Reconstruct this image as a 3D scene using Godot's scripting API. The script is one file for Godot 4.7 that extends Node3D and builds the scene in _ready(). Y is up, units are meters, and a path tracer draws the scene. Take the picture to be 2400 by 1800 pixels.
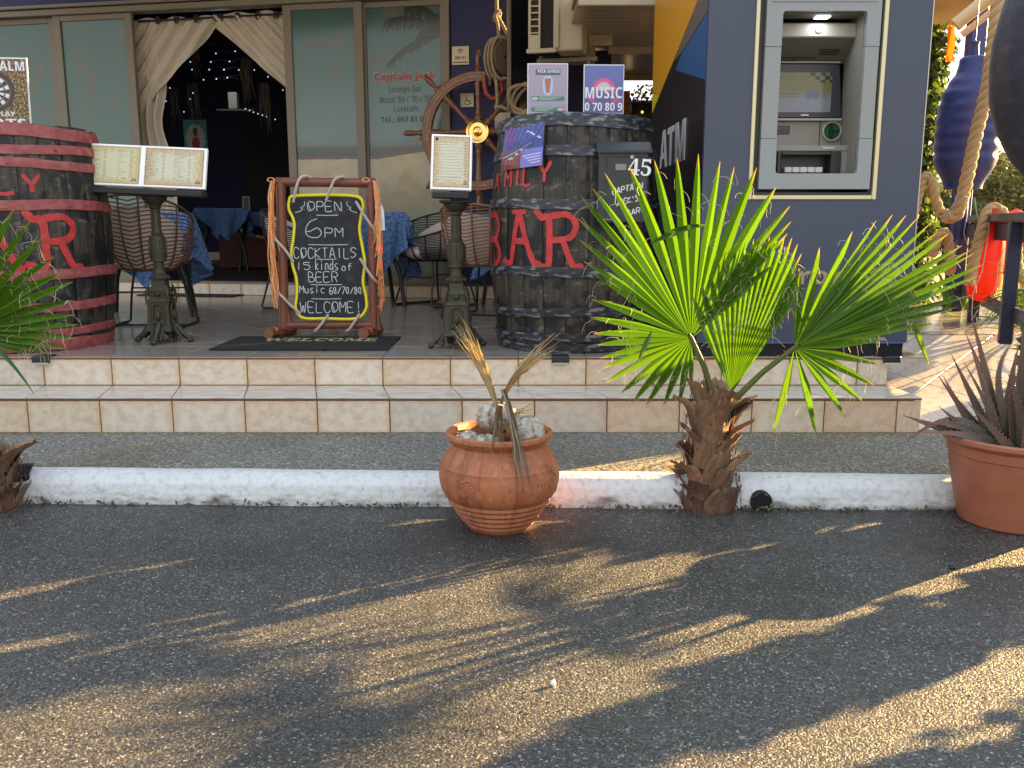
extends Node3D

# ---------------------------------------------------------------- mesh builder
class MB:
	var v := PackedVector3Array()
	var n := PackedVector3Array()
	var u := PackedVector2Array()
	var c := PackedColorArray()
	var ix := PackedInt32Array()
	var col := Color(1, 1, 1)

	func a(p: Vector3, nn: Vector3, uv := Vector2.ZERO) -> int:
		v.append(p)
		n.append(nn)
		u.append(uv)
		c.append(col)
		return v.size() - 1

	func t(i: int, j: int, k: int) -> void:
		var g := (v[j] - v[i]).cross(v[k] - v[i])
		ix.append(i)
		if g.dot(n[i] + n[j] + n[k]) > 0.0:
			ix.append(k)
			ix.append(j)
		else:
			ix.append(j)
			ix.append(k)

	func q(i: int, j: int, k: int, l: int) -> void:
		t(i, j, k)
		t(i, k, l)

	func face(p: Array, hint: Vector3, uvs := []) -> void:
		var g: Vector3 = (p[1] - p[0]).cross(p[2] - p[0]).normalized()
		if g.dot(hint) < 0.0:
			g = -g
		var f := v.size()
		for k in p.size():
			a(p[k], g, uvs[k] if uvs.size() > k else Vector2(p[k].x, p[k].y))
		for k in range(1, p.size() - 1):
			t(f, f + k, f + k + 1)

	func box(ctr: Vector3, s: Vector3, b := Basis(), ch := 0.0) -> void:
		var h := s * 0.5
		for ax in 3:
			var a1 := (ax + 1) % 3
			var a2 := (ax + 2) % 3
			for sg in [-1.0, 1.0]:
				var pts := []
				var uvs := []
				for k in 4:
					var p := Vector3()
					p[ax] = h[ax] * sg
					p[a1] = (h[a1] - ch) * (-1.0 if k == 0 or k == 3 else 1.0)
					p[a2] = (h[a2] - ch) * (-1.0 if k < 2 else 1.0)
					pts.append(ctr + b * p)
					uvs.append(Vector2(p[a1] + ctr[a1], p[a2] + ctr[a2]))
				var nn := Vector3()
				nn[ax] = sg
				face(pts, b * nn, uvs)
			if ch > 0.0:
				for s1 in [-1.0, 1.0]:
					for s2 in [-1.0, 1.0]:
						var e := []
						for k in 4:
							var p2 := Vector3()
							p2[ax] = (h[ax] - ch) * (-1.0 if k == 0 or k == 3 else 1.0)
							p2[a1] = (h[a1] if k < 2 else h[a1] - ch) * s1
							p2[a2] = (h[a2] - ch if k < 2 else h[a2]) * s2
							e.append(ctr + b * p2)
						var hn := Vector3()
						hn[a1] = s1
						hn[a2] = s2
						face(e, b * hn)
		if ch > 0.0:
			for sx in [-1.0, 1.0]:
				for sy in [-1.0, 1.0]:
					for sz in [-1.0, 1.0]:
						var sv := Vector3(sx, sy, sz)
						face([ctr + b * (Vector3(h.x, h.y - ch, h.z - ch) * sv), ctr + b * (Vector3(h.x - ch, h.y, h.z - ch) * sv), ctr + b * (Vector3(h.x - ch, h.y - ch, h.z) * sv)], b * sv)

	# round bar along points; r is a number or one number per point
	func tube(p: Array, r, sides := 8, caps := true, flat := 1.0) -> void:
		var m := p.size()
		var up := Vector3.UP
		var d0: Vector3 = (p[1] - p[0]).normalized()
		if absf(d0.y) > 0.9:
			up = Vector3.RIGHT
		var x := up.cross(d0).normalized()
		var first := v.size()
		var acc := 0.0
		for k in m:
			var d: Vector3 = (p[mini(k + 1, m - 1)] - p[maxi(k - 1, 0)]).normalized()
			x = (x - d * x.dot(d)).normalized()
			var y := d.cross(x)
			var rr: float = r[k] if r is Array else r
			if k > 0:
				acc += p[k].distance_to(p[k - 1])
			for s in sides:
				var an := TAU * s / sides
				var nn := x * cos(an) + y * sin(an)
				a(p[k] + (x * cos(an) + y * sin(an) * flat) * rr, nn, Vector2(float(s) / sides, acc))
		for k in m - 1:
			for s in sides:
				var i := first + k * sides + s
				var j := first + k * sides + (s + 1) % sides
				q(i, j, j + sides, i + sides)
		if caps:
			for e in 2:
				var k2 := 0 if e == 0 else m - 1
				var dd: Vector3 = (p[0] - p[1]).normalized() if e == 0 else (p[m - 1] - p[m - 2]).normalized()
				var ring := []
				for s in sides:
					ring.append(v[first + k2 * sides + s])
				face(ring, dd)

	# a turned shape: profile of (radius, height)
	func lathe(pr: Array, segs: int, xf := Transform3D(), a0 := 0.0, a1 := TAU, smooth_deg := 35.0) -> void:
		var m := pr.size()
		var nr := []
		for j in m - 1:
			var d: Vector2 = (pr[j + 1] - pr[j]).normalized()
			nr.append(Vector2(d.y, -d.x))
		var acc := 0.0
		for j in m - 1:
			var n0: Vector2 = nr[j]
			var n1: Vector2 = nr[j]
			if j > 0 and absf(nr[j].angle_to(nr[j - 1])) < deg_to_rad(smooth_deg):
				n0 = (nr[j] + nr[j - 1]).normalized()
			if j < m - 2 and absf(nr[j].angle_to(nr[j + 1])) < deg_to_rad(smooth_deg):
				n1 = (nr[j] + nr[j + 1]).normalized()
			var f := v.size()
			var len: float = pr[j].distance_to(pr[j + 1])
			for s in segs + 1:
				var an := a0 + (a1 - a0) * s / segs
				for e in 2:
					var P: Vector2 = pr[j + e]
					var N: Vector2 = n0 if e == 0 else n1
					a(xf * Vector3(P.x * sin(an), P.y, P.x * cos(an)), xf.basis * Vector3(N.x * sin(an), N.y, N.x * cos(an)), Vector2((an - a0) / TAU, acc + len * e))
			acc += len
			for s in segs:
				q(f + s * 2, f + s * 2 + 1, f + s * 2 + 3, f + s * 2 + 2)

	# a smooth sheet from a function of (u, v) in 0..1; cf colours it
	func grid(nu: int, nv: int, f: Callable, cf = null, flip := false) -> void:
		var base := v.size()
		var pts := []
		for j in nv + 1:
			for i in nu + 1:
				pts.append(f.call(float(i) / nu, float(j) / nv))
		for j in nv + 1:
			for i in nu + 1:
				var du: Vector3 = pts[j * (nu + 1) + mini(i + 1, nu)] - pts[j * (nu + 1) + maxi(i - 1, 0)]
				var dv: Vector3 = pts[mini(j + 1, nv) * (nu + 1) + i] - pts[maxi(j - 1, 0) * (nu + 1) + i]
				var nn := du.cross(dv).normalized()
				if flip:
					nn = -nn
				if cf != null:
					col = cf.call(float(i) / nu, float(j) / nv)
				a(pts[j * (nu + 1) + i], nn, Vector2(float(i) / nu, float(j) / nv))
		for j in nv:
			for i in nu:
				var k := base + j * (nu + 1) + i
				q(k, k + 1, k + nu + 2, k + nu + 1)

	# flat polygon with thickness; xf places it (z is the thickness)
	func ext(poly: Array, depth: float, xf := Transform3D(), bevel := 0.0) -> void:
		var pp := PackedVector2Array(poly)
		if Geometry2D.is_polygon_clockwise(pp):
			pp.reverse()
		var top := pp
		if bevel > 0.0:
			var ins := Geometry2D.offset_polygon(pp, -bevel, Geometry2D.JOIN_MITER)
			if ins.size() == 1 and ins[0].size() == pp.size():
				var best := 0
				for k in pp.size():
					if ins[0][k].distance_to(pp[0]) < ins[0][best].distance_to(pp[0]):
						best = k
				var r := PackedVector2Array()
				for k in pp.size():
					r.append(ins[0][(best + k) % pp.size()])
				if Geometry2D.is_polygon_clockwise(r):
					r.reverse()
				top = r
			else:
				bevel = 0.0
		for e in 2:
			var src := top if e == 1 else pp
			var f := v.size()
			var nn := xf.basis * Vector3(0, 0, 1.0 if e == 1 else -1.0)
			for p in src:
				a(xf * Vector3(p.x, p.y, depth if e == 1 else 0.0), nn.normalized(), p)
			var tr := Geometry2D.triangulate_polygon(src)
			for k in range(0, tr.size(), 3):
				t(f + tr[k], f + tr[k + 1], f + tr[k + 2])
		var m := pp.size()
		for k in m:
			var p0 := pp[k]
			var p1 := pp[(k + 1) % m]
			var o := Vector2(p1.y - p0.y, p0.x - p1.x)
			var hn := xf.basis * Vector3(o.x, o.y, 0)
			face([xf * Vector3(p0.x, p0.y, 0), xf * Vector3(p1.x, p1.y, 0), xf * Vector3(p1.x, p1.y, depth - bevel), xf * Vector3(p0.x, p0.y, depth - bevel)], hn)
			if bevel > 0.0:
				var q0 := top[k]
				var q1 := top[(k + 1) % m]
				face([xf * Vector3(p0.x, p0.y, depth - bevel), xf * Vector3(p1.x, p1.y, depth - bevel), xf * Vector3(q1.x, q1.y, depth), xf * Vector3(q0.x, q0.y, depth)], hn + xf.basis * Vector3(0, 0, 1) * o.length())

	# flat band along points with a normal of its own
	func band(p: Array, w, nrm, thick := 0.0) -> void:
		var m := p.size()
		var f := v.size()
		for k in m:
			var d: Vector3 = (p[mini(k + 1, m - 1)] - p[maxi(k - 1, 0)]).normalized()
			var N: Vector3 = nrm[k] if nrm is Array else nrm
			var s := d.cross(N).normalized()
			var ww: float = w[k] if w is Array else w
			a(p[k] + s * ww * 0.5, N, Vector2(0, float(k) / m))
			a(p[k] - s * ww * 0.5, N, Vector2(1, float(k) / m))
		for k in m - 1:
			q(f + k * 2, f + k * 2 + 1, f + k * 2 + 3, f + k * 2 + 2)

	func blob(ctr: Vector3, rad: Vector3, nz: FastNoiseLite, amp: float, nu := 20, nv := 12, flatten := -9.0) -> void:
		var f := func(x, y):
			var th: float = TAU * x
			var ph: float = PI * (y * 0.998 + 0.001)
			var d := Vector3(sin(ph) * cos(th), cos(ph), sin(ph) * sin(th))
			var k: float = 1.0 + amp * nz.get_noise_3d(d.x * 60.0 + ctr.x * 900.0, d.y * 60.0, d.z * 60.0 + ctr.z * 900.0)
			var p: Vector3 = ctr + d * rad * k
			if p.y < ctr.y + flatten:
				p.y = ctr.y + flatten
			return p
		grid(nu, nv, f)

	# laid rope: strands wound round a path
	func rope(p: Array, R: float, strands := 3, pitch := 0.09, per := 0.012, sides := 6) -> void:
		var cv := Curve3D.new()
		for k in p.size():
			var d: Vector3 = (p[mini(k + 1, p.size() - 1)] - p[maxi(k - 1, 0)]) / 6.0
			cv.add_point(p[k], -d, d)
		cv.bake_interval = per
		var L := cv.get_baked_length()
		var m := maxi(3, int(L / per))
		var frames := []
		var x := Vector3.ZERO
		for k in m + 1:
			var s := L * k / m
			var o := cv.sample_baked(s)
			var d2 := (cv.sample_baked(minf(s + per, L)) - cv.sample_baked(maxf(s - per, 0))).normalized()
			if k == 0:
				x = (Vector3.UP if absf(d2.y) < 0.9 else Vector3.RIGHT).cross(d2).normalized()
			x = (x - d2 * x.dot(d2)).normalized()
			frames.append([o, x, d2.cross(x), s])
		for st in strands:
			var pts := []
			for fr in frames:
				var an: float = TAU * (float(st) / strands + fr[3] / pitch)
				pts.append(fr[0] + (fr[1] * cos(an) + fr[2] * sin(an)) * R * 0.5)
			tube(pts, R * 0.56, sides)

	func mesh() -> ArrayMesh:
		var arr := []
		arr.resize(Mesh.ARRAY_MAX)
		arr[Mesh.ARRAY_VERTEX] = v
		arr[Mesh.ARRAY_NORMAL] = n
		arr[Mesh.ARRAY_TEX_UV] = u
		arr[Mesh.ARRAY_COLOR] = c
		arr[Mesh.ARRAY_INDEX] = ix
		var am := ArrayMesh.new()
		am.add_surface_from_arrays(Mesh.PRIMITIVE_TRIANGLES, arr)
		return am

# ---------------------------------------------------------------- helpers
var rng := RandomNumberGenerator.new()
var nz := FastNoiseLite.new()
var taken := {}
const FLOOR_Y := 0.428
const WALK_Y := 0.103

func rf(a: float, b: float) -> float:
	return rng.randf_range(a, b)

func lin(r: float, g: float, b: float) -> Color:
	return Color(r, g, b).linear_to_srgb()

func mk(r: float, g: float, b: float, rough := 0.7, metal := 0.0, vc := false) -> StandardMaterial3D:
	var m := StandardMaterial3D.new()
	m.albedo_color = lin(r, g, b)
	m.roughness = rough
	m.metallic = metal
	m.vertex_color_use_as_albedo = vc
	return m

# noise texture with a colour ramp given in linear values: [[offset, r, g, b], ...]
func ntex(size: int, freq: float, ramp: Array, kind := 0, octaves := 4, sd := 1) -> NoiseTexture2D:
	var f := FastNoiseLite.new()
	f.seed = sd
	f.frequency = freq
	f.fractal_octaves = octaves
	if kind == 1 or kind == 2:
		f.noise_type = FastNoiseLite.TYPE_CELLULAR
		f.fractal_type = FastNoiseLite.FRACTAL_NONE
		f.cellular_return_type = FastNoiseLite.RETURN_CELL_VALUE if kind == 1 else FastNoiseLite.RETURN_DISTANCE
	var tx := NoiseTexture2D.new()
	tx.width = size
	tx.height = size
	tx.seamless = true
	tx.seamless_blend_skirt = 0.1
	tx.noise = f
	if ramp.size():
		var g := Gradient.new()
		var offs := PackedFloat32Array()
		var cols := PackedColorArray()
		for r in ramp:
			offs.append(r[0])
			cols.append(lin(r[1], r[2], r[3]))
		g.offsets = offs
		g.colors = cols
		tx.color_ramp = g
	return tx

func triplanar(m: StandardMaterial3D, per_metre: float, world := false) -> StandardMaterial3D:
	m.uv1_triplanar = true
	m.uv1_world_triplanar = world
	m.uv1_scale = Vector3.ONE * per_metre
	return m

func relief(m: StandardMaterial3D, tx: Texture2D, cm: float) -> StandardMaterial3D:
	m.heightmap_enabled = true
	m.heightmap_texture = tx
	m.heightmap_scale = cm
	return m

func numbered(called: String) -> String:
	var k: int = taken.get(called, 0)
	taken[called] = k + 1
	return called if k == 0 else "%s_%03d" % [called, k]

func tag(o: Node, label: String, category := "", group := "", kind := "") -> Node:
	if label:
		o.set_meta("label", label)
	if category:
		o.set_meta("category", category)
	if group:
		o.set_meta("group", group)
	if kind:
		o.set_meta("kind", kind)
	return o

func thing(called: String, label: String, category: String, at := Vector3.ZERO, turn := 0.0, group := "") -> Node3D:
	var o := Node3D.new()
	o.name = numbered(called)
	add_child(o)
	o.position = at
	o.rotation.y = turn
	tag(o, label, category, group)
	return o

func part(called: String, shape, m: Material, parent: Node = null, xf := Transform3D()) -> MeshInstance3D:
	lively(m)
	var o := MeshInstance3D.new()
	o.mesh = shape.mesh() if shape is MB else shape
	o.material_override = null
	for k in o.mesh.get_surface_count():
		o.set_surface_override_material(k, m)
	o.transform = xf
	if parent == null:
		o.name = numbered(called)
		add_child(o)
	else:
		o.name = called
		parent.add_child(o, true)
	return o

func hold(called: String, parent: Node, xf := Transform3D()) -> Node3D:
	var o := Node3D.new()
	o.name = called
	parent.add_child(o, true)
	o.transform = xf
	return o

func struct(called: String, shape, m: Material) -> MeshInstance3D:
	var o := part(called, shape, m)
	o.set_meta("kind", "structure")
	return o

# thin things let light through where a colour for it is set
func lively(m: Material) -> void:
	if m is StandardMaterial3D and m.backlight != Color.BLACK:
		m.backlight_enabled = true

func xfm(at: Vector3, rx := 0.0, ry := 0.0, rz := 0.0) -> Transform3D:
	return Transform3D(Basis.from_euler(Vector3(deg_to_rad(rx), deg_to_rad(ry), deg_to_rad(rz))), at)

# printed or cut letters: text fitted into w x h, standing in the xy plane of xf, centred
func letters(parent: Node, s: String, w: float, h: float, m: Material, xf: Transform3D, font := "Droid Sans", weight := 400, depth := 0.002) -> MeshInstance3D:
	var tm := TextMesh.new()
	var sf := SystemFont.new()
	sf.font_names = PackedStringArray([font])
	sf.font_weight = weight
	tm.font = sf
	tm.text = s
	tm.font_size = 64
	tm.pixel_size = 0.01
	tm.curve_step = 1.0
	var arr := tm.get_mesh_arrays()
	var pv: PackedVector3Array = arr[Mesh.ARRAY_VERTEX]
	var lo := Vector3.INF
	var hi := -Vector3.INF
	for p in pv:
		lo = lo.min(p)
		hi = hi.max(p)
	var sc := Vector3(w / (hi.x - lo.x), h / (hi.y - lo.y), depth / (hi.z - lo.z))
	var mid := (lo + hi) * 0.5
	for k in pv.size():
		pv[k] = (pv[k] - mid) * sc
	arr[Mesh.ARRAY_VERTEX] = pv
	var am := ArrayMesh.new()
	am.add_surface_from_arrays(Mesh.PRIMITIVE_TRIANGLES, arr)
	return part("lettering", am, m, parent, xf)

# hand lettering: strokes on a 4 x 6 grid
var glyphs := {
	"O": "20 05 04 16 26 36 45 42 31 10 02 04", "P": "00 06|06 36 45 44 33 03", "E": "40 00 06 46|03 33", "N": "00 06 40 46", "6": "36 15 03 01 10 30 41 42 33 12 02",
	"M": "00 06 23 46 40", "C": "45 36 16 04 02 10 30 41", "K": "00 06|46 03 40", "T": "20 26|06 46", "A": "00 26 40|12 32", "I": "20 26", "L": "06 00 40",
	"S": "45 36 16 05 14 33 42 31 10 01", "1": "20 26", "5": "46 06 04 34 42 30 10 01", "k": "00 06|34 02 30", "i": "10 14|15 16", "n": "00 04|03 14 24 33 30", "d": "30 36|33 14 03 01 10 21 32",
	"s": "34 14 03 12 31 20 00", "o": "10 01 03 14 24 33 31 20 10", "f": "36 26 15 10|04 34", "B": "00 06 26 35 34 23 03|23 42 41 30 00", "R": "00 06 36 45 44 33 03|23 40", "u": "04 01 10 20 31|34 30",
	"c": "34 14 03 01 10 30", "7": "06 46 10", "0": "20 11 03 05 16 26 35 33 31 20", "/": "00 46", "8": "33 14 05 16 26 35 34 13 02 01 10 20 31 32 33", "W": "06 10 24 30 46", "!": "26 22|21 20",
	"Y": "06 23 46|23 20", "J": "36 31 20 10 01", "'": "26 24", "F": "00 06 46|03 33"}

func strokes(mb: MB, s: String, x0: float, y0: float, w: float, h: float, thick: float, put: Callable, shaky := 0.0) -> void:
	var cw := w / (s.length() - 0.25)
	for k in s.length():
		if not glyphs.has(s[k]):
			continue
		for line in glyphs[s[k]].split("|"):
			var raw := []
			for xy in line.split(" "):
				raw.append(Vector2(x0 + cw * (k + 0.72 * int(xy[0]) / 4.0) + rf(-shaky, shaky), y0 + h * int(xy[1]) / 6.0 + rf(-shaky, shaky)))
			path2d(mb, raw, thick, put)

# one painted line: points in the plane, rounded a little; put gives [place, normal]
func path2d(mb: MB, raw: Array, thick: float, put: Callable) -> void:
	var cv := Curve2D.new()
	for k in raw.size():
		var d: Vector2 = (raw[mini(k + 1, raw.size() - 1)] - raw[maxi(k - 1, 0)]) / 6.5
		cv.add_point(raw[k], -d, d)
	cv.bake_interval = maxf(thick * 0.7, 0.004)
	var pts := []
	var ns := []
	var ws := []
	var b := cv.get_baked_points()
	for k in b.size():
		var r: Array = put.call(b[k])
		pts.append(r[0])
		ns.append(r[1])
		ws.append(thick * (0.6 if k == 0 or k == b.size() - 1 else rf(0.85, 1.1)))
	if pts.size() > 1:
		mb.band(pts, ws, ns)

func flat_put(z: float) -> Callable:
	return func(p): return [Vector3(p.x, p.y, z), Vector3(0, 0, 1)]

func img_tex(w: int, h: int, f: Callable) -> ImageTexture:
	var im := Image.create(w, h, false, Image.FORMAT_RGB8)
	for y in h:
		for x in w:
			im.set_pixel(x, y, f.call((x + 0.5) / w, (y + 0.5) / h))
	return ImageTexture.create_from_image(im)

func disc(im: Image, cx: float, cy: float, rx: float, ry: float, c: Color) -> void:
	for y in range(maxi(0, int(cy - ry)), mini(im.get_height(), int(cy + ry) + 1)):
		for x in range(maxi(0, int(cx - rx)), mini(im.get_width(), int(cx + rx) + 1)):
			if pow((x - cx) / rx, 2) + pow((y - cy) / ry, 2) <= 1.0:
				im.set_pixel(x, y, c)

func stroke(im: Image, p: Vector2, q: Vector2, r: float, c: Color) -> void:
	var m := int(p.distance_to(q)) + 1
	for k in m + 1:
		var o := p.lerp(q, float(k) / m)
		disc(im, o.x, o.y, r, r, c)

func quad_uv(w: float, h: float, z := 0.0, u0 := 0.0, v0 := 0.0, u1 := 1.0, v1 := 1.0) -> MB:
	var mb := MB.new()
	mb.face([Vector3(-w / 2, -h / 2, z), Vector3(w / 2, -h / 2, z), Vector3(w / 2, h / 2, z), Vector3(-w / 2, h / 2, z)], Vector3(0, 0, 1), [Vector2(u0, v1), Vector2(u1, v1), Vector2(u1, v0), Vector2(u0, v0)])
	return mb

func printed(tx: Texture2D, rough := 0.5) -> StandardMaterial3D:
	var m := StandardMaterial3D.new()
	m.albedo_texture = tx
	m.roughness = rough
	return m

func scatter(called: String, mesh: Mesh, m: Material, list: Array, parent: Node = null, cols := []) -> MultiMeshInstance3D:
	lively(m)
	var mm := MultiMesh.new()
	mm.transform_format = MultiMesh.TRANSFORM_3D
	mm.use_colors = cols.size() > 0
	mm.mesh = mesh
	mm.instance_count = list.size()
	for k in list.size():
		mm.set_instance_transform(k, list[k])
		if cols.size():
			mm.set_instance_color(k, cols[k])
	var o := MultiMeshInstance3D.new()
	o.multimesh = mm
	o.material_override = m
	o.set_meta("kind", "stuff")
	if parent == null:
		o.name = numbered(called)
		add_child(o)
	else:
		o.name = called
		parent.add_child(o, true)
	return o

# ---------------------------------------------------------------- materials
var M := {}

func make_materials() -> void:
	var asphalt := mk(1, 1, 1, 0.46, 0.0, true)
	asphalt.albedo_texture = ntex(1024, 0.11, [[0.0, 0.03, 0.03, 0.03], [0.5, 0.066, 0.063, 0.059], [0.85, 0.1, 0.095, 0.087], [0.95, 0.17, 0.16, 0.145], [1.0, 0.38, 0.36, 0.32]], 1, 1, 5)
	asphalt.metallic_specular = 0.45
	relief(triplanar(asphalt, 1.9, true), ntex(1024, 0.11, [], 1, 1, 5), 0.42)
	M.asphalt = asphalt
	var walk := mk(1, 1, 1, 0.85, 0.0, true)
	walk.albedo_texture = ntex(1024, 0.1, [[0.0, 0.09, 0.083, 0.07], [0.5, 0.155, 0.145, 0.125], [0.85, 0.24, 0.225, 0.195], [1.0, 0.4, 0.38, 0.34]], 1, 1, 8)
	relief(triplanar(walk, 1.2, true), ntex(512, 0.05, [], 0, 5, 9), 0.5)
	M.walk = walk
	var kerb := mk(1, 1, 1, 0.7, 0.0, true)
	kerb.albedo_texture = ntex(1024, 0.02, [[0.0, 0.24, 0.21, 0.17], [0.22, 0.47, 0.45, 0.41], [0.38, 0.55, 0.55, 0.545], [1.0, 0.62, 0.62, 0.62]], 0, 6, 12)
	relief(triplanar(kerb, 1.4, true), ntex(512, 0.03, [], 0, 5, 13), 0.45)
	M.kerb = kerb
	M.soil = triplanar(mk(0.05, 0.035, 0.022, 0.95), 3.0)
	M.dirt = mk(1, 1, 1, 0.95)
	M.dirt.albedo_texture = ntex(512, 0.02, [[0.0, 0.14, 0.1, 0.06], [0.6, 0.28, 0.22, 0.14], [1.0, 0.2, 0.2, 0.07]], 0, 5, 3)
	triplanar(M.dirt, 0.3, true)
	M.grout = mk(0.15, 0.075, 0.045, 0.9)
	M.grout_grey = mk(0.07, 0.05, 0.038, 0.9)
	M.tiles = []
	for k in 6:
		var tint := Color(1, 1, 1).lerp(Color(1.06, 0.96, 0.86), (k * 7 % 6) / 5.0) * (0.92 + 0.03 * (k * 5 % 6))
		var f := FastNoiseLite.new()
		f.seed = 40 + k
		f.frequency = 0.02
		f.fractal_octaves = 6
		f.fractal_gain = 0.62
		f.fractal_lacunarity = 2.2
		f.domain_warp_enabled = true
		f.domain_warp_amplitude = 40.0
		var pix := func(x, y):
			var e: float = f.get_noise_2d(x * 256.0, y * 128.0) * 0.5 + 0.5
			var fine: float = f.get_noise_2d(x * 900.0 + 300.0, y * 450.0)
			var c := Color(0.46, 0.365, 0.285).lerp(Color(0.58, 0.52, 0.445), smoothstep(0.24, 0.68, e))
			c = c.lerp(Color(0.52, 0.47, 0.38), clampf(0.5 + 1.2 * fine, 0, 1) * 0.4)
			var edge: float = minf(minf(x, 1.0 - x) * 2.0, y * 0.9 if y < 0.5 else (1.0 - y) * 1.6)
			var st: float = f.get_noise_2d(x * 60.0 + 90.0, y * 500.0) * 0.5 + 0.55
			c = c.lerp(Color(0.44, 0.25, 0.09), clampf((0.13 - edge) / 0.13, 0, 1) * 0.62 * st)
			c = c.lerp(Color(0.5, 0.33, 0.15), clampf((0.34 - edge) / 0.34, 0, 1) * 0.28 * st)
			return (c * tint * 1.12).linear_to_srgb()
		var m := printed(img_tex(256, 128, pix), 0.42)
		m.metallic_specular = 0.5
		M.tiles.append(m)
	M.treads = []
	for k in 3:
		var m2 := mk(1, 1, 1, 0.2)
		m2.albedo_texture = ntex(256, 0.012, [[0.25, 0.42, 0.37, 0.31], [0.6, 0.55, 0.5, 0.44], [0.8, 0.46, 0.43, 0.39]], 0, 5, 60 + k)
		m2.uv1_scale = Vector3(1.3, 3.6, 1)
		M.treads.append(m2)
	M.floors = []
	for k in 4:
		var m3 := mk(1, 1, 1, 0.17)
		m3.albedo_texture = ntex(256, 0.014, [[0.2, 0.24, 0.2, 0.16], [0.6, 0.29, 0.245, 0.2], [0.9, 0.27, 0.235, 0.195]], 0, 4, 70 + k)
		m3.uv1_scale = Vector3(0.4, 1.9, 1)
		M.floors.append(m3)
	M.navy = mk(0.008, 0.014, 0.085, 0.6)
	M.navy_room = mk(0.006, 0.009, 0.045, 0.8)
	M.frame_metal = mk(0.2, 0.175, 0.13, 0.5)
	M.black_metal = mk(0.012, 0.012, 0.013, 0.4, 0.2)
	M.black_wood = mk(0.012, 0.011, 0.012, 0.55)
	M.rope = mk(0.36, 0.27, 0.17, 0.95)
	M.rope_white = mk(0.5, 0.44, 0.36, 0.95)
	relief(triplanar(M.rope, 30.0), ntex(256, 0.1, [], 0, 3, 21), 0.05)
	var wood := ntex(512, 0.02, [[0.0, 0.09, 0.03, 0.018], [0.5, 0.17, 0.05, 0.03], [1.0, 0.23, 0.075, 0.042]], 0, 5, 31)
	M.red_wood = mk(1, 1, 1, 0.42)
	M.red_wood.albedo_texture = wood
	M.red_wood.uv1_scale = Vector3(6, 1.2, 1)
	M.varnish = mk(1, 1, 1, 0.28)
	M.varnish.albedo_texture = ntex(512, 0.02, [[0.0, 0.09, 0.03, 0.012], [0.5, 0.2, 0.075, 0.028], [1.0, 0.29, 0.12, 0.045]], 0, 5, 33)
	M.varnish.uv1_scale = Vector3(8, 1.5, 1)
	M.brass = mk(0.72, 0.5, 0.16, 0.16, 1.0)
	M.brass_dull = mk(0.62, 0.55, 0.34, 0.4, 0.4)
	M.iron = mk(0.062, 0.056, 0.036, 0.45, 0.5)
	relief(triplanar(M.iron, 9.0), ntex(256, 0.06, [], 0, 4, 35), 0.25)
	M.white_plastic = mk(0.75, 0.75, 0.72, 0.4)
	M.chalk = mk(0.55, 0.56, 0.56, 0.95)
	M.cream = mk(0.5, 0.43, 0.31, 0.55)
	M.cloth_white = mk(0.56, 0.5, 0.41, 0.9)
	M.cushion = mk(0.62, 0.52, 0.45, 0.95)
	M.denim = mk(1, 1, 1, 0.9)
	M.denim.albedo_texture = ntex(512, 0.03, [[0.0, 0.04, 0.085, 0.2], [0.52, 0.06, 0.13, 0.29], [0.6, 0.16, 0.26, 0.44], [0.7, 0.07, 0.14, 0.3]], 0, 3, 37)
	M.denim.uv1_scale = Vector3(2, 2, 1)
	M.wicker = mk(0.1, 0.045, 0.025, 0.5)
	M.wicker_dark = mk(0.012, 0.011, 0.011, 0.5)
	M.wicker_tan = mk(0.24, 0.1, 0.045, 0.5)
	M.fibre = mk(0.6, 0.53, 0.36, 0.9)
	M.straw = mk(1, 1, 1, 0.85, 0.0, true)
	M.straw.backlight = Color(0.7, 0.7, 0.6)
	M.leaf = mk(1, 1, 1, 0.45, 0.0, true)
	M.leaf.backlight = Color(0.87, 0.87, 0.42)
	M.leaf_dim = mk(1, 1, 1, 0.5, 0.0, true)
	M.leaf_dim.backlight = Color(0.85, 0.85, 0.4)
	var clay := func(x, y):
		var a = x * TAU
		var n: float = nz.get_noise_3d(cos(a) * 22.0, y * 50.0, sin(a) * 22.0)
		var fine: float = nz.get_noise_3d(cos(a) * 200.0, y * 400.0, sin(a) * 200.0)
		var c := Color(0.4, 0.135, 0.055).lerp(Color(0.3, 0.092, 0.036), clampf(0.5 + 1.2 * n, 0, 1)).lerp(Color(0.44, 0.17, 0.085), clampf(fine * 0.8, 0, 1))
		var drip: float = nz.get_noise_3d(cos(a) * 110.0, y * 5.0, sin(a) * 110.0 + 40.0)
		c = c.lerp(Color(0.16, 0.05, 0.022), smoothstep(0.16, 0.42, drip) * smoothstep(0.95, 0.6, y) * 0.5)
		var spot: float = nz.get_noise_3d(cos(a) * 300.0 + 90.0, y * 300.0, sin(a) * 300.0)
		c = c.lerp(Color(0.07, 0.03, 0.018), smoothstep(0.4, 0.55, spot) * 0.8)
		var bloom: float = nz.get_noise_3d(cos(a) * 120.0, y * 260.0 + 70.0, sin(a) * 120.0)
		c = c.lerp(Color(0.5, 0.33, 0.24), smoothstep(0.2, 0.6, bloom) * 0.3)
		return c.linear_to_srgb()
	M.terracotta = printed(img_tex(512, 256, clay), 0.58)
	M.terracotta.uv1_scale = Vector3(1, 1.35, 1)
	M.plastic_pot = mk(1, 1, 1, 0.45)
	M.plastic_pot.albedo_texture = ntex(512, 0.01, [[0.0, 0.27, 0.085, 0.045], [0.5, 0.33, 0.11, 0.06], [0.92, 0.36, 0.125, 0.07], [1.0, 0.5, 0.32, 0.24]], 0, 5, 43)
	triplanar(M.plastic_pot, 1.4)
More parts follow.
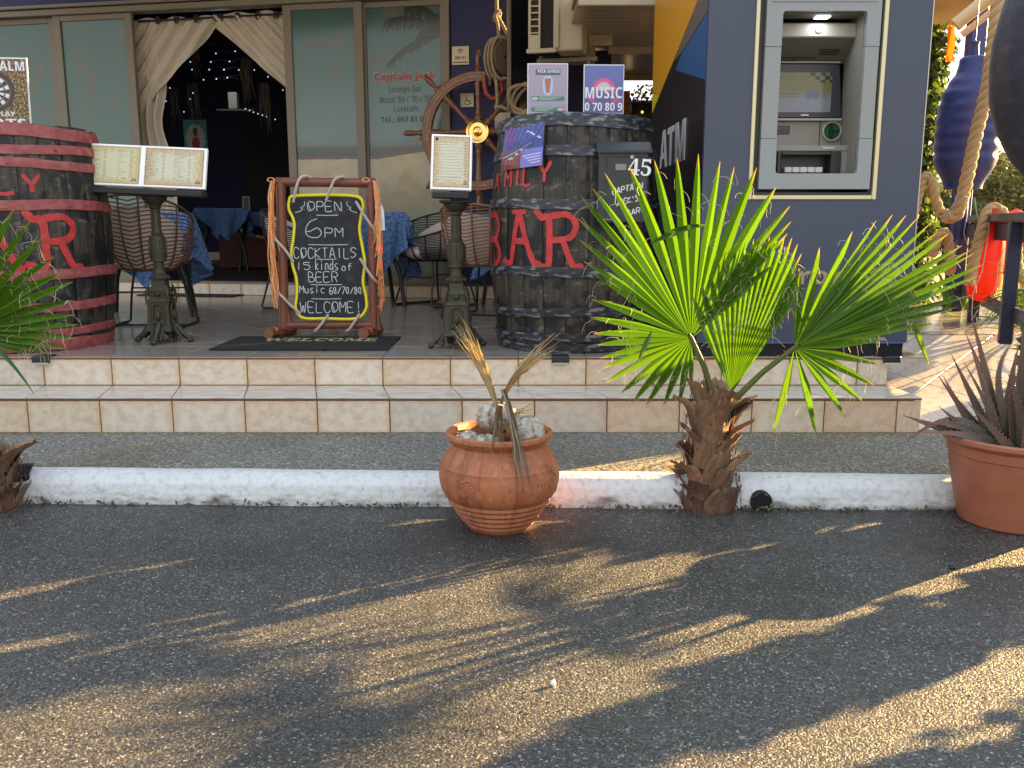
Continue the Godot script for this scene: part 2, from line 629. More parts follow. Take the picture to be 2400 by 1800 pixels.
	M.rock = mk(1, 1, 1, 0.9)
	M.rock.albedo_texture = ntex(512, 0.02, [[0.0, 0.07, 0.05, 0.035], [0.3, 0.22, 0.19, 0.15], [0.6, 0.48, 0.44, 0.37], [1.0, 0.58, 0.55, 0.48]], 0, 6, 45)
	relief(triplanar(M.rock, 3.0), ntex(256, 0.04, [], 0, 5, 46), 1.0)
	M.bark = mk(1, 1, 1, 0.85, 0.0, true)
	M.bark.albedo_texture = ntex(512, 0.02, [[0.0, 0.45, 0.4, 0.36], [0.5, 0.8, 0.75, 0.7], [1.0, 1.1, 1.05, 1.0]], 0, 5, 47)
	M.bark.uv1_scale = Vector3(3, 1, 1)
	relief(M.bark, ntex(256, 0.05, [], 0, 4, 48), 0.3)

# ---------------------------------------------------------------- place
func _ready() -> void:
	rng.seed = 7
	nz.seed = 3
	nz.frequency = 0.05
	var cam := Camera3D.new()
	cam.name = "camera"
	add_child(cam)
	cam.position = Vector3(0, 1.10, 0)
	cam.rotation_degrees = Vector3(-10.2, 0, 0)
	cam.fov = 47.0
	cam.near = 0.05
	cam.far = 900.0
	cam.current = true
	var we := WorldEnvironment.new()
	we.name = "environment"
	var env := Environment.new()
	var sky := Sky.new()
	var sm := ProceduralSkyMaterial.new()
	sm.sky_top_color = Color(0.68, 0.735, 0.8)
	sm.sky_horizon_color = Color(0.93, 0.88, 0.80)
	sm.sky_curve = 0.16
	sm.ground_bottom_color = Color(0.25, 0.23, 0.2)
	sm.ground_horizon_color = Color(0.5, 0.46, 0.4)
	sm.sun_angle_max = 38.0
	sm.sun_curve = 0.12
	sm.sky_energy_multiplier = 0.62
	sky.sky_material = sm
	env.background_mode = Environment.BG_SKY
	env.sky = sky
	env.tonemap_mode = Environment.TONE_MAPPER_LINEAR
	env.tonemap_exposure = 8.3
	env.sdfgi_enabled = true
	env.ssao_enabled = true
	env.ssil_enabled = true
	we.environment = env
	add_child(we)
	var sun := DirectionalLight3D.new()
	sun.name = "sun"
	sun.light_energy = 1.6
	sun.light_color = lin(1.0, 0.64, 0.25)
	sun.light_angular_distance = 0.5
	sun.shadow_enabled = true
	add_child(sun)
	var az := deg_to_rad(29.0)
	var el := deg_to_rad(15.0)
	sun.look_at_from_position(Vector3(cos(el) * cos(az), sin(el), -cos(el) * sin(az)) * 50.0, Vector3.ZERO)

	make_materials()
	ground()
	steps()
	terrace()
	ramp()
	bar_building()
	side_terrace()
	kiosk()
	cash_machine()
	front_things()
	plants()
	right_side()
	small_things()

func ground() -> void:
	var mb := MB.new()
	mb.face([Vector3(-400, -0.03, 400), Vector3(400, -0.03, 400), Vector3(400, -0.03, -400), Vector3(-400, -0.03, -400)], Vector3.UP)
	struct("ground", mb, M.dirt)
	# the road, finely divided near the kerb so that its worn patches can be told apart
	mb = MB.new()
	var edge := func(x: float) -> float: return -3.36 + 0.028 * x * clampf(1.0 - absf(x) / 12.0, 0, 1)
	var road_at := func(x, y):
		var X: float = -60.0 + 120.0 * x if absf(x - 0.5) > 0.49 else (x - 0.5) / 0.98 * 11.0
		X = signf(x - 0.5) * pow(absf(x - 0.5) * 2.0, 2.6) * 60.0
		var z0: float = edge.call(X) - 0.09
		return Vector3(X, 0.004 * nz.get_noise_2d(X * 9.0, y * 300.0), lerpf(z0, 14.0, pow(y, 2.2)))
	var road_col := func(x, y):
			var X: float = signf(x - 0.5) * pow(absf(x - 0.5) * 2.0, 2.6) * 60.0
			var Z: float = lerpf(-3.4, 14.0, pow(y, 2.2))
			var k: float = 1.0 + 0.45 * nz.get_noise_2d(X * 14.0, Z * 14.0) + 0.35 * nz.get_noise_2d(X * 50.0 + 90.0, Z * 50.0)
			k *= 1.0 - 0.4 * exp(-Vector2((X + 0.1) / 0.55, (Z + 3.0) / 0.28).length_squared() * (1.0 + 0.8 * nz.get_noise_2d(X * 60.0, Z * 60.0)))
			return Color(k, k * (1.0 - 0.04 * nz.get_noise_2d(X * 22.0, Z * 22.0 + 50.0)), k * 0.98)
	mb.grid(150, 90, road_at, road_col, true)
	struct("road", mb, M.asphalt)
	mb = MB.new()
	var walk_at := func(x, y):
		var X: float = lerpf(-8.0, 8.0, x)
		return Vector3(X, WALK_Y + 0.003 * nz.get_noise_2d(X * 20.0, y * 40.0), lerpf(-4.3, edge.call(X) - 0.06, y))
	var walk_col := func(x, y):
			var X: float = lerpf(-8.0, 8.0, x)
			var k: float = 0.98 + 0.5 * nz.get_noise_2d(X * 16.0, y * 11.0)
			var w: float = clampf(0.5 + 1.6 * nz.get_noise_2d(X * 9.0 + 200.0, y * 9.0), 0, 1)
			return Color(k * lerpf(0.85, 1.02, w), k * lerpf(0.88, 0.98, w), k * lerpf(0.92, 0.86, w))
	mb.grid(120, 14, walk_at, walk_col, true)
	struct("pavement", mb, M.walk)
	# whitewashed kerb, hand rendered and lumpy
	mb = MB.new()
	var prof := [Vector2(-0.145, 0.098), Vector2(-0.125, 0.114), Vector2(-0.075, 0.118), Vector2(-0.035, 0.108), Vector2(-0.008, 0.082), Vector2(0.004, 0.05), Vector2(0.008, 0.022), Vector2(0.002, -0.02)]
	var kerb_at := func(x, y):
		var X: float = lerpf(-5.0, 5.0, x)
		var t: float = y * (prof.size() - 1)
		var i := mini(int(t), prof.size() - 2)
		var p: Vector2 = prof[i].lerp(prof[i + 1], smoothstep(0.0, 1.0, t - i) * 0.4 + (t - i) * 0.6)
		var k: float = nz.get_noise_3d(X * 60.0, y * 50.0, 0)
		var chip: float = clampf(nz.get_noise_3d(X * 130.0, y * 30.0, 70.0) - 0.16, 0, 1) * smoothstep(0.6, 0.95, y)
		return Vector3(X, p.y * (1.0 + 0.06 * nz.get_noise_2d(X * 12.0, 30.0)) + 0.003 * k, edge.call(X) + p.x + 0.005 * k - chip * 0.05)
	var kerb_col := func(x, y):
			var X: float = lerpf(-5.0, 5.0, x)
			var d: float = clampf(nz.get_noise_3d(X * 110.0, y * 50.0, 20.0) * 2.6 + (y - 0.9) * 5.0, 0, 1) * smoothstep(0.5, 0.85, y)
			d += clampf(nz.get_noise_3d(X * 300.0, y * 160.0, 40.0) - 0.3, 0, 0.3) * smoothstep(0.4, 0.8, y) * 1.6
			d = clampf(d + smoothstep(0.1, 0.0, y) * 0.35, 0, 1)
			var w := 1.0 + 0.06 * nz.get_noise_2d(X * 18.0, y * 14.0)
			return Color(w, w, w).lerp(Color(0.13, 0.1, 0.07), d)
	mb.grid(440, 28, kerb_at, kerb_col, true)
	struct("kerb", mb, M.kerb)

func tile_box(w: float, h: float, th: float) -> MB:
	var mb := MB.new()
	mb.ext([Vector2(-w / 2, -h / 2), Vector2(w / 2, -h / 2), Vector2(w / 2, h / 2), Vector2(-w / 2, h / 2)], th, Transform3D(), 0.003)
	var flipped := rng.randf() < 0.5
	for k in mb.u.size():
		mb.u[k] = Vector2((mb.u[k].x / w if flipped else -mb.u[k].x / w) + 0.5, 0.5 - mb.u[k].y / h)
	return mb

func steps() -> void:
	var root := Node3D.new()
	root.name = "steps"
	add_child(root)
	root.set_meta("kind", "structure")
	var core := MB.new()
	core.box(Vector3(-1.55, 0.1365, -4.366), Vector3(7.0, 0.277, 0.32))
	core.box(Vector3(-1.6, 0.2115, -4.77), Vector3(7.1, 0.423, 0.49))
	part("step_core", core, M.grout, root)
	# lower risers, upper risers and treads; the joints do not line up exactly
	var low := []
	var x := 1.87
	while x > -5.0:
		low.append(x)
		x -= 0.352
	var up := []
	x = 1.79
	while x > -5.2:
		up.append(x)
		x -= 0.3515
	for k in low.size():
		var xr: float = 1.987 if k == 0 else low[k - 1]
		var w: float = xr - low[k] - 0.005
		part("riser_tile", tile_box(w, 0.158, 0.008), M.tiles[rng.randi() % 6], root, Transform3D(Basis(), Vector3(low[k] + w / 2 + 0.0025, 0.182, -4.206)))
	for k in up.size():
		var xr2: float = 1.95 if k == 0 else up[k - 1]
		var w2: float = xr2 - up[k] - 0.005
		part("riser_tile", tile_box(w2, 0.135, 0.008), M.tiles[rng.randi() % 6], root, Transform3D(Basis(), Vector3(up[k] + w2 / 2 + 0.0025, 0.3485, -4.527)))
	for k in mini(low.size(), up.size()):
		var a0: float = 1.987 if k == 0 else low[k - 1]
		var b0: float = 1.965 if k == 0 else up[k - 1]
		var mb := MB.new()
		mb.ext([Vector2(low[k] + 0.002, 4.2), Vector2(a0 - 0.002, 4.2), Vector2(b0 - 0.002, 4.52), Vector2(up[k] + 0.002, 4.52)], 0.009, Transform3D(Basis(Vector3(1, 0, 0), Vector3(0, 0, -1), Vector3(0, 1, 0)), Vector3(0, 0.2705, 0)), 0.003)
		part("tread_tile", mb, M.treads[rng.randi() % 3], root)
	# the nosing of each step: a thin brown mortar line
	var nose := MB.new()
	nose.box(Vector3(-1.55, 0.2685, -4.199), Vector3(7.07, 0.008, 0.006))
	nose.box(Vector3(-1.6, 0.4215, -4.52), Vector3(7.1, 0.006, 0.006))
	part("mortar", nose, M.grout, root)
	# end walls of the steps
	var e := tile_box(0.32, 0.17, 0.006)
	part("side_tile", e, M.tiles[1], root, Transform3D(Basis(Vector3.UP, PI / 2), Vector3(1.951, 0.185, -4.366)))

# floor tiles laid diagonally inside a region (x, -z), each its own mesh
func lay_tiles(root: Node, region: Array, size: float, y: float, mats: Array, off := Vector2.ZERO, plane = null) -> void:
	var rp := PackedVector2Array(region)
	var lo := Vector2.INF
	var hi := -Vector2.INF
	for p in rp:
		lo = lo.min(p)
		hi = hi.max(p)
	var dg := size * sqrt(2.0)
	var base: Transform3D = Transform3D(Basis(Vector3(1, 0, 0), Vector3(0, 0, -1), Vector3(0, 1, 0)), Vector3(0, y - 0.008, 0)) if plane == null else plane
	for j in range(-1, int((hi.y - lo.y) / dg * 2.0) + 2):
		for i in range(-1, int((hi.x - lo.x) / dg) + 2):
			var ctr := lo + off + Vector2(dg * (i + 0.5 * (absi(j) % 2)), dg * 0.5 * j)
			var r := dg * 0.5 - 0.003
			var sq := PackedVector2Array([ctr + Vector2(r, 0), ctr + Vector2(0, r), ctr + Vector2(-r, 0), ctr + Vector2(0, -r)])
			for poly in Geometry2D.intersect_polygons(sq, rp):
				if poly.size() < 3:
					continue
				var mb := MB.new()
				mb.ext(Array(poly), 0.008, base, 0.0025)
				for k in mb.u.size():
					mb.u[k] = (mb.u[k] - ctr).rotated(PI / 4) / size + Vector2(0.5, 0.5)
				part("floor_tile", mb, mats[rng.randi() % mats.size()], root)

func terrace() -> void:
	var root := Node3D.new()
	root.name = "terrace_floor"
	add_child(root)
	root.set_meta("kind", "structure")
	var mb := MB.new()
	mb.box(Vector3(-1.6, 0.21, -9.0), Vector3(7.1, 0.424, 8.9))
	mb.box(Vector3(3.0, 0.21, -9.4), Vector3(2.1, 0.424, 7.9))
	part("slab", mb, M.grout_grey, root)
	# a row of border tiles along the top step
	var x := 1.79
	while x > -4.9:
		var b := MB.new()
		b.ext([Vector2(x + 0.002, 4.522), Vector2(x + 0.3495, 4.522), Vector2(x + 0.3495, 4.925), Vector2(x + 0.002, 4.925)], 0.008, Transform3D(Basis(Vector3(1, 0, 0), Vector3(0, 0, -1), Vector3(0, 1, 0)), Vector3(0, FLOOR_Y - 0.008, 0)), 0.003)
		part("border_tile", b, M.floors[rng.randi() % 4], root)
		x -= 0.3515
	lay_tiles(root, [Vector2(-4.6, 4.93), Vector2(0.95, 4.93), Vector2(0.95, 8.7), Vector2(-4.6, 9.4)], 0.45, FLOOR_Y, M.floors, Vector2(0.1, 0.2))
	lay_tiles(root, [Vector2(2.06, 5.46), Vector2(4.0, 5.46), Vector2(4.0, 10.5), Vector2(2.06, 10.5)], 0.45, FLOOR_Y, M.floors, Vector2(0.2, 0.1))

func ramp() -> void:
	var root := Node3D.new()
	root.name = "ramp"
	add_child(root)
	root.set_meta("kind", "structure")
	var a := Vector3(0, WALK_Y, -4.24)
	var b := Vector3(0, FLOOR_Y, -5.45)
	var d := (b - a).normalized()
	var up := Vector3(1, 0, 0).cross(d)
	var mb := MB.new()
	mb.face([Vector3(1.99, WALK_Y - 0.006, -4.24), Vector3(4.4, WALK_Y - 0.006, -4.24), Vector3(4.4, FLOOR_Y - 0.006, -5.45), Vector3(1.99, FLOOR_Y - 0.006, -5.45)], Vector3.UP)
	part("bed", mb, M.grout_grey, root)
	lay_tiles(root, [Vector2(1.992, 0.0), Vector2(4.4, 0.0), Vector2(4.4, a.distance_to(b)), Vector2(1.992, a.distance_to(b))], 0.33, 0.0, M.treads, Vector2(0.05, 0.07), Transform3D(Basis(Vector3(1, 0, 0), d, up), a - up * 0.005))
	mb = MB.new()
	mb.box(Vector3(3.0, FLOOR_Y + 0.001, -5.456), Vector3(2.0, 0.006, 0.02))
	part("threshold_strip", mb, mk(0.16, 0.13, 0.1, 0.4, 0.5), root)
	# low concrete lip in front of the ramp
	mb = MB.new()
	mb.box(Vector3(3.2, WALK_Y - 0.012, -4.22), Vector3(2.44, 0.04, 0.045), Basis(), 0.01)
	part("lip", mb, M.walk, root)

# ---------------------------------------------------------------- the bar
# the front of the bar stands at an angle; its own axes: x along it, y up from the terrace, z out
var front := Transform3D(Basis(Vector3.UP, deg_to_rad(-10.8)), Vector3(-0.551, FLOOR_Y, -8.30))

func bar4(mb: MB, x0: float, y0: float, x1: float, y1: float, w: float, z: float, th: float, bw := -1.0, tw := -1.0) -> void:
	var b := w if bw < 0.0 else bw
	var t := w if tw < 0.0 else tw
	mb.box(Vector3(x0 + w / 2, (y0 + y1) / 2, z), Vector3(w, y1 - y0, th), Basis(), 0.004)
	mb.box(Vector3(x1 - w / 2, (y0 + y1) / 2, z), Vector3(w, y1 - y0, th), Basis(), 0.004)
	mb.box(Vector3((x0 + x1) / 2, y0 + b / 2, z), Vector3(x1 - x0 - 2 * w, b, th - 0.004), Basis(), 0.003)
	mb.box(Vector3((x0 + x1) / 2, y1 - t / 2, z), Vector3(x1 - x0 - 2 * w, t, th - 0.004), Basis(), 0.003)

func cloudy(x: float, y: float, sd: float) -> Color:
	var k: float = nz.get_noise_3d(x * 70.0, y * 110.0, sd) * 0.6 + nz.get_noise_3d(x * 190.0, y * 240.0, sd + 30.0) * 0.3
	var c := Color(0.055, 0.125, 0.12).lerp(Color(0.085, 0.175, 0.17), clampf(y, 0, 1))
	c = c.lerp(Color(0.12, 0.12, 0.085), smoothstep(0.08, 0.4, k))
	return c

func bar_building() -> void:
	var b := thing("bar_building", "navy bar front with grey sliding glass doors printed with a beach, behind the terrace", "building")
	b.transform = front
	var mb := MB.new()
	mb.box(Vector3(0.29, 1.55, -0.16), Vector3(0.575, 3.3, 0.3))
	part("wall", mb, M.navy, b)
	mb = MB.new()
	mb.box(Vector3(-3.2, 3.1, -0.12), Vector3(6.4, 0.72, 0.3))
	part("lintel", mb, M.navy, b)
	mb = MB.new()
	for k in 20:
		var t := tile_box(0.33, 0.112, 0.008)
		part("base_tile", t, M.tiles[rng.randi() % 6], b, Transform3D(Basis(), Vector3(0.4 - k * 0.335, 0.057, 0.06)))
	mb.box(Vector3(-2.8, 0.055, -0.05), Vector3(6.9, 0.108, 0.21))
	part("plinth", mb, M.grout_grey, b)
	mb = MB.new()
	mb.box(Vector3(-3.1, 2.675, 0.03), Vector3(6.2, 0.055, 0.14), Basis(), 0.005)
	mb.box(Vector3(-3.1, 2.725, 0.035), Vector3(6.2, 0.03, 0.17), Basis(), 0.005)
	mb.box(Vector3(-3.1, 0.118, 0.0), Vector3(6.2, 0.02, 0.15), Basis(), 0.004)
	part("track", mb, M.frame_metal, b)
	# printed panes
	var sky_pix := func(x, y): return cloudy(x, y, 5.0).linear_to_srgb()
	var sky_tx := img_tex(220, 320, sky_pix)
	var beach_tx := beach_print()
	var doors := [[-4.75, -3.935, 0.0, sky_tx, 0.0, 1.0], [-3.925, -3.085, 0.045, sky_tx, 1.0, 0.1], [-1.56, -0.80, 0.045, beach_tx, 0.0, 0.5], [-0.862, -0.008, 0.0, beach_tx, 0.46, 1.0]]
	for d in doors:
		var n := hold("sliding_door", b)
		mb = MB.new()
		bar4(mb, d[0], 0.128, d[1], 2.645, 0.08, d[2], 0.045, 0.095, 0.05)
		part("frame", mb, M.frame_metal, n)
		var w: float = d[1] - d[0] - 0.15
		var pm := printed(d[3], 0.12)
		pm.metallic_specular = 0.5
		var pane := quad_uv(w, 2.38, 0.0, d[4], 0.0, d[5], 1.0)
		part("pane", pane, pm, n, Transform3D(Basis(), Vector3((d[0] + d[1]) / 2, 1.41, d[2] + 0.004)))
		if d[0] > -1.0:
			var red := mk(0.42, 0.05, 0.045, 0.5)
			var teal := mk(0.055, 0.085, 0.08, 0.5)
			var pale := mk(0.55, 0.5, 0.46, 0.5)
			var z: float = d[2] + 0.006
			letters(n, "Captain Jack", 0.595, 0.115, pale, xfm(Vector3(-0.428, 1.992, z)), "Droid Sans", 700, 0.001)
			letters(n, "Captain Jack", 0.585, 0.1, red, xfm(Vector3(-0.428, 1.992, z + 0.002)), "Droid Sans", 700, 0.001)
			letters(n, "Lounge Bar", 0.305, 0.068, teal, xfm(Vector3(-0.425, 1.883, z)), "Droid Sans", 400, 0.001)
			letters(n, "Music '60 / '70 / '80s", 0.52, 0.058, teal, xfm(Vector3(-0.41, 1.8, z)), "Droid Sans", 400, 0.001)
			letters(n, "Cocktails", 0.235, 0.055, teal, xfm(Vector3(-0.425, 1.718, z)), "Droid Sans", 400, 0.001)
			letters(n, "Tel.: 697 81 697", 0.48, 0.055, teal, xfm(Vector3(-0.425, 1.625, z)), "Droid Sans", 700, 0.001)
		if d[0] > -1.7 and d[0] < -1.0:
			mb = MB.new()
			mb.box(Vector3(-1.14, 0.87, d[2] + 0.008), Vector3(0.12, 0.17, 0.002))
			part("paper_notice", mb, M.white_plastic, n)
	# the dim room inside
	mb = MB.new()
	mb.box(Vector3(-3.0, 0.07, -2.4), Vector3(7.0, 0.1, 4.5))
	part("room_floor", mb, mk(0.035, 0.028, 0.022, 0.3), b)
	mb = MB.new()
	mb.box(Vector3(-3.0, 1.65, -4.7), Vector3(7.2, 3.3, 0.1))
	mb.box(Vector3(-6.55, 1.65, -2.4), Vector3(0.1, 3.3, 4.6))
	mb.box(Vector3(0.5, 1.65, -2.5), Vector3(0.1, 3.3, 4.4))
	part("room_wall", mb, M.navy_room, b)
	mb = MB.new()
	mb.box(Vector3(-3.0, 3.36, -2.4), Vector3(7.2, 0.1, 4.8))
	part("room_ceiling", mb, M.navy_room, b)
	mb = MB.new()
	mb.box(Vector3(-3.0, 0.2, -4.63), Vector3(6.9, 0.12, 0.02))
	part("skirting", mb, M.tiles[0], b)
	# roof over the terrace
	var r := thing("terrace_roof", "pale flat roof over the terrace in front of the bar", "roof")
	mb = MB.new()
	mb.box(Vector3(-2.3, 3.62, -7.1), Vector3(6.2, 0.12, 3.2))
	part("deck", mb, M.cream, r)

	curtain()
	interior()

func beach_print() -> ImageTexture:
	var W := 512
	var H := 760
	var im := Image.create(W, H, false, Image.FORMAT_RGB8)
	for y in H:
		var h := 2.6 - 2.38 * (y + 0.5) / H
		for x in W:
			var s := -1.53 + 1.5 * (x + 0.5) / W
			var c := cloudy(s * 0.5, 1.0 - (h - 1.3) / 1.3, 9.0)
			c = c.lerp(Color(0.13, 0.21, 0.22), smoothstep(2.1, 1.5, h) * 0.75)
			var wob: float = nz.get_noise_2d(s * 120.0, h * 300.0)
			if h < 1.40 + 0.004 * wob:
				c = Color(0.05, 0.085, 0.09).lerp(Color(0.032, 0.05, 0.06), smoothstep(1.4, 1.27, h))
			var hill := 1.43 + 0.05 * exp(-pow((s + 0.12) / 0.2, 2.0))
			if h < hill and h > 1.38:
				c = c.lerp(Color(0.12, 0.15, 0.14), 0.6)
			var sand := 1.275 + 0.07 * clampf((s + 0.75) / 0.6, 0, 1) + 0.006 * wob
			if h < sand:
				c = Color(0.42, 0.37, 0.26).lerp(Color(0.35, 0.31, 0.22), clampf(0.5 + 1.2 * nz.get_noise_2d(s * 90.0, h * 160.0), 0, 1))
				c = c.lerp(Color(0.22, 0.26, 0.23), smoothstep(0.98, 0.6, h + 0.06 * nz.get_noise_2d(s * 25.0, h * 80.0)))
			elif h < sand + 0.03:
				c = Color(0.11, 0.06, 0.055)
			im.set_pixel(x, y, c.linear_to_srgb())
	# palm fronds that reach into the picture at the top
	var g := Color(0.022, 0.026, 0.012).linear_to_srgb()
	var px := func(s: float, h: float) -> Vector2: return Vector2((s + 1.53) / 1.5 * W, (2.6 - h) / 2.38 * H)
	for fr in [[Vector2(-0.1, 2.34), Vector2(-0.35, 2.33), Vector2(-0.6, 2.12), 0.1], [Vector2(-0.1, 2.42), Vector2(-0.36, 2.56), Vector2(-0.63, 2.48), 0.12], [Vector2(-0.08, 2.5), Vector2(-0.2, 2.62), Vector2(-0.4, 2.6), 0.12], [Vector2(-0.05, 2.4), Vector2(-0.2, 2.46), Vector2(-0.3, 2.32), 0.1]]:
		for k in 44:
			var t := k / 43.0
			var o: Vector2 = fr[0].lerp(fr[1], t).lerp(fr[1].lerp(fr[2], t), t)
			stroke(im, px.call(o.x, o.y), px.call(o.x, o.y), 3.0, g)
			var l: float = fr[3] * (0.35 + 1.3 * t * (1.2 - t)) * rf(0.7, 1.2)
			stroke(im, px.call(o.x, o.y), px.call(o.x - l * 0.35 * rf(0.4, 1.3), o.y - l), 2.0, g.lerp(Color(0.3, 0.3, 0.18), rf(0, 0.3)))
	disc(im, px.call(-0.08, 2.42).x, px.call(-0.08, 2.42).y, 26, 34, g)
	return ImageTexture.create_from_image(im)

func curtain() -> void:
	var c := thing("curtain", "pair of beige curtains parted in an inverted V in the open bar doorway", "curtain")
	c.transform = front
	var mb := MB.new()
	var fold := func(s: float, h: float) -> float: return 0.02 * sin(s * 34.0 + h * 14.0) + 0.012 * sin(s * 71.0 - h * 24.0) + 0.008 * nz.get_noise_2d(s * 200.0, h * 60.0)
	# each half hangs from the rod and is drawn aside; t runs from the rod down, u from the frame to the middle
	var left := func(u, t):
		var lowy: float = lerpf(1.68, 2.53, u)
		var h: float = lerpf(2.615 - 0.012 * sin(u * 19.0), lowy - 0.02, t)
		var s: float = lerpf(-3.26, -2.31, u)
		var w: float = smoothstep(0.0, 0.12, t)
		return Vector3(s, h, -0.085 + w * (0.022 * sin((s * 0.75 - h * 0.62) * 46.0) + 0.012 * sin((s * 0.75 - h * 0.6) * 93.0 + 1.0)) + 0.008 * sin(u * 25.0))
	mb.grid(70, 40, left)
	part("left_panel", mb, M.cloth_white, c)
	mb = MB.new()
	var right := func(u, t):
		var lowy: float = lerpf(2.53, 1.87, u)
		var h: float = lerpf(2.63 - 0.01 * sin(u * 17.0), lowy - 0.02, t)
		var s: float = lerpf(-2.31, -1.5, u)
		var w: float = smoothstep(0.0, 0.12, t)
		return Vector3(s, h, -0.075 + w * (0.022 * sin((s * 0.7 + h * 0.68) * 44.0) + 0.012 * sin((s * 0.7 + h * 0.68) * 88.0)) + 0.008 * sin(u * 22.0))
	mb.grid(64, 40, right)
	part("right_panel", mb, M.cloth_white, c)
	mb = MB.new()
	var tail := func(u, t):
		var h: float = lerpf(2.35, 0.5, t)
		var s: float = -3.2 + u * (0.36 - 0.1 * exp(-pow((t - 0.38) / 0.14, 2.0)) - 0.05 * (1.0 - t))
		return Vector3(s, h, -0.12 + 0.035 * sin(u * 17.0 + t * 2.0))
	mb.grid(30, 20, tail)
	part("tied_tail", mb, M.cloth_white, c)
	mb = MB.new()
	mb.tube([Vector3(-3.1, 2.592, -0.06), Vector3(-1.55, 2.6, -0.06)], 0.009, 8)
	part("rod", mb, M.black_metal, c)
	for s in [-2.885, -2.69, -2.485, -2.275, -2.235, -2.06, -1.86, -1.675]:
		mb = MB.new()
		var ring := []
		for k in 15:
			ring.append(Vector3(s + 0.024 * cos(TAU * k / 14), 2.592 + 0.032 * sin(TAU * k / 14), -0.052))
		mb.tube(ring, 0.007, 5)
		part("eyelet", mb, M.black_metal, c)
		mb = MB.new()
		mb.ext([Vector2(s - 0.02, 2.575), Vector2(s + 0.02, 2.575), Vector2(s + 0.02, 2.612), Vector2(s - 0.02, 2.612)], 0.002, Transform3D(Basis(), Vector3(0, 0, -0.058)))
		part("eyelet_hole", mb, M.black_metal, c)

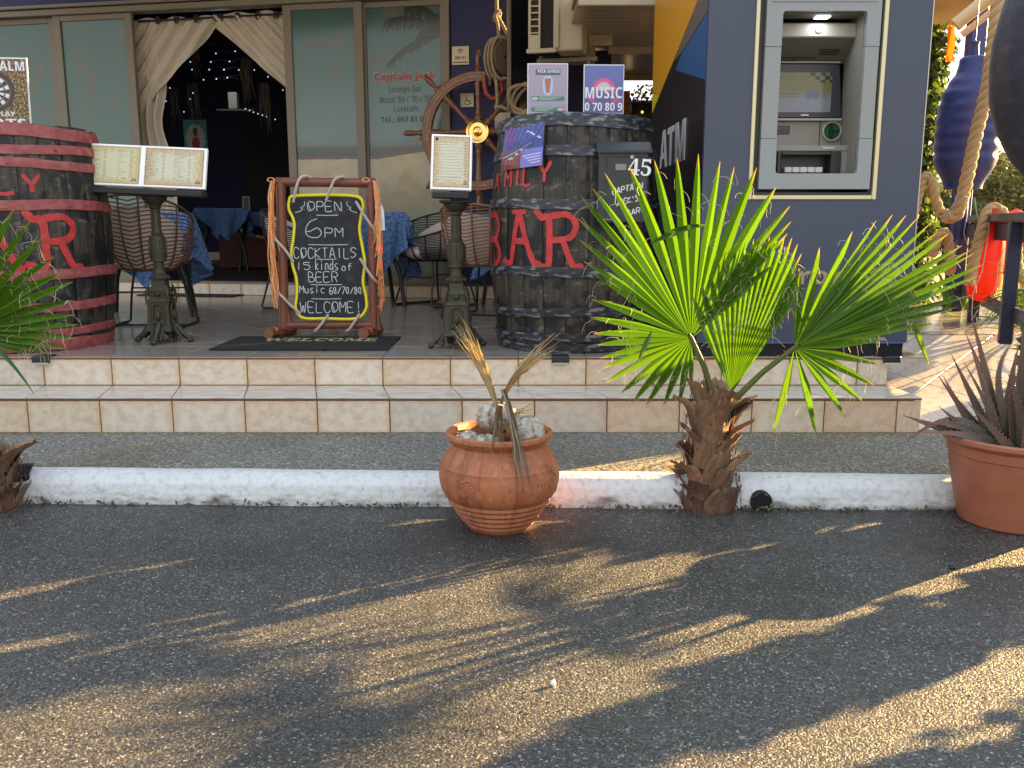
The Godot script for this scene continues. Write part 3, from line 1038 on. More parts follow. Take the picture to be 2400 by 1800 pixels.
func interior() -> void:
	var n := thing("bar_counter", "dark red bar counter deep inside the doorway with black top", "counter", Vector3(-2.8, 0.55, -11.6))
	var mb := MB.new()
	mb.box(Vector3(0, 0.3, 0), Vector3(1.85, 0.58, 0.5), Basis(), 0.01)
	part("front", mb, mk(0.06, 0.006, 0.004, 0.6), n)
	mb = MB.new()
	mb.box(Vector3(0, 0.615, 0.02), Vector3(1.95, 0.05, 0.6), Basis(), 0.01)
	part("top", mb, M.black_wood, n)
	mb = MB.new()
	mb.box(Vector3(0.1, 1.3, -0.9), Vector3(1.9, 1.3, 0.3))
	part("back_shelf", mb, mk(0.003, 0.003, 0.004, 0.8), n)
	mb = MB.new()
	mb.rope([Vector3(-3.66, 0.98, -11.33), Vector3(-3.62, 1.06, -11.32), Vector3(-3.52, 1.1, -11.32), Vector3(-3.38, 1.02, -11.32), Vector3(-3.2, 0.955, -11.32), Vector3(-2.9, 0.95, -11.32)], 0.022, 3, 0.08, 0.012, 5)
	tag(part("rope_swag", mb, M.rope_white), "pale rope swag along the dark red bar counter", "rope")
	# picture on the dark wall inside
	var pix := func(x, y):
		var c := Color(0.015, 0.16, 0.15)
		if pow((x - 0.5) / 0.42, 2) + pow((y - 0.65) / 0.5, 2) < 1.0 + 0.4 * nz.get_noise_2d(x * 200, y * 200):
			c = Color(0.3, 0.29, 0.25)
		if pow((x - 0.5) / 0.17, 2) + pow((y - 0.82) / 0.22, 2) < 1.0:
			c = Color(0.2, 0.015, 0.015)
		if pow((x - 0.5) / 0.1, 2) + pow((y - 0.42) / 0.16, 2) < 1.0:
			c = Color(0.05, 0.03, 0.03)
		return c.linear_to_srgb()
	var p := thing("picture", "unframed teal and white picture on the dark wall inside the doorway", "picture", Vector3(-4.0, 2.23, -11.55))
	mb = MB.new()
	mb.box(Vector3.ZERO, Vector3(0.3, 0.36, 0.02))
	part("stretcher", mb, M.black_wood, p)
	part("canvas", quad_uv(0.29, 0.35, 0.0115), printed(img_tex(64, 80, pix), 0.7), p)
	var sh := thing("speaker_box", "small pale box on a high ledge inside the doorway", "speaker", Vector3(-3.12, 2.38, -10.3))
	mb = MB.new()
	mb.box(Vector3(0, 0.09, 0), Vector3(0.1, 0.18, 0.08), Basis(), 0.006)
	part("cabinet", mb, mk(0.35, 0.32, 0.22, 0.7), sh)
	mb = MB.new()
	mb.box(Vector3(0.03, -0.015, 0.0), Vector3(0.42, 0.02, 0.12), Basis(), 0.004)
	part("ledge", mb, mk(0.1, 0.08, 0.05, 0.8), sh)
	# fairy lights under the ceiling
	var f := thing("fairy_lights", "strings of tiny white lights glowing in the dark bar room", "string lights")
	var glow := mk(0.8, 0.85, 1.0, 0.4)
	glow.emission_enabled = true
	glow.emission = Color(0.8, 0.87, 1.0)
	glow.emission_energy_multiplier = 0.14
	var bulb := SphereMesh.new()
	bulb.radius = 0.0065
	bulb.height = 0.013
	bulb.radial_segments = 8
	bulb.rings = 4
	var spots := [Vector2(-3.192, 2.922), Vector2(-2.983, 2.944), Vector2(-3.473, 2.834), Vector2(-3.252, 2.834), Vector2(-3.049, 2.839), Vector2(-3.46, 2.755), Vector2(-3.275, 2.755), Vector2(-3.114, 2.755), Vector2(-2.953, 2.751), Vector2(-2.786, 2.751), Vector2(-3.342, 2.649), Vector2(-3.203, 2.658), Vector2(-3.082, 2.671), Vector2(-3.713, 2.565), Vector2(-3.466, 2.512), Vector2(-3.503, 2.449), Vector2(-3.764, 2.427), Vector2(-3.796, 2.36), Vector2(-3.576, 2.315), Vector2(-2.642, 2.68), Vector2(-2.487, 2.543), Vector2(-2.905, 2.347), Vector2(-2.86, 2.329), Vector2(-2.818, 2.311), Vector2(-2.77, 2.295), Vector2(-2.722, 2.28), Vector2(-2.68, 2.265), Vector2(-2.645, 2.248), Vector2(-2.585, 2.235)]
	for s in spots:
		part("bulb", bulb, glow, f, Transform3D(Basis(), Vector3(s.x, s.y, -10.0)))
		mb = MB.new()
		mb.tube([Vector3(s.x, s.y + 0.01, -10.0), Vector3(s.x + 0.1, s.y + 0.03, -10.02), Vector3(s.x + 0.25, s.y, -10.0)], 0.0015, 3)
		part("wire", mb, M.black_metal, f)
	var l := OmniLight3D.new()
	l.name = "fairy_light_glow"
	l.light_energy = 0.015
	l.light_color = Color(0.8, 0.87, 1.0)
	l.omni_range = 12.0
	l.omni_attenuation = 2.0
	l.light_size = 0.2
	l.shadow_enabled = true
	l.position = Vector3(-3.1, 2.7, -9.96)
	f.add_child(l)
	# hanging dried streamers between the lights
	var d := thing("dried_garland", "dry brown streamers hanging from the bar ceiling behind the curtain", "garland")
	mb = MB.new()
	var dry := mk(0.07, 0.05, 0.03, 0.9)
	for g in [[-3.38, 2.95, 0.35], [-2.86, 2.86, 0.45], [-2.8, 2.84, 0.4], [-3.63, 2.55, 0.45], [-3.43, 2.6, 0.5], [-2.66, 2.6, 0.5]]:
		for k in 9:
			mb = MB.new()
			var x: float = g[0] + rf(-0.05, 0.05)
			var L: float = g[2] * rf(0.5, 1.1)
			mb.band([Vector3(x, g[1], -9.9), Vector3(x + rf(-0.03, 0.03), g[1] - L * 0.5, -9.88), Vector3(x + rf(-0.05, 0.05), g[1] - L, -9.9)], [0.008, 0.012, 0.004], Vector3(rf(-0.4, 0.4), 0, 1).normalized())
			part("streamer", mb, dry, d)
	# tables in the room
	table("indoor_table", "small indoor table under a blue patterned cloth, left of the red counter", "table", Vector3(-3.42, 0.55, -10.6), 0.55, 0.74, 40.0, 0.95, true, 4)
	table("indoor_table", "further indoor table with plain blue cloth beside the red bar counter", "table", Vector3(-3.12, 0.55, -11.0), 0.5, 0.7, 12.0, 0.85, true, 4)
	var fr := thing("table_card", "small upright white framed card on the indoor table", "frame", Vector3(-3.2, 1.27, -10.85))
	mb = MB.new()
	bar4(mb, -0.045, 0.0, 0.045, 0.17, 0.012, 0, 0.012)
	part("frame", mb, M.cream, fr)
	mb = MB.new()
	mb.box(Vector3(0, 0.085, -0.002), Vector3(0.07, 0.15, 0.004))
	part("card", mb, mk(0.1, 0.09, 0.08), fr)

# table with legs; its cloth is a thing of its own
func table(called: String, label: String, cat: String, at: Vector3, half: float, h: float, cloth_turn: float, cloth_side: float, dark := false, legs := 4) -> void:
	var t := thing(called, label.replace("under a", "beneath a") + ", black legs", cat, at, 0.3)
	half *= 0.5
	var mb := MB.new()
	mb.box(Vector3(0, h - 0.015, 0), Vector3(half * 2, 0.025, half * 2), Basis(), 0.005)
	part("tabletop", mb, M.black_wood, t)
	for k in legs:
		mb = MB.new()
		var sx := -1.0 if k % 2 else 1.0
		var sz := -1.0 if k < 2 else 1.0
		mb.tube([Vector3(sx * half * 0.3, h - 0.03, sz * half * 0.3), Vector3(sx * half * 0.55, h * 0.75, sz * half * 0.55), Vector3(sx * half * 0.85, h * 0.35, sz * half * 0.85), Vector3(sx * half * 0.95, 0.0, sz * half * 0.95)], 0.018, 8)
		part("leg", mb, M.black_metal, t)
	mb = MB.new()
	var tr := deg_to_rad(cloth_turn)
	var ph := rf(0, 6)
	var drape := func(u, v):
		var p := Vector2(u - 0.5, v - 0.5) * cloth_side
		p = p.rotated(tr)
		var q := p.clamp(Vector2(-half, -half), Vector2(half, half))
		var e := p - q
		var d: float = e.length()
		var o := e.normalized() if d > 0.0 else Vector2.ZERO
		var along: float = q.x * o.y - q.y * o.x + atan2(p.y, p.x) * 0.15
		var bulge: float = minf(d, 0.05) * 0.35 + d * (0.10 + 0.15 * sin(along * 34.0 + ph) + 0.06 * sin(along * 71.0))
		var r := q + o * (0.006 + bulge)
		return Vector3(r.x, h + 0.004 - maxf(d - 0.01, 0.0) * 0.97, r.y)
	mb.grid(56, 56, drape, null, true)
	var cl := part("tablecloth", mb, M.denim)
	cl.position = at
	cl.rotation.y = 0.3
	tag(cl, "blue patterned cloth draped over the " + label.replace("under a blue patterned cloth", "").replace("with plain blue cloth", "").strip_edges().replace("  ", " ").replace(" ,", ","), "tablecloth")

# ---------------------------------------------------------------- covered side terrace between the bar and the kiosk
func side_terrace() -> void:
	var r := thing("side_roof", "white boarded ceiling with cream beams between the bar and the kiosk", "roof")
	for k in 26:
		var mb := MB.new()
		mb.box(Vector3(1.54, 2.655, -6.62 - k * 0.118), Vector3(2.16, 0.02, 0.113), Basis(), 0.004)
		part("plank", mb, mk(0.42, 0.36, 0.27, 0.22), r)
	var b := MB.new()
	b.box(Vector3(1.54, 2.7, -6.52), Vector3(2.16, 0.2, 0.06), Basis(), 0.005)
	part("beam", b, M.cream, r)
	b = MB.new()
	b.box(Vector3(0.58, 2.605, -7.7), Vector3(0.5, 0.085, 0.05), Basis(), 0.005)
	part("beam", b, M.cream, r)
	b = MB.new()
	b.box(Vector3(1.35, 2.63, -8.2), Vector3(1.0, 0.085, 0.05), Basis(), 0.005)
	part("beam", b, M.cream, r)
	b = MB.new()
	b.box(Vector3(1.5, 2.65, -9.65), Vector3(1.6, 0.12, 0.06), Basis(), 0.005)
	part("beam", b, M.cream, r)
	b = MB.new()
	b.box(Vector3(1.54, 2.78, -8.0), Vector3(2.16, 0.06, 3.2))
	part("deck", b, M.cream, r)
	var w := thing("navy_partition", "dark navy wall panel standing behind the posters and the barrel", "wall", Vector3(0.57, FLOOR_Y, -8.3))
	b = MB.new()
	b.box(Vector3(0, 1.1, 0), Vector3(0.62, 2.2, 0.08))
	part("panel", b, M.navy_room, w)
	b = MB.new()
	b.box(Vector3(0.335, 1.1, 0.0), Vector3(0.04, 2.2, 0.12), Basis(), 0.004)
	part("edge_post", b, M.frame_metal, w)
	var f := thing("far_navy_fence", "navy panels far behind the side terrace with white sky above", "fence", Vector3(1.9, FLOOR_Y, -12.0))
	for k in 4:
		b = MB.new()
		b.box(Vector3(-0.6 + k * 0.42, 1.14, 0), Vector3(0.37, 2.27, 0.05), Basis(), 0.005)
		part("panel", b, M.navy, f)
	b = MB.new()
	b.box(Vector3(0.1, 0.4, -0.04), Vector3(2.0, 0.8, 0.02))
	part("lower_board", b, M.cream, f)
	# evergreen box with lamps
	var h := thing("lit_hedge", "dark clipped hedge with white flowers and small warm lights beside the kiosk wall", "hedge", Vector3(1.42, FLOOR_Y, -9.5))
	b = MB.new()
	b.box(Vector3(0, 0.95, 0), Vector3(0.4, 1.9, 0.3))
	part("core", b, mk(0.012, 0.016, 0.008), h)
	var list := []
	for k in 1500:
		var p := Vector3(rf(-0.22, 0.22), rf(0.9, 1.98), rf(0.1, 0.2))
		list.append(Transform3D(Basis.from_euler(Vector3(rf(-1, 1), rf(-3, 3), rf(-1, 1))).scaled(Vector3.ONE * rf(0.7, 1.4)), p))
	scatter("leaves", leaf_quad(0.035, 0.02), mk(0.022, 0.035, 0.012, 0.6), list, h)
	list = []
	for k in 160:
		list.append(Transform3D(Basis.from_euler(Vector3(rf(-1, 1), rf(-3, 3), rf(-1, 1))).scaled(Vector3.ONE * rf(0.8, 1.4)), Vector3(rf(-0.22, 0.22), rf(1.93, 2.06), rf(0.05, 0.2))))
	var pale := mk(0.35, 0.42, 0.16, 0.6)
	pale.backlight = Color(0.5, 0.5, 0.2)
	scatter("flowers", leaf_quad(0.035, 0.028), pale, list, h)
	var glow := mk(1, 0.8, 0.5)
	glow.emission_enabled = true
	glow.emission = Color(1.0, 0.75, 0.4)
	glow.emission_energy_multiplier = 0.5
	var sp := SphereMesh.new()
	sp.radius = 0.012
	sp.height = 0.024
	sp.radial_segments = 8
	sp.rings = 4
	for q in [Vector2(-0.1, 1.8), Vector2(-0.09, 1.72), Vector2(0.06, 1.81), Vector2(0.05, 1.7), Vector2(-0.12, 1.62), Vector2(0.08, 1.6)]:
		part("lamp", sp, glow, h, Transform3D(Basis(), Vector3(q.x, q.y, 0.2)))
	b = MB.new()
	b.box(Vector3(1.17, FLOOR_Y + 1.82, -9.4), Vector3(0.07, 0.4, 0.02))
	tag(part("orange_banner", b, mk(0.6, 0.17, 0.02, 0.6)), "orange strip of cloth beside the lit hedge", "cloth")
	side_screen()
	air_conditioner()

func leaf_quad(l: float, w: float) -> ArrayMesh:
	var mb := MB.new()
	mb.face([Vector3(0, 0, 0), Vector3(-w / 2, l * 0.5, w * 0.15), Vector3(0, l, 0)], Vector3(0, 0, 1))
	mb.face([Vector3(0, 0, 0), Vector3(w / 2, l * 0.5, w * 0.15), Vector3(0, l, 0)], Vector3(0, 0, 1))
	return mb.mesh()

func side_screen() -> void:
	var s := thing("navy_screen", "navy board screen along the outer side of the covered terrace, behind the kiosk", "screen", Vector3(2.1, FLOOR_Y, 0))
	for k in 5:
		var mb := MB.new()
		mb.box(Vector3(0, 1.12, -7.76 - 0.94 * k), Vector3(0.05, 2.24, 0.9), Basis(), 0.005)
		part("board", mb, M.navy, s)
		mb = MB.new()
		mb.box(Vector3(0.04, 1.12, -7.315 - 0.94 * k), Vector3(0.06, 2.24, 0.06), Basis(), 0.005)
		part("post", mb, M.navy, s)

func air_conditioner() -> void:
	var a := thing("air_conditioner", "cream outdoor air conditioner unit hung on the bar corner above the posters", "air conditioner", Vector3(0.29, 2.42, -7.32), -0.25)
	var mb := MB.new()
	mb.box(Vector3(0.155, 0.4, -0.34), Vector3(0.22, 0.74, 0.66), Basis(), 0.012)
	part("casing", mb, M.cream, a)
	mb = MB.new()
	mb.box(Vector3(0.06, 0.41, 0.0), Vector3(0.045, 0.72, 0.03), Basis(), 0.006)
	mb.box(Vector3(-0.155, 0.41, 0.0), Vector3(0.02, 0.72, 0.03), Basis(), 0.004)
	mb.box(Vector3(-0.075, 0.41, 0.0), Vector3(0.016, 0.72, 0.028), Basis(), 0.003)
	mb.box(Vector3(-0.12, 0.1, 0.0), Vector3(0.09, 0.11, 0.034), Basis(), 0.006)
	mb.box(Vector3(-0.06, 0.035, 0.0), Vector3(0.24, 0.035, 0.034), Basis(), 0.006)
	part("grille_frame", mb, M.cream, a)
	for k in 12:
		mb = MB.new()
		mb.box(Vector3(-0.115, 0.17 + k * 0.05, 0.0), Vector3(0.08, 0.012, 0.026), Basis(), 0.003)
		part("slat", mb, M.cream, a)
	mb = MB.new()
	mb.box(Vector3(-0.05, 0.4, -0.16), Vector3(0.22, 0.7, 0.28))
	part("coil", mb, mk(0.03, 0.027, 0.022, 0.7), a)
	mb = MB.new()
	for k in 30:
		for s in [-1.0, 1.0]:
			mb.tube([Vector3(-0.068, 0.06 + k * 0.022, -0.008), Vector3(0.04, 0.06 + k * 0.022 + s * 0.06, -0.008)], 0.0018, 3)
	part("guard", mb, M.black_metal, a)
	mb = MB.new()
	mb.box(Vector3(0.28, -0.04, -0.25), Vector3(0.03, 0.5, 0.04), Basis(Vector3(0, 0, 1), 0.1), 0.004)
	mb.box(Vector3(0.1, 0.0, -0.25), Vector3(0.5, 0.035, 0.05), Basis(), 0.004)
	part("bracket", mb, M.frame_metal, a)
	# open window leaf on the corner
	var w := thing("window_leaf", "grey framed window leaf open at the bar corner behind the rope pulley", "window", Vector3(-0.02, 2.05, -7.75), 0.4)
	mb = MB.new()
	bar4(mb, -0.02, 0.0, 0.3, 1.0, 0.03, 0, 0.03)
	part("frame", mb, M.frame_metal, w)
	mb = MB.new()
	mb.box(Vector3(0.14, 0.5, -0.004), Vector3(0.26, 0.94, 0.006))
	part("pane", mb, mk(0.008, 0.009, 0.012, 0.1), w)

# ---------------------------------------------------------------- kiosk and cash machine
func kiosk() -> void:
	var k := thing("atm_kiosk", "dark blue kiosk that houses the cash machine, with yellow and blue side panel", "kiosk", Vector3(1.5, FLOOR_Y, -5.4))
	var paint := mk(0.043, 0.056, 0.098, 0.42)
	var o := Vector3(1.5, FLOOR_Y, -5.4)
	var mb := MB.new()
	var zf := -4.54
	var bx := func(m: MB, x0: float, x1: float, y0: float, y1: float, z0: float, z1: float, ch := 0.0) -> void:
		m.box(Vector3((x0 + x1) / 2, (y0 + y1) / 2, (z0 + z1) / 2) - o, Vector3(x1 - x0, y1 - y0, absf(z1 - z0)), Basis(), ch)
	bx.call(mb, 0.957, 1.2, 0.5, 2.75, zf - 0.03, zf)
	bx.call(mb, 1.816, 2.042, 0.5, 2.75, zf - 0.03, zf)
	bx.call(mb, 1.2, 1.816, 0.5, 1.238, zf - 0.03, zf)
	bx.call(mb, 1.2, 1.816, 2.5, 2.75, zf - 0.03, zf)
	part("front_panel", mb, paint, k)
	mb = MB.new()
	bx.call(mb, 0.96, 2.039, 0.5, 2.75, -5.05, -5.02)
	bx.call(mb, 2.01, 2.039, 0.5, 2.75, -6.26, zf - 0.031)
	bx.call(mb, 0.96, 2.039, 0.5, 2.75, -6.26, -6.23)
	bx.call(mb, 0.96, 2.039, 2.72, 2.75, -6.22, zf - 0.031)
	part("casing", mb, paint, k)
	mb = MB.new()
	bx.call(mb, 0.957, 0.985, 0.5, 2.75, -6.262, zf - 0.031)
	part("side_panel", mb, mk(0.01, 0.01, 0.014, 0.35), k)
	mb = MB.new()
	bx.call(mb, 0.97, 2.03, FLOOR_Y + 0.001, 0.498, -6.25, zf - 0.012)
	part("plinth", mb, mk(0.012, 0.014, 0.022, 0.3, 0.3), k)
	mb = MB.new()
	bx.call(mb, 2.0425, 2.047, 0.5, 2.75, zf - 0.02, zf + 0.003)
	part("edge_trim", mb, mk(0.5, 0.47, 0.42, 0.4, 0.5), k)
	mb = MB.new()
	bx.call(mb, 0.99, 2.03, 0.497, 0.506, zf - 0.004, zf + 0.004)
	part("base_trim", mb, mk(0.05, 0.1, 0.3, 0.3), k)
	# printed side: (z, y) polygons, a thin sheet each
	var side := Transform3D(Basis(Vector3(0, 0, 1), Vector3(0, 1, 0), Vector3(-1, 0, 0)), Vector3(0.957, 0, 0) - o)
	for g in [["yellow_panel", mk(0.62, 0.29, 0.012, 0.4), [Vector2(-6.262, 2.75), Vector2(-4.66, 2.75), Vector2(-4.82, 2.24), Vector2(-5.49, 2.055), Vector2(-5.98, 1.93), Vector2(-6.262, 1.99)]],
		["lemon_panel", mk(0.6, 0.5, 0.02, 0.4), [Vector2(-5.49, 2.054), Vector2(-6.258, 1.85), Vector2(-6.262, 1.985), Vector2(-5.98, 1.928)]],
		["grey_panel", mk(0.12, 0.1, 0.095, 0.4), [Vector2(-4.658, 2.75), Vector2(-4.572, 2.75), Vector2(-4.572, 2.13), Vector2(-5.2, 2.06), Vector2(-5.48, 2.052), Vector2(-4.82, 2.237)]],
		["blue_panel", mk(0.022, 0.085, 0.25, 0.4), [Vector2(-4.572, 2.125), Vector2(-5.2, 2.055), Vector2(-5.4, 1.99), Vector2(-4.572, 1.81)]]]:
		mb = MB.new()
		mb.ext(g[2], 0.002, side)
		part(g[0], mb, g[1], k)
	letters(k, "ATM", 0.84, 0.23, mk(0.5, 0.5, 0.52, 0.4), Transform3D(Basis(Vector3(0, 0, 1), Vector3(0, 1, -0.0), Vector3(-1, 0, 0)), Vector3(0.953, 1.57, -5.44) - o), "Droid Sans", 700, 0.004)
	letters(k, "euronet", 0.62, 0.082, mk(0.34, 0.26, 0.17, 0.35, 0.2), Transform3D(Basis(), Vector3(1.575, 0.842, zf + 0.004) - o), "Droid Sans", 700, 0.006)

func cash_machine() -> void:
	var zf := -4.54
	var c := thing("cash_machine", "grey cash machine with screen and green card reader set into the blue kiosk", "cash machine", Vector3(1.51, 1.24, zf))
	var o := Vector3(1.51, 1.24, zf)
	var grey := mk(0.25, 0.275, 0.29, 0.4)
	var beige := mk(0.26, 0.25, 0.22, 0.45)
	var inside := mk(0.14, 0.135, 0.12, 0.5)
	var dark := mk(0.02, 0.022, 0.028, 0.4)
	var bx := func(m: MB, x0: float, x1: float, y0: float, y1: float, z0: float, z1: float, ch := 0.0) -> void:
		m.box(Vector3((x0 + x1) / 2, (y0 + y1) / 2, (z0 + z1) / 2) - o, Vector3(x1 - x0, y1 - y0, absf(z1 - z0)), Basis(), ch)
	# brass trim of the opening
	var mb := MB.new()
	bx.call(mb, 1.186, 1.204, 1.226, 2.5, zf - 0.02, zf + 0.012, 0.003)
	bx.call(mb, 1.808, 1.828, 1.226, 2.5, zf - 0.02, zf + 0.012, 0.003)
	bx.call(mb, 1.205, 1.807, 1.227, 1.247, zf - 0.02, zf + 0.0115, 0.003)
	part("trim", mb, M.brass_dull, c)
	mb = MB.new()
	bx.call(mb, 1.2, 1.815, 1.232, 2.5, zf - 0.44, zf - 0.40)
	bx.call(mb, 1.2, 1.815, 1.233, 1.262, zf - 0.12, zf - 0.012)
	bx.call(mb, 1.2, 1.235, 1.262, 2.5, zf - 0.12, zf - 0.022)
	bx.call(mb, 1.795, 1.815, 1.262, 2.5, zf - 0.12, zf - 0.022)
	part("recess", mb, dark, c)
	# fascia with a rounded opening, in three pressed pieces
	var ring := func(y0: float, y1: float, hole: bool) -> void: pass
	var zz := Transform3D(Basis(), Vector3(0, 0, zf - 0.025) - o)
	var arc := func(cx: float, cy: float, r: float, a0: float, out: Array) -> void:
		for k in 6:
			var an := deg_to_rad(a0 + 18.0 * k)
			out.append(Vector2(cx + r * cos(an), cy + r * sin(an)))
	var low := [Vector2(1.236, 1.278), Vector2(1.792, 1.278), Vector2(1.792, 1.521), Vector2(1.724, 1.521)]
	var tmp := []
	arc.call(1.708, 1.370, 0.016, -90.0, tmp)
	tmp.reverse()
	low.append_array(tmp)
	tmp = []
	arc.call(1.331, 1.370, 0.016, 180.0, tmp)
	tmp.reverse()
	low.append_array(tmp)
	low.append_array([Vector2(1.315, 1.521), Vector2(1.236, 1.521)])
	mb = MB.new()
	mb.ext(low, 0.035, zz)
	part("fascia_lower", mb, grey, c)
	mb = MB.new()
	bx.call(mb, 1.236, 1.315, 1.5225, 1.957, zf - 0.03, zf + 0.0095, 0.002)
	bx.call(mb, 1.724, 1.792, 1.5225, 1.957, zf - 0.03, zf + 0.0095, 0.002)
	part("fascia_sides", mb, mk(0.25, 0.27, 0.27, 0.4), c)
	var hi := [Vector2(1.236, 1.9585), Vector2(1.315, 1.9585)]
	tmp = []
	arc.call(1.331, 2.106, 0.016, 90.0, tmp)
	tmp.reverse()
	hi.append_array(tmp)
	tmp = []
	arc.call(1.708, 2.106, 0.016, 0.0, tmp)
	tmp.reverse()
	hi.append_array(tmp)
	hi.append_array([Vector2(1.724, 1.9585), Vector2(1.792, 1.9585), Vector2(1.792, 2.45), Vector2(1.236, 2.45)])
	mb = MB.new()
	mb.ext(hi, 0.035, zz)
	part("fascia_upper", mb, grey, c)
	mb = MB.new()
	bx.call(mb, 1.26, 1.77, 2.163, 2.3, zf + 0.0105, zf + 0.014, 0.001)
	part("header_plate", mb, grey, c)
	# the niche: ceiling, right and left cheeks
	mb = MB.new()
	bx.call(mb, 1.30, 1.745, 2.118, 2.135, -4.69, zf - 0.03)
	mb.face([Vector3(1.306, 2.03, -4.69) - o, Vector3(1.745, 2.03, -4.69) - o, Vector3(1.745, 1.93, -4.85) - o, Vector3(1.306, 1.93, -4.85) - o], Vector3(0, -1, 0))
	part("niche_ceiling", mb, inside, c)
	mb = MB.new()
	mb.face([Vector3(1.724, 1.36, zf - 0.03) - o, Vector3(1.742, 1.36, -4.86) - o, Vector3(1.742, 2.13, -4.86) - o, Vector3(1.724, 2.13, zf - 0.03) - o], Vector3(-1, 0, 0))
	part("niche_side", mb, beige, c)
	mb = MB.new()
	mb.face([Vector3(1.316, 1.36, zf - 0.03) - o, Vector3(1.3, 1.36, -4.86) - o, Vector3(1.3, 2.13, -4.86) - o, Vector3(1.316, 2.13, zf - 0.03) - o], Vector3(1, 0, 0))
	part("niche_side", mb, beige, c)
	mb = MB.new()
	bx.call(mb, 1.306, 1.735, 2.03, 2.1, -4.70, -4.684, 0.006)
	part("light_bar", mb, mk(0.36, 0.34, 0.3, 0.5), c)
	mb = MB.new()
	mb.lathe([Vector2(0.0, 0.004), Vector2(0.016, 0.004), Vector2(0.018, 0.0)], 20, Transform3D(Basis(Vector3.RIGHT, PI / 2), Vector3(1.54, 2.066, -4.683) - o))
	part("lens", mb, beige, c)
	mb = MB.new()
	for k in 3:
		bx.call(mb, 1.6, 1.68, 0.0, 0.004, 0.0, 0.002)
	mb = MB.new()
	var sl := func(x0: float, x1: float, t: float) -> void:
		var p := Vector3(0, lerpf(2.03, 1.93, t) - 0.003, lerpf(-4.69, -4.85, t))
		mb.box(Vector3((x0 + x1) / 2, p.y, p.z) - o, Vector3(x1 - x0, 0.003, 0.006), Basis(Vector3.RIGHT, 0.55))
	for k in 3:
		sl.call(1.58, 1.68, 0.42 + k * 0.09)
	sl.call(1.38, 1.57, 0.72)
	sl.call(1.45, 1.475, 0.83)
	part("vent", mb, dark, c)
	# screen
	mb = MB.new()
	mb.ext([Vector2(1.38, 1.655), Vector2(1.735, 1.655), Vector2(1.712, 1.918), Vector2(1.70, 1.928), Vector2(1.38, 1.928)], 0.02, Transform3D(Basis(), Vector3(0, 0, -4.845) - o), 0.004)
	part("screen_bezel", mb, mk(0.03, 0.033, 0.045, 0.35), c)
	mb = MB.new()
	bx.call(mb, 1.35, 1.735, 1.64, 1.652, -4.84, -4.81, 0.003)
	bx.call(mb, 1.35, 1.71, 1.93, 1.938, -4.84, -4.815, 0.002)
	part("screen_rim", mb, mk(0.4, 0.39, 0.36, 0.4), c)
	var pix := func(x, y):
		var q := Color(0.11, 0.105, 0.045).lerp(Color(0.14, 0.15, 0.19), smoothstep(0.4, 0.75, y))
		var gx := int((x - 0.6) * 11.0)
		var gy := int(y * 11.0)
		if x > 0.6 and y < 0.26 and (gx + gy) % 2 == 0 and gx >= gy * 1.2 - 0.4:
			q = Color(0.02, 0.02, 0.02)
		if pow((x - 0.66) / 0.12, 2) + pow((y - 0.57) / 0.13, 2) < 1.0 and not (y > 0.64 and absf(x - 0.66) < 0.05):
			q = Color(0.06, 0.09, 0.16)
		if absf(y - 0.6) < 0.008 and x > 0.78 and x < 0.86:
			q = Color(0.1, 0.1, 0.1)
		var d := Vector2((x - 0.88) * 1.35, y - 0.6).length()
		if absf(d - 0.045) < 0.008:
			q = Color(0.1, 0.1, 0.08)
		for r in [[0.12, 0.33, 0.025], [0.175, 0.5, 0.012], [0.53, 0.38, 0.025], [0.6, 0.38, 0.012]]:
			if absf(y - r[0]) < r[2] and x < r[1] and (int(x * 70.0) % 3 != 0 or r[2] < 0.02):
				q = Color(0.08, 0.075, 0.05)
		return q.linear_to_srgb()
	var sm := printed(img_tex(160, 120, pix), 0.12)
	sm.emission_enabled = true
	sm.emission_texture = sm.albedo_texture
	sm.emission = Color.WHITE
	sm.emission_operator = BaseMaterial3D.EMISSION_OP_MULTIPLY
	sm.emission_energy_multiplier = 0.03
	part("screen", quad_uv(0.285, 0.2, 0), sm, c, Transform3D(Basis(), Vector3(1.53, 1.784, -4.823) - o))
	mb = MB.new()
	bx.call(mb, 1.52, 1.56, 1.667, 1.673, -4.826, -4.822)
	part("badge", mb, M.white_plastic, c)
	# middle panel with slot and card reader
	mb = MB.new()
	bx.call(mb, 1.3, 1.628, 1.5, 1.64, -4.86, -4.84, 0.002)
	bx.call(mb, 1.632, 1.745, 1.5, 1.64, -4.86, -4.84, 0.002)
	part("middle_panel", mb, beige, c)
	mb = MB.new()
	bx.call(mb, 1.36, 1.47, 1.573, 1.617, -4.842, -4.834, 0.004)
	part("receipt_slot", mb, mk(0.06, 0.06, 0.06, 0.4), c)
	mb = MB.new()
	bx.call(mb, 1.37, 1.46, 1.588, 1.592, -4.835, -4.831)
	part("slot_mouth", mb, M.black_metal, c)
	var rd := hold("card_reader", c, Transform3D(Basis(Vector3.RIGHT, PI / 2), Vector3(1.69, 1.588, -4.839) - o))
	mb = MB.new()
	mb.lathe([Vector2(0.043, 0.0), Vector2(0.052, 0.0), Vector2(0.052, 0.016), Vector2(0.046, 0.02), Vector2(0.042, 0.014)], 32, Transform3D(Basis(Vector3.RIGHT, 0), Vector3.ZERO))
	part("collar", mb, mk(0.4, 0.39, 0.36, 0.4), rd)
	mb = MB.new()
	mb.lathe([Vector2(0.0, 0.008), Vector2(0.04, 0.008), Vector2(0.043, 0.012)], 28)
	part("window", mb, mk(0.003, 0.09, 0.035, 0.2), rd)
	mb = MB.new()
	mb.box(Vector3(-0.006, 0.014, 0), Vector3(0.02, 0.012, 0.07), Basis(), 0.003)
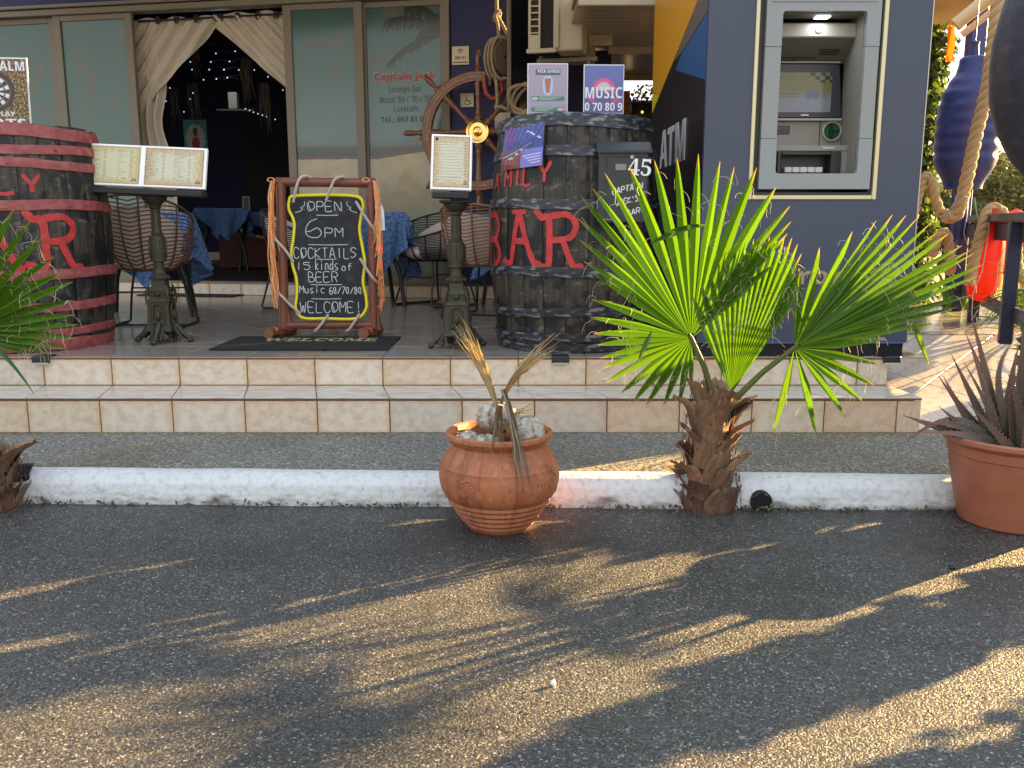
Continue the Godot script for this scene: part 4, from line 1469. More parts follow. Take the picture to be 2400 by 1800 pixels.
	mb.box(Vector3(0.02, 0.012, 0.0), Vector3(0.03, 0.008, 0.006), Basis(), 0.001)
	part("mouth", mb, mk(0.002, 0.025, 0.012, 0.2), rd)
	# lower block with cash drawer
	mb = MB.new()
	bx.call(mb, 1.3, 1.735, 1.475, 1.505, -4.86, -4.70, 0.004)
	bx.call(mb, 1.3, 1.368, 1.352, 1.474, -4.86, -4.70, 0.002)
	bx.call(mb, 1.7, 1.735, 1.352, 1.474, -4.86, -4.70, 0.002)
	part("drawer_block", mb, beige, c)
	mb = MB.new()
	bx.call(mb, 1.6, 1.665, 1.484, 1.498, -4.702, -4.697, 0.002)
	part("label_plate", mb, mk(0.42, 0.41, 0.38, 0.4), c)
	mb = MB.new()
	bx.call(mb, 1.369, 1.699, 1.352, 1.474, -4.86, -4.78)
	bx.call(mb, 1.369, 1.39, 1.352, 1.474, -4.78, -4.69, 0.004)
	bx.call(mb, 1.645, 1.699, 1.352, 1.474, -4.78, -4.69, 0.004)
	bx.call(mb, 1.39, 1.645, 1.455, 1.473, -4.78, -4.692, 0.004)
	part("pocket", mb, dark, c)
	mb = MB.new()
	mb.lathe([Vector2(0.0, 0.01), Vector2(0.06, 0.008), Vector2(0.062, 0.0)], 20, Transform3D(Basis(Vector3.RIGHT, PI / 2), Vector3(1.52, 1.4, -4.779) - o), -PI / 2, PI / 2)
	part("thumb_cut", mb, M.black_metal, c)
	for k in 5:
		mb = MB.new()
		bx.call(mb, 1.413 + k * 0.04, 1.45 + k * 0.04, 1.368, 1.396, -4.77, -4.7, 0.003)
		part("shutter_key", mb, mk(0.62, 0.62, 0.6, 0.5), c)
	# the lit lamp under the top of the niche
	var lit := mk(1, 1, 1)
	lit.emission_enabled = true
	lit.emission = Color(0.95, 0.97, 1.0)
	lit.emission_energy_multiplier = 0.35
	mb = MB.new()
	bx.call(mb, 1.502, 1.572, 2.108, 2.117, -4.655, -4.6, 0.003)
	part("lamp", mb, lit, c)
	var l := AreaLight3D.new()
	l.name = "lamp_light"
	l.area_size = Vector2(0.065, 0.05)
	l.light_energy = 0.005
	l.light_color = Color(0.95, 0.97, 1.0)
	l.shadow_enabled = true
	l.position = Vector3(1.537, 2.104, -4.627) - o
	l.rotation_degrees = Vector3(-90, 0, 0)
	c.add_child(l)

# ---------------------------------------------------------------- barrels
func barrel(label: String, at: Vector3, R: float, r: float, H: float, hoops: Array, hoop_m: Material, wood_tx: Texture2D, turn: float) -> Node3D:
	var b := thing("barrel", label, "barrel", at, 0.0, "painted barrels")
	var rad := func(y: float) -> float: return R - (R - r) * pow(absf(y / H - 0.48) / 0.52, 2.0)
	var N := 24
	for k in N:
		var a0 := turn + TAU * (k + 0.012) / N
		var a1 := turn + TAU * (k + 0.988) / N
		var top := H - (0.0 if k % 3 else rf(0.0, 0.012))
		var mb := MB.new()
		var tone := rf(0.75, 1.25)
		var uo := rf(0, 1)
		var out := rf(-0.0015, 0.0015)
		var st := func(u, t):
			var y: float = t * top
			var e: float = absf(u - 0.5) * 2.0
			var q: float = rad.call(y) + out - 0.006 * pow(e, 10.0)
			var an: float = lerpf(a0, a1, u)
			return Vector3(sin(an) * q, y, cos(an) * q)
		mb.grid(8, 16, st, func(_u, _t): return Color(tone, tone, tone), false)
		for i in mb.u.size():
			mb.u[i] = Vector2(mb.u[i].x * 0.14 + uo, mb.u[i].y)
		# the head end of the stave
		var y1 := top
		mb.face([Vector3(sin(a0) * r, y1, cos(a0) * r), Vector3(sin(a1) * r, y1, cos(a1) * r), Vector3(sin(a1) * (r - 0.03), y1, cos(a1) * (r - 0.03)), Vector3(sin(a0) * (r - 0.03), y1, cos(a0) * (r - 0.03))], Vector3.UP)
		var sm := mk(1, 1, 1, 0.7, 0.0, true)
		part("stave", mb, wood_mat(wood_tx), b)
	var core := MB.new()
	core.lathe([Vector2(0, 0.02), Vector2(rad.call(0.0) - 0.02, 0.02), Vector2(rad.call(H * 0.25) - 0.015, H * 0.25), Vector2(R - 0.014, H * 0.5), Vector2(rad.call(H * 0.75) - 0.015, H * 0.75), Vector2(r - 0.02, H - 0.03), Vector2(0, H - 0.03)], 40)
	part("barrel_head", core, M.black_wood, b)
	for h in hoops:
		var mb2 := MB.new()
		var q0: float = rad.call(h[0]) + 0.001
		var q1: float = rad.call(h[1]) + 0.001
		mb2.lathe([Vector2(q0, h[0]), Vector2(q0 + 0.007, h[0] + 0.002), Vector2((q0 + q1) / 2 + 0.009, (h[0] + h[1]) / 2), Vector2(q1 + 0.007, h[1] - 0.002), Vector2(q1, h[1])], 56)
		for i in mb2.v.size():
			var p := mb2.v[i]
			var an := atan2(p.x, p.z)
			p.y += 0.007 * sin(an * 3.0 + h[0] * 40.0) + 0.004 * nz.get_noise_2d(an * 120.0, h[0] * 900.0)
			mb2.v[i] = p
		part("hoop", mb2, hoop_m, b)
		mb2 = MB.new()
		for k in 3:
			var an2 = turn + h[0] * 7.0 + k * 2.1
			var yy: float = (h[0] + h[1]) / 2
			mb2.blob(Vector3(sin(an2), 0, cos(an2)) * (rad.call(yy) + 0.01) + Vector3(0, yy, 0), Vector3.ONE * 0.008, nz, 0.0, 8, 5)
		part("rivet", mb2, hoop_m, b)
	return b

var wood_cache := {}
func wood_mat(tx: Texture2D) -> Material:
	if not wood_cache.has(tx):
		var m := mk(1, 1, 1, 0.62, 0.0, true)
		m.albedo_texture = tx
		relief(m, tx, 0.15)
		wood_cache[tx] = m
	return wood_cache[tx]

func wood_print(sd: float) -> ImageTexture:
	var pix := func(x, y):
		var g: float = nz.get_noise_3d(x * 900.0, y * 60.0, sd) * 0.5 + nz.get_noise_3d(x * 2600.0, y * 160.0, sd + 9.0) * 0.5
		var soot: float = nz.get_noise_3d(x * 60.0, y * 70.0, sd + 20.0) + 0.5 * nz.get_noise_3d(x * 220.0, y * 300.0, sd + 50.0)
		var c := Color(0.068, 0.054, 0.038).lerp(Color(0.015, 0.0125, 0.01), clampf(0.5 + g * 1.6, 0, 1))
		c = c.lerp(Color(0.004, 0.004, 0.0045), smoothstep(-0.12, 0.2, soot))
		var pale: float = nz.get_noise_3d(x * 150.0, y * 600.0, sd + 70.0)
		c = c.lerp(Color(0.15, 0.13, 0.1), smoothstep(0.22, 0.5, pale) * 0.7 * smoothstep(0.2, -0.1, soot))
		return c.linear_to_srgb()
	return img_tex(320, 512, pix)

func barrels() -> void:
	var gunmetal := mk(1, 1, 1, 0.42, 0.25)
	gunmetal.albedo_texture = ntex(512, 0.022, [[0.0, 0.012, 0.014, 0.018], [0.45, 0.03, 0.034, 0.042], [0.62, 0.055, 0.06, 0.07], [0.7, 0.17, 0.18, 0.2], [1.0, 0.24, 0.25, 0.27]], 0, 3, 51)
	gunmetal.uv1_scale = Vector3(2.5, 3.0, 1)
	var oxide := mk(1, 1, 1, 0.6)
	oxide.albedo_texture = ntex(512, 0.03, [[0.0, 0.1, 0.05, 0.045], [0.3, 0.26, 0.05, 0.05], [0.65, 0.34, 0.085, 0.085], [1.0, 0.4, 0.2, 0.19]], 0, 5, 53)
	triplanar(oxide, 1.2)
	var H := 1.235
	var hs := [[1.165, 1.235], [1.015, 1.07], [0.755, 0.81], [0.4, 0.455], [0.19, 0.24], [0.055, 0.105], [0.0, 0.05]]
	var at := Vector3(0.35, FLOOR_Y, -5.075)
	var b := barrel("tall black barrel with grey hoops and red letters, under the gyros and music posters", at, 0.47, 0.415, H, hs, gunmetal, wood_print(3.0), 0.1)
	var red := mk(1, 1, 1, 0.45)
	red.albedo_texture = ntex(256, 0.02, [[0.0, 0.3, 0.02, 0.02], [0.5, 0.48, 0.022, 0.026], [1.0, 0.55, 0.05, 0.05]], 0, 4, 55)
	triplanar(red, 3.0)
	var on := func(R: float, r: float, HH: float, lift: float) -> Callable:
		return func(p: Vector2) -> Array:
			var q: float = R - (R - r) * pow(absf(p.y / HH - 0.48) / 0.52, 2.0) + lift
			return [Vector3(sin(p.x / R) * q, p.y, cos(p.x / R) * q), Vector3(sin(p.x / R), 0.0, cos(p.x / R))]
	var put: Callable = on.call(0.47, 0.415, H, 0.004)
	var deg := func(d: float) -> float: return deg_to_rad(d) * 0.47
	# small word above, big word below; x runs along the staves
	var mb := MB.new()
	strokes(mb, "F", deg.call(-88.0), 0.86, 0.05, 0.085, 0.017, put)
	strokes(mb, "A", deg.call(-72.0), 0.86, 0.05, 0.085, 0.017, put)
	strokes(mb, "M", deg.call(-57.0), 0.87, 0.055, 0.085, 0.017, put)
	path2d(mb, [Vector2(deg.call(-44.5), 0.875), Vector2(deg.call(-44.5), 0.965)], 0.018, put)
	strokes(mb, "L", deg.call(-39.0), 0.88, 0.05, 0.09, 0.018, put)
	strokes(mb, "Y", deg.call(-28.0), 0.89, 0.075, 0.105, 0.02, put)
	part("painted_lettering", mb, red, b)
	mb = MB.new()
	big_letters(mb, deg.call(-86.0), deg.call(-53.0), deg.call(-27.0), 0.45, 0.29, 0.033, put, 1.0)
	part("painted_lettering", mb, red, b)
	# the left barrel
	H = 1.19
	var at2 := Vector3(-2.77, FLOOR_Y, -5.05)
	var hs2 := [[1.12, 1.185], [1.035, 1.085], [0.96, 1.01], [0.745, 0.8], [0.39, 0.445], [0.22, 0.27], [0.08, 0.125], [0.0, 0.07]]
	var b2 := barrel("weathered barrel with faded red hoops and red letters, at the left edge behind the palm", at2, 0.475, 0.42, H, hs2, oxide, wood_print(31.0), 0.0)
	var put2: Callable = on.call(0.475, 0.42, H, 0.004)
	mb = MB.new()
	strokes(mb, "FAMI", deg.call(-34.0), 0.8, 0.3, 0.09, 0.018, put2)
	strokes(mb, "L", deg.call(19.0), 0.835, 0.075, 0.09, 0.02, put2)
	strokes(mb, "Y", deg.call(33.0), 0.84, 0.085, 0.09, 0.022, put2)
	part("painted_lettering", mb, red, b2)
	mb = MB.new()
	big_letters(mb, deg.call(-38.0), deg.call(0.0), deg.call(34.0), 0.44, 0.29, 0.038, put2, 1.1)
	part("painted_lettering", mb, red, b2)

# B, A and R in brushed capitals with curled feet
func big_letters(mb: MB, xb: float, xa: float, xr: float, y: float, h: float, th: float, put: Callable, wd: float) -> void:
	var w := 0.2 * wd
	var f := func(x0: float, pts: Array) -> Array:
		var o := []
		for p in pts:
			o.append(Vector2(x0 + p.x * w, y + p.y * h))
		return o
	path2d(mb, f.call(xb, [Vector2(-0.15, 1.02), Vector2(0.25, 0.92), Vector2(0.25, 0.0), Vector2(0.8, 0.06), Vector2(1.0, 0.25), Vector2(0.75, 0.48), Vector2(0.25, 0.5)]), th, put)
	path2d(mb, f.call(xb, [Vector2(0.25, 0.94), Vector2(0.75, 0.95), Vector2(0.95, 0.75), Vector2(0.75, 0.52), Vector2(0.3, 0.5)]), th, put)
	path2d(mb, f.call(xa, [Vector2(0.2, 1.0), Vector2(0.7, 1.0)]), th * 0.8, put)
	path2d(mb, f.call(xa, [Vector2(0.45, 0.98), Vector2(0.32, 0.6), Vector2(0.2, 0.15), Vector2(0.05, 0.06), Vector2(-0.12, 0.16)]), th, put)
	path2d(mb, f.call(xa, [Vector2(0.5, 0.98), Vector2(0.7, 0.5), Vector2(0.95, 0.08), Vector2(1.12, 0.02)]), th, put)
	path2d(mb, f.call(xa, [Vector2(0.28, 0.48), Vector2(0.72, 0.48)]), th, put)
	path2d(mb, f.call(xr, [Vector2(-0.1, 1.06), Vector2(0.1, 0.9), Vector2(0.3, 0.86), Vector2(0.3, 0.1), Vector2(0.15, 0.02), Vector2(-0.15, 0.12)]), th * 1.1, put)
	path2d(mb, f.call(xr, [Vector2(0.2, 0.9), Vector2(0.75, 0.95), Vector2(1.0, 0.78), Vector2(0.85, 0.55), Vector2(0.35, 0.5)]), th, put)
	path2d(mb, f.call(xr, [Vector2(0.65, 0.53), Vector2(0.8, 0.25), Vector2(0.95, 0.05), Vector2(1.2, 0.04)]), th, put)

# ---------------------------------------------------------------- boards, menus, posters, letter box
func menu_print(two: bool) -> ImageTexture:
	var W := 384 if two else 160
	var H := 176 if two else 224
	var im := Image.create(W, H, false, Image.FORMAT_RGB8)
	var pages := 2 if two else 1
	for y in H:
		for x in W:
			var pw := W / pages
			var px := x % pw
			var e: float = minf(minf(px, pw - 1 - px), minf(y, H - 1 - y)) - 7.0 - 2.5 * nz.get_noise_2d(x * 9.0, y * 9.0)
			var c := Color(0.95, 0.95, 0.95)
			if e > 0.0:
				var n: float = nz.get_noise_2d(x * 1.6, y * 1.6 + 400.0)
				c = Color(0.72, 0.6, 0.42).lerp(Color(0.78, 0.76, 0.66), clampf(e / 34.0 + n * 0.7, 0, 1))
				if two and x < pw:
					c = c.lerp(Color(0.8, 0.8, 0.5), 0.25)
				if e < 3.0:
					c = c.darkened(0.25)
			im.set_pixel(x, y, c)
	var ink := Color(0.25, 0.2, 0.16)
	var r := RandomNumberGenerator.new()
	r.seed = 4
	var cols: Array = [[24, 82], [118, 160], [202, 258], [286, 336]] if two else [[18, 138]]
	for c in cols:
		var y := 30 if not two else 24
		while y < H - 26:
			var head := r.randf() < 0.14
			var x0: int = c[0] + (14 if head else 0)
			var x1: int = c[1] - (r.randi() % 26) - (10 if not two else 14)
			var x := x0
			while x < x1:
				var l := 2 + r.randi() % 5
				im.fill_rect(Rect2i(x, y, l, 2 if head else 1), ink)
				x += l + 2
			if not head:
				im.fill_rect(Rect2i(c[1] - 7, y, 8, 1 if two else 2), ink)
			y += (6 if two else 12)
	for p in pages:
		disc(im, 19 + p * 500, 19, 7, 7, Color(0.2, 0.1, 0.13))
		var sx := (p + 1) * W / pages - 24
		stroke(im, Vector2(sx - 7, H - 22), Vector2(sx + 7, H - 22), 1.6, ink)
		for k in 3:
			stroke(im, Vector2(sx - 5 + k * 5, H - 36 + absi(k - 1) * 3), Vector2(sx - 5 + k * 5, H - 23), 0.6, ink)
			stroke(im, Vector2(sx - 4 + k * 5, H - 32), Vector2(sx - 4 + k * 5, H - 26), 1.4, Color(0.42, 0.36, 0.3))
	return ImageTexture.create_from_image(im)

func pedestal(called: String, label: String, at: Vector3, h: float) -> Node3D:
	var t := thing(called, label, "stand", at)
	var mb := MB.new()
	mb.lathe([Vector2(0.03, 0.36), Vector2(0.05, 0.365), Vector2(0.052, 0.385), Vector2(0.034, 0.4), Vector2(0.03, 0.42), Vector2(0.029, h * 0.56), Vector2(0.046, h * 0.565), Vector2(0.044, h * 0.585), Vector2(0.05, h * 0.6), Vector2(0.046, h * 0.66), Vector2(0.044, h * 0.73), Vector2(0.03, h * 0.745), Vector2(0.032, h * 0.76), Vector2(0.026, h * 0.77), Vector2(0.024, h - 0.07), Vector2(0.034, h - 0.06), Vector2(0.03, h - 0.05), Vector2(0.046, h - 0.035), Vector2(0.066, h - 0.015), Vector2(0.07, h)], 16)
	part("column", mb, M.iron, t)
	mb = MB.new()
	for k in 8:
		var a := TAU * k / 8.0
		mb.box(Vector3(sin(a) * 0.046, h * 0.665, cos(a) * 0.046), Vector3(0.014, h * 0.1, 0.014), Basis(Vector3.UP, a), 0.004)
		mb.tube([Vector3(sin(a) * 0.028, 0.43, cos(a) * 0.028), Vector3(sin(a) * 0.028, h * 0.55, cos(a) * 0.028)], 0.005, 5)
		mb.tube([Vector3(sin(a) * 0.026, h * 0.78, cos(a) * 0.026), Vector3(sin(a) * 0.0245, h - 0.075, cos(a) * 0.0245)], 0.004, 5)
	for k in 12:
		var a2 := TAU * k / 12.0
		mb.blob(Vector3(sin(a2) * 0.05, 0.375, cos(a2) * 0.05), Vector3(0.009, 0.011, 0.009), nz, 0.0, 8, 5)
	part("ornament", mb, M.iron, t)
	mb = MB.new()
	var sq := func(w0: float, w1: float, y0: float, y1: float) -> void:
		for s in 4:
			var b0 := Basis(Vector3.UP, PI / 2 * s)
			mb.face([b0 * Vector3(-w0, y0, w0), b0 * Vector3(w0, y0, w0), b0 * Vector3(w1, y1, w1), b0 * Vector3(-w1, y1, w1)], b0 * Vector3(0, 0.1, 1))
	for q in [[0.075, 0.07, 0.07, 0.1], [0.066, 0.058, 0.1, 0.24], [0.066, 0.05, 0.24, 0.262], [0.048, 0.052, 0.262, 0.3], [0.056, 0.042, 0.3, 0.32], [0.04, 0.034, 0.32, 0.37]]:
		sq.call(q[0], q[1], q[2], q[3])
	part("base", mb, M.iron, t)
	for s in 4:
		# raised frame, arch and boss on each side of the base
		mb = MB.new()
		var b1 := Basis(Vector3.UP, PI / 2 * s)
		var arch := []
		for k in 9:
			var an := PI * k / 8.0
			arch.append(b1 * Vector3(0.03 * cos(an), 0.2 + 0.028 * sin(an), 0.0645))
		arch.push_front(b1 * Vector3(0.032, 0.11, 0.069))
		arch.append(b1 * Vector3(-0.032, 0.11, 0.069))
		mb.tube(arch, 0.0065, 6)
		mb.blob(b1 * Vector3(0, 0.16, 0.066), Vector3(0.016, 0.03, 0.016), nz, 0.2, 10, 7)
		mb.blob(b1 * Vector3(0, 0.285, 0.053), Vector3(0.018, 0.014, 0.014), nz, 0.2, 10, 7)
		for e in [-1.0, 1.0]:
			mb.tube([b1 * Vector3(e * 0.05, 0.335, 0.045), b1 * Vector3(e * 0.06, 0.3, 0.055), b1 * Vector3(e * 0.064, 0.26, 0.064), b1 * Vector3(e * 0.062, 0.22, 0.062)], [0.003, 0.008, 0.006, 0.003], 6)
			mb.blob(b1 * Vector3(e * 0.02, 0.12, 0.07), Vector3(0.01, 0.012, 0.008), nz, 0.2, 8, 5)
		part("relief", mb, M.iron, t)
	for s in 4:
		mb = MB.new()
		var a4 := PI / 2 * s + (0.0 if h > 0.81 else 0.35)
		var e := Vector3(sin(a4), 0, cos(a4))
		mb.tube([e * 0.05 + Vector3(0, 0.12, 0), e * 0.085 + Vector3(0, 0.085, 0), e * 0.11 + Vector3(0, 0.055, 0), e * 0.135 + Vector3(0, 0.035, 0), e * 0.15 + Vector3(0, 0.022, 0)], [0.016, 0.021, 0.017, 0.012, 0.014], 8)
		mb.blob(e * 0.152 + Vector3(0, 0.016, 0), Vector3(0.02, 0.016, 0.02), nz, 0.15, 10, 6)
		var curl := []
		for k in 9:
			var an2 := PI * 1.5 * k / 8.0
			curl.append(e * (0.095 + 0.02 * cos(an2)) + Vector3(0, 0.032 + 0.02 * sin(an2), 0))
		mb.tube(curl, 0.006, 6)
		var sd := e.cross(Vector3.UP)
		for k in [-1.0, 1.0]:
			mb.tube([e * 0.06 + sd * k * 0.02 + Vector3(0, 0.1, 0), e * 0.1 + sd * k * 0.03 + Vector3(0, 0.05, 0), e * 0.12 + sd * k * 0.02 + Vector3(0, 0.02, 0)], [0.008, 0.01, 0.005], 6)
		part("foot", mb, M.iron, t)
	mb = MB.new()
	mb.box(Vector3(0, h + 0.006, 0), Vector3(0.17, 0.012, 0.17), Basis(), 0.003)
	part("top_plate", mb, M.black_metal, t)
	return t

func menu_board(label: String, at: Vector3, w: float, h: float, tilt: float, yaw: float, roll: float, tx: Texture2D) -> void:
	var b := thing("menu_board", label, "menu board", at)
	b.transform = Transform3D(Basis(Vector3.UP, yaw) * Basis(Vector3.BACK, roll) * Basis(Vector3.RIGHT, tilt), at)
	var mb := MB.new()
	mb.box(Vector3(0, h / 2, -0.012), Vector3(w, h, 0.018), Basis(), 0.003)
	part("panel", mb, M.white_plastic, b)
	var pm := printed(tx, 0.25)
	part("sheet", quad_uv(w - 0.006, h - 0.006, 0.0), pm, b, Transform3D(Basis(), Vector3(0, h / 2, -0.0005)))
	mb = MB.new()
	mb.box(Vector3(0, -0.02, -0.03), Vector3(w - 0.02, 0.035, 0.11), Basis(Vector3.RIGHT, -tilt), 0.006)
	part("ledge", mb, M.black_wood, b)

func chalkboard() -> void:
	var c := thing("chalkboard", "black chalkboard with yellow edge in a red log frame, opening hours in chalk", "chalkboard", Vector3(-1.11, FLOOR_Y, -5.36))
	var f := hold("frame", c, Transform3D(Basis(Vector3.RIGHT, -0.03), Vector3.ZERO))
	var mb := MB.new()
	var log_bar := func(m: MB, p: Vector3, q: Vector3, r: float) -> void:
		var pts := []
		var rr := []
		for k in 9:
			pts.append(p.lerp(q, k / 8.0) + Vector3(nz.get_noise_2d(k * 30.0, p.x * 900.0), nz.get_noise_2d(k * 30.0, p.y * 700.0 + 50.0), 0) * 0.004)
			rr.append(r * (1.0 + 0.05 * nz.get_noise_2d(k * 40.0, p.x * 300.0 + p.y * 500.0)))
		m.tube(pts, rr, 16)
	log_bar.call(mb, Vector3(-0.28, 0.05, 0), Vector3(-0.266, 0.945, 0), 0.03)
	part("post", mb, M.red_wood, f)
	mb = MB.new()
	log_bar.call(mb, Vector3(0.268, 0.05, 0), Vector3(0.272, 0.945, 0), 0.028)
	part("post", mb, M.red_wood, f)
	mb = MB.new()
	log_bar.call(mb, Vector3(-0.292, 0.925, 0.002), Vector3(0.298, 0.918, 0.002), 0.027)
	part("top_rail", mb, M.red_wood, f)
	mb = MB.new()
	log_bar.call(mb, Vector3(-0.26, 0.07, 0), Vector3(0.26, 0.075, 0), 0.024)
	part("bottom_rail", mb, M.red_wood, f)
	for s in [-1.0, 1.0]:
		mb = MB.new()
		log_bar.call(mb, Vector3(s * 0.27 - 0.07 if s < 0 else 0.225, 0.034, 0.14), Vector3(s * 0.27, 0.034, -0.16), 0.034)
		part("foot", mb, M.red_wood, f)
		mb = MB.new()
		mb.ext([Vector2(-0.045, 0), Vector2(0.045, 0), Vector2(0.025, 0.16), Vector2(-0.02, 0.16)], 0.03, Transform3D(Basis(), Vector3(s * 0.272, 0.04, -0.015)), 0.006)
		part("brace", mb, M.red_wood, f)
	# the board itself: a wavy outline, taken half way round
	var raw := [Vector2(-0.19, 0.842), Vector2(-0.218, 0.815), Vector2(-0.222, 0.765), Vector2(-0.2, 0.715), Vector2(-0.192, 0.67), Vector2(-0.203, 0.577), Vector2(-0.216, 0.51), Vector2(-0.209, 0.43), Vector2(-0.189, 0.35), Vector2(-0.19, 0.255), Vector2(-0.198, 0.172), Vector2(-0.155, 0.118), Vector2(-0.018, 0.114), Vector2(0.16, 0.114), Vector2(0.223, 0.165), Vector2(0.228, 0.24), Vector2(0.211, 0.335), Vector2(0.224, 0.443), Vector2(0.213, 0.537), Vector2(0.197, 0.643), Vector2(0.208, 0.723), Vector2(0.221, 0.795), Vector2(0.183, 0.84), Vector2(0.01, 0.849), Vector2(-0.19, 0.842)]
	var cv := Curve2D.new()
	for k in raw.size():
		var a: Vector2 = raw[(k - 1 + 24) % 24]
		var b: Vector2 = raw[(k + 1) % 24]
		cv.add_point(raw[k], (a - b) / 6.0, (b - a) / 6.0)
	cv.bake_interval = 0.018
	var out := cv.get_baked_points()
	out.remove_at(out.size() - 1)
	var tilt := Transform3D(Basis(Vector3.RIGHT, -0.05), Vector3(0, 0, 0.012))
	var bd := hold("board", c, tilt)
	mb = MB.new()
	mb.ext(Array(out), 0.014, Transform3D(), 0.003)
	var slate := mk(1, 1, 1, 0.7)
	slate.albedo_texture = ntex(512, 0.012, [[0.0, 0.006, 0.0075, 0.01], [0.6, 0.013, 0.015, 0.019], [1.0, 0.042, 0.046, 0.054]], 0, 6, 57)
	triplanar(slate, 2.2)
	part("slate", mb, slate, bd)
	mb = MB.new()
	var rim := []
	for p in out:
		rim.append(Vector3(p.x, p.y, 0.008))
	rim.append(rim[0])
	rim.append(rim[1])
	mb.tube(rim, 0.0105, 8, false)
	part("yellow_edge", mb, mk(0.78, 0.66, 0.012, 0.45), bd)
	var put := flat_put(0.0155)
	var th := 0.0047
	for w in [["OPEN", -0.108, 0.755, 0.2, 0.055], ["6", -0.121, 0.6, 0.09, 0.11], ["PM", -0.01, 0.6, 0.11, 0.054], ["COCKTAILS", -0.2, 0.477, 0.375, 0.06], ["15", -0.19, 0.409, 0.085, 0.042], ["kinds", -0.07, 0.406, 0.137, 0.057], ["of", 0.088, 0.403, 0.063, 0.04], ["BEER", -0.115, 0.335, 0.175, 0.058], ["Music", -0.172, 0.268, 0.155, 0.042], ["60/70/80", 0.008, 0.262, 0.195, 0.04], ["WELCOME!", -0.17, 0.152, 0.37, 0.062]]:
		mb = MB.new()
		strokes(mb, w[0], w[1], w[2], w[3], w[4], th, put, 0.0018)
		part("chalk_lettering", mb, M.chalk, bd)
	mb = MB.new()
	for l in [[-0.058, 0.073, 0.731], [-0.113, 0.127, 0.557], [-0.072, 0.056, 0.471], [-0.105, 0.085, 0.319], [-0.102, 0.079, 0.234]]:
		path2d(mb, [Vector2(l[0], l[2]), Vector2((l[0] + l[1]) / 2, l[2] - 0.002), Vector2(l[1], l[2])], th * 0.9, put)
	for s in [-1.0, 1.0]:
		path2d(mb, [Vector2(s * 0.125, 0.81), Vector2(s * 0.13, 0.785), Vector2(s * 0.15, 0.775), Vector2(s * 0.14, 0.765), Vector2(s * 0.16, 0.752), Vector2(s * 0.185, 0.746)], th * 0.8, put)
		path2d(mb, [Vector2(s * 0.128, 0.765), Vector2(s * 0.13, 0.763)], th * 1.2, put)
	part("chalk_flourish", mb, M.chalk, bd)
	# cords that lace the board to the frame
	for r in [[Vector3(-0.185, 0.805, 0.022), Vector3(-0.165, 0.87, 0.04), Vector3(-0.14, 0.94, 0.03), Vector3(-0.1, 0.957, 0.0), Vector3(-0.08, 0.93, -0.03)], [Vector3(0.01, 0.815, 0.022), Vector3(0.04, 0.88, 0.04), Vector3(0.07, 0.938, 0.03), Vector3(0.11, 0.952, 0.0), Vector3(0.12, 0.93, -0.03)],
		[Vector3(0.185, 0.81, 0.02), Vector3(0.225, 0.745, 0.03), Vector3(0.275, 0.67, 0.034), Vector3(0.305, 0.63, 0.0)], [Vector3(0.2, 0.475, 0.02), Vector3(0.235, 0.42, 0.03), Vector3(0.275, 0.36, 0.034), Vector3(0.302, 0.325, 0.0)],
		[Vector3(-0.315, 0.6, 0.0), Vector3(-0.29, 0.58, 0.034), Vector3(-0.24, 0.52, 0.03), Vector3(-0.2, 0.455, 0.02)], [Vector3(-0.305, 0.27, 0.0), Vector3(-0.27, 0.245, 0.034), Vector3(-0.22, 0.19, 0.03), Vector3(-0.172, 0.145, 0.02)],
		[Vector3(-0.004, 0.138, 0.02), Vector3(-0.03, 0.1, 0.034), Vector3(-0.07, 0.052, 0.03), Vector3(-0.095, 0.036, 0.0)], [Vector3(0.185, 0.142, 0.02), Vector3(0.16, 0.1, 0.034), Vector3(0.125, 0.052, 0.03), Vector3(0.1, 0.036, 0.0)]]:
		mb = MB.new()
		mb.rope(r, 0.009, 3, 0.032, 0.006, 5)
		part("cord", mb, M.rope_white, c)
	# orange raffia ribbons
	for s in [-1.0, 1.0]:
		mb = MB.new()
		var orange := [Color(0.75, 0.2, 0.03), Color(0.8, 0.3, 0.08), Color(0.75, 0.5, 0.3), Color(0.8, 0.42, 0.16)]
		for k in 34:
			mb.col = orange[k % 4]
			var L := rf(0.25, 0.78)
			var x: float = s * 0.3 + rf(-0.012, 0.012)
			var pts := [Vector3(x, 0.93, 0.02)]
			var sway := rf(-0.03, 0.03)
			for j in 9:
				var t := (j + 1) / 9.0
				pts.append(Vector3(x + s * 0.02 * sin(t * 3.0) + sway * t * sin(t * 4.0 + k) + rf(-0.003, 0.003), 0.93 - L * t, 0.035 + 0.012 * sin(t * 7.0 + k)))
			mb.band(pts, rf(0.003, 0.006), Vector3(rf(-0.5, 0.5), 0.1, 1).normalized())
		for k in 5:
			var lp := []
			for j in 12:
				var an := TAU * j / 11.0
				lp.append(Vector3(s * 0.3 - 0.02 * s + 0.02 * s * cos(an) + rf(-0.004, 0.004) - 0.03, 0.935 + 0.012 * sin(an), 0.03))
			mb.band(lp, 0.004, Vector3(0, 0.3, 1).normalized())
		for k in 6:
			var lp2 := []
			var cy := rf(0.25, 0.5)
			for j in 10:
				var an2 := PI * j / 9.0
				lp2.append(Vector3(s * (0.3 + rf(0.02, 0.05) * sin(an2)), cy + 0.12 * cos(an2), 0.04))
			mb.band(lp2, 0.003, Vector3(0, 0, 1))
		var rm := mk(1, 1, 1, 0.7, 0.0, true)
		rm.backlight = Color(0.5, 0.25, 0.08)
		part("raffia_ribbon", mb, rm, c)
	mb = MB.new()
	mb.band([Vector3(0.315, 0.86, 0.03), Vector3(0.33, 0.75, 0.035), Vector3(0.335, 0.64, 0.03)], [0.012, 0.045, 0.04], Vector3(0.1, 0, 1).normalized())
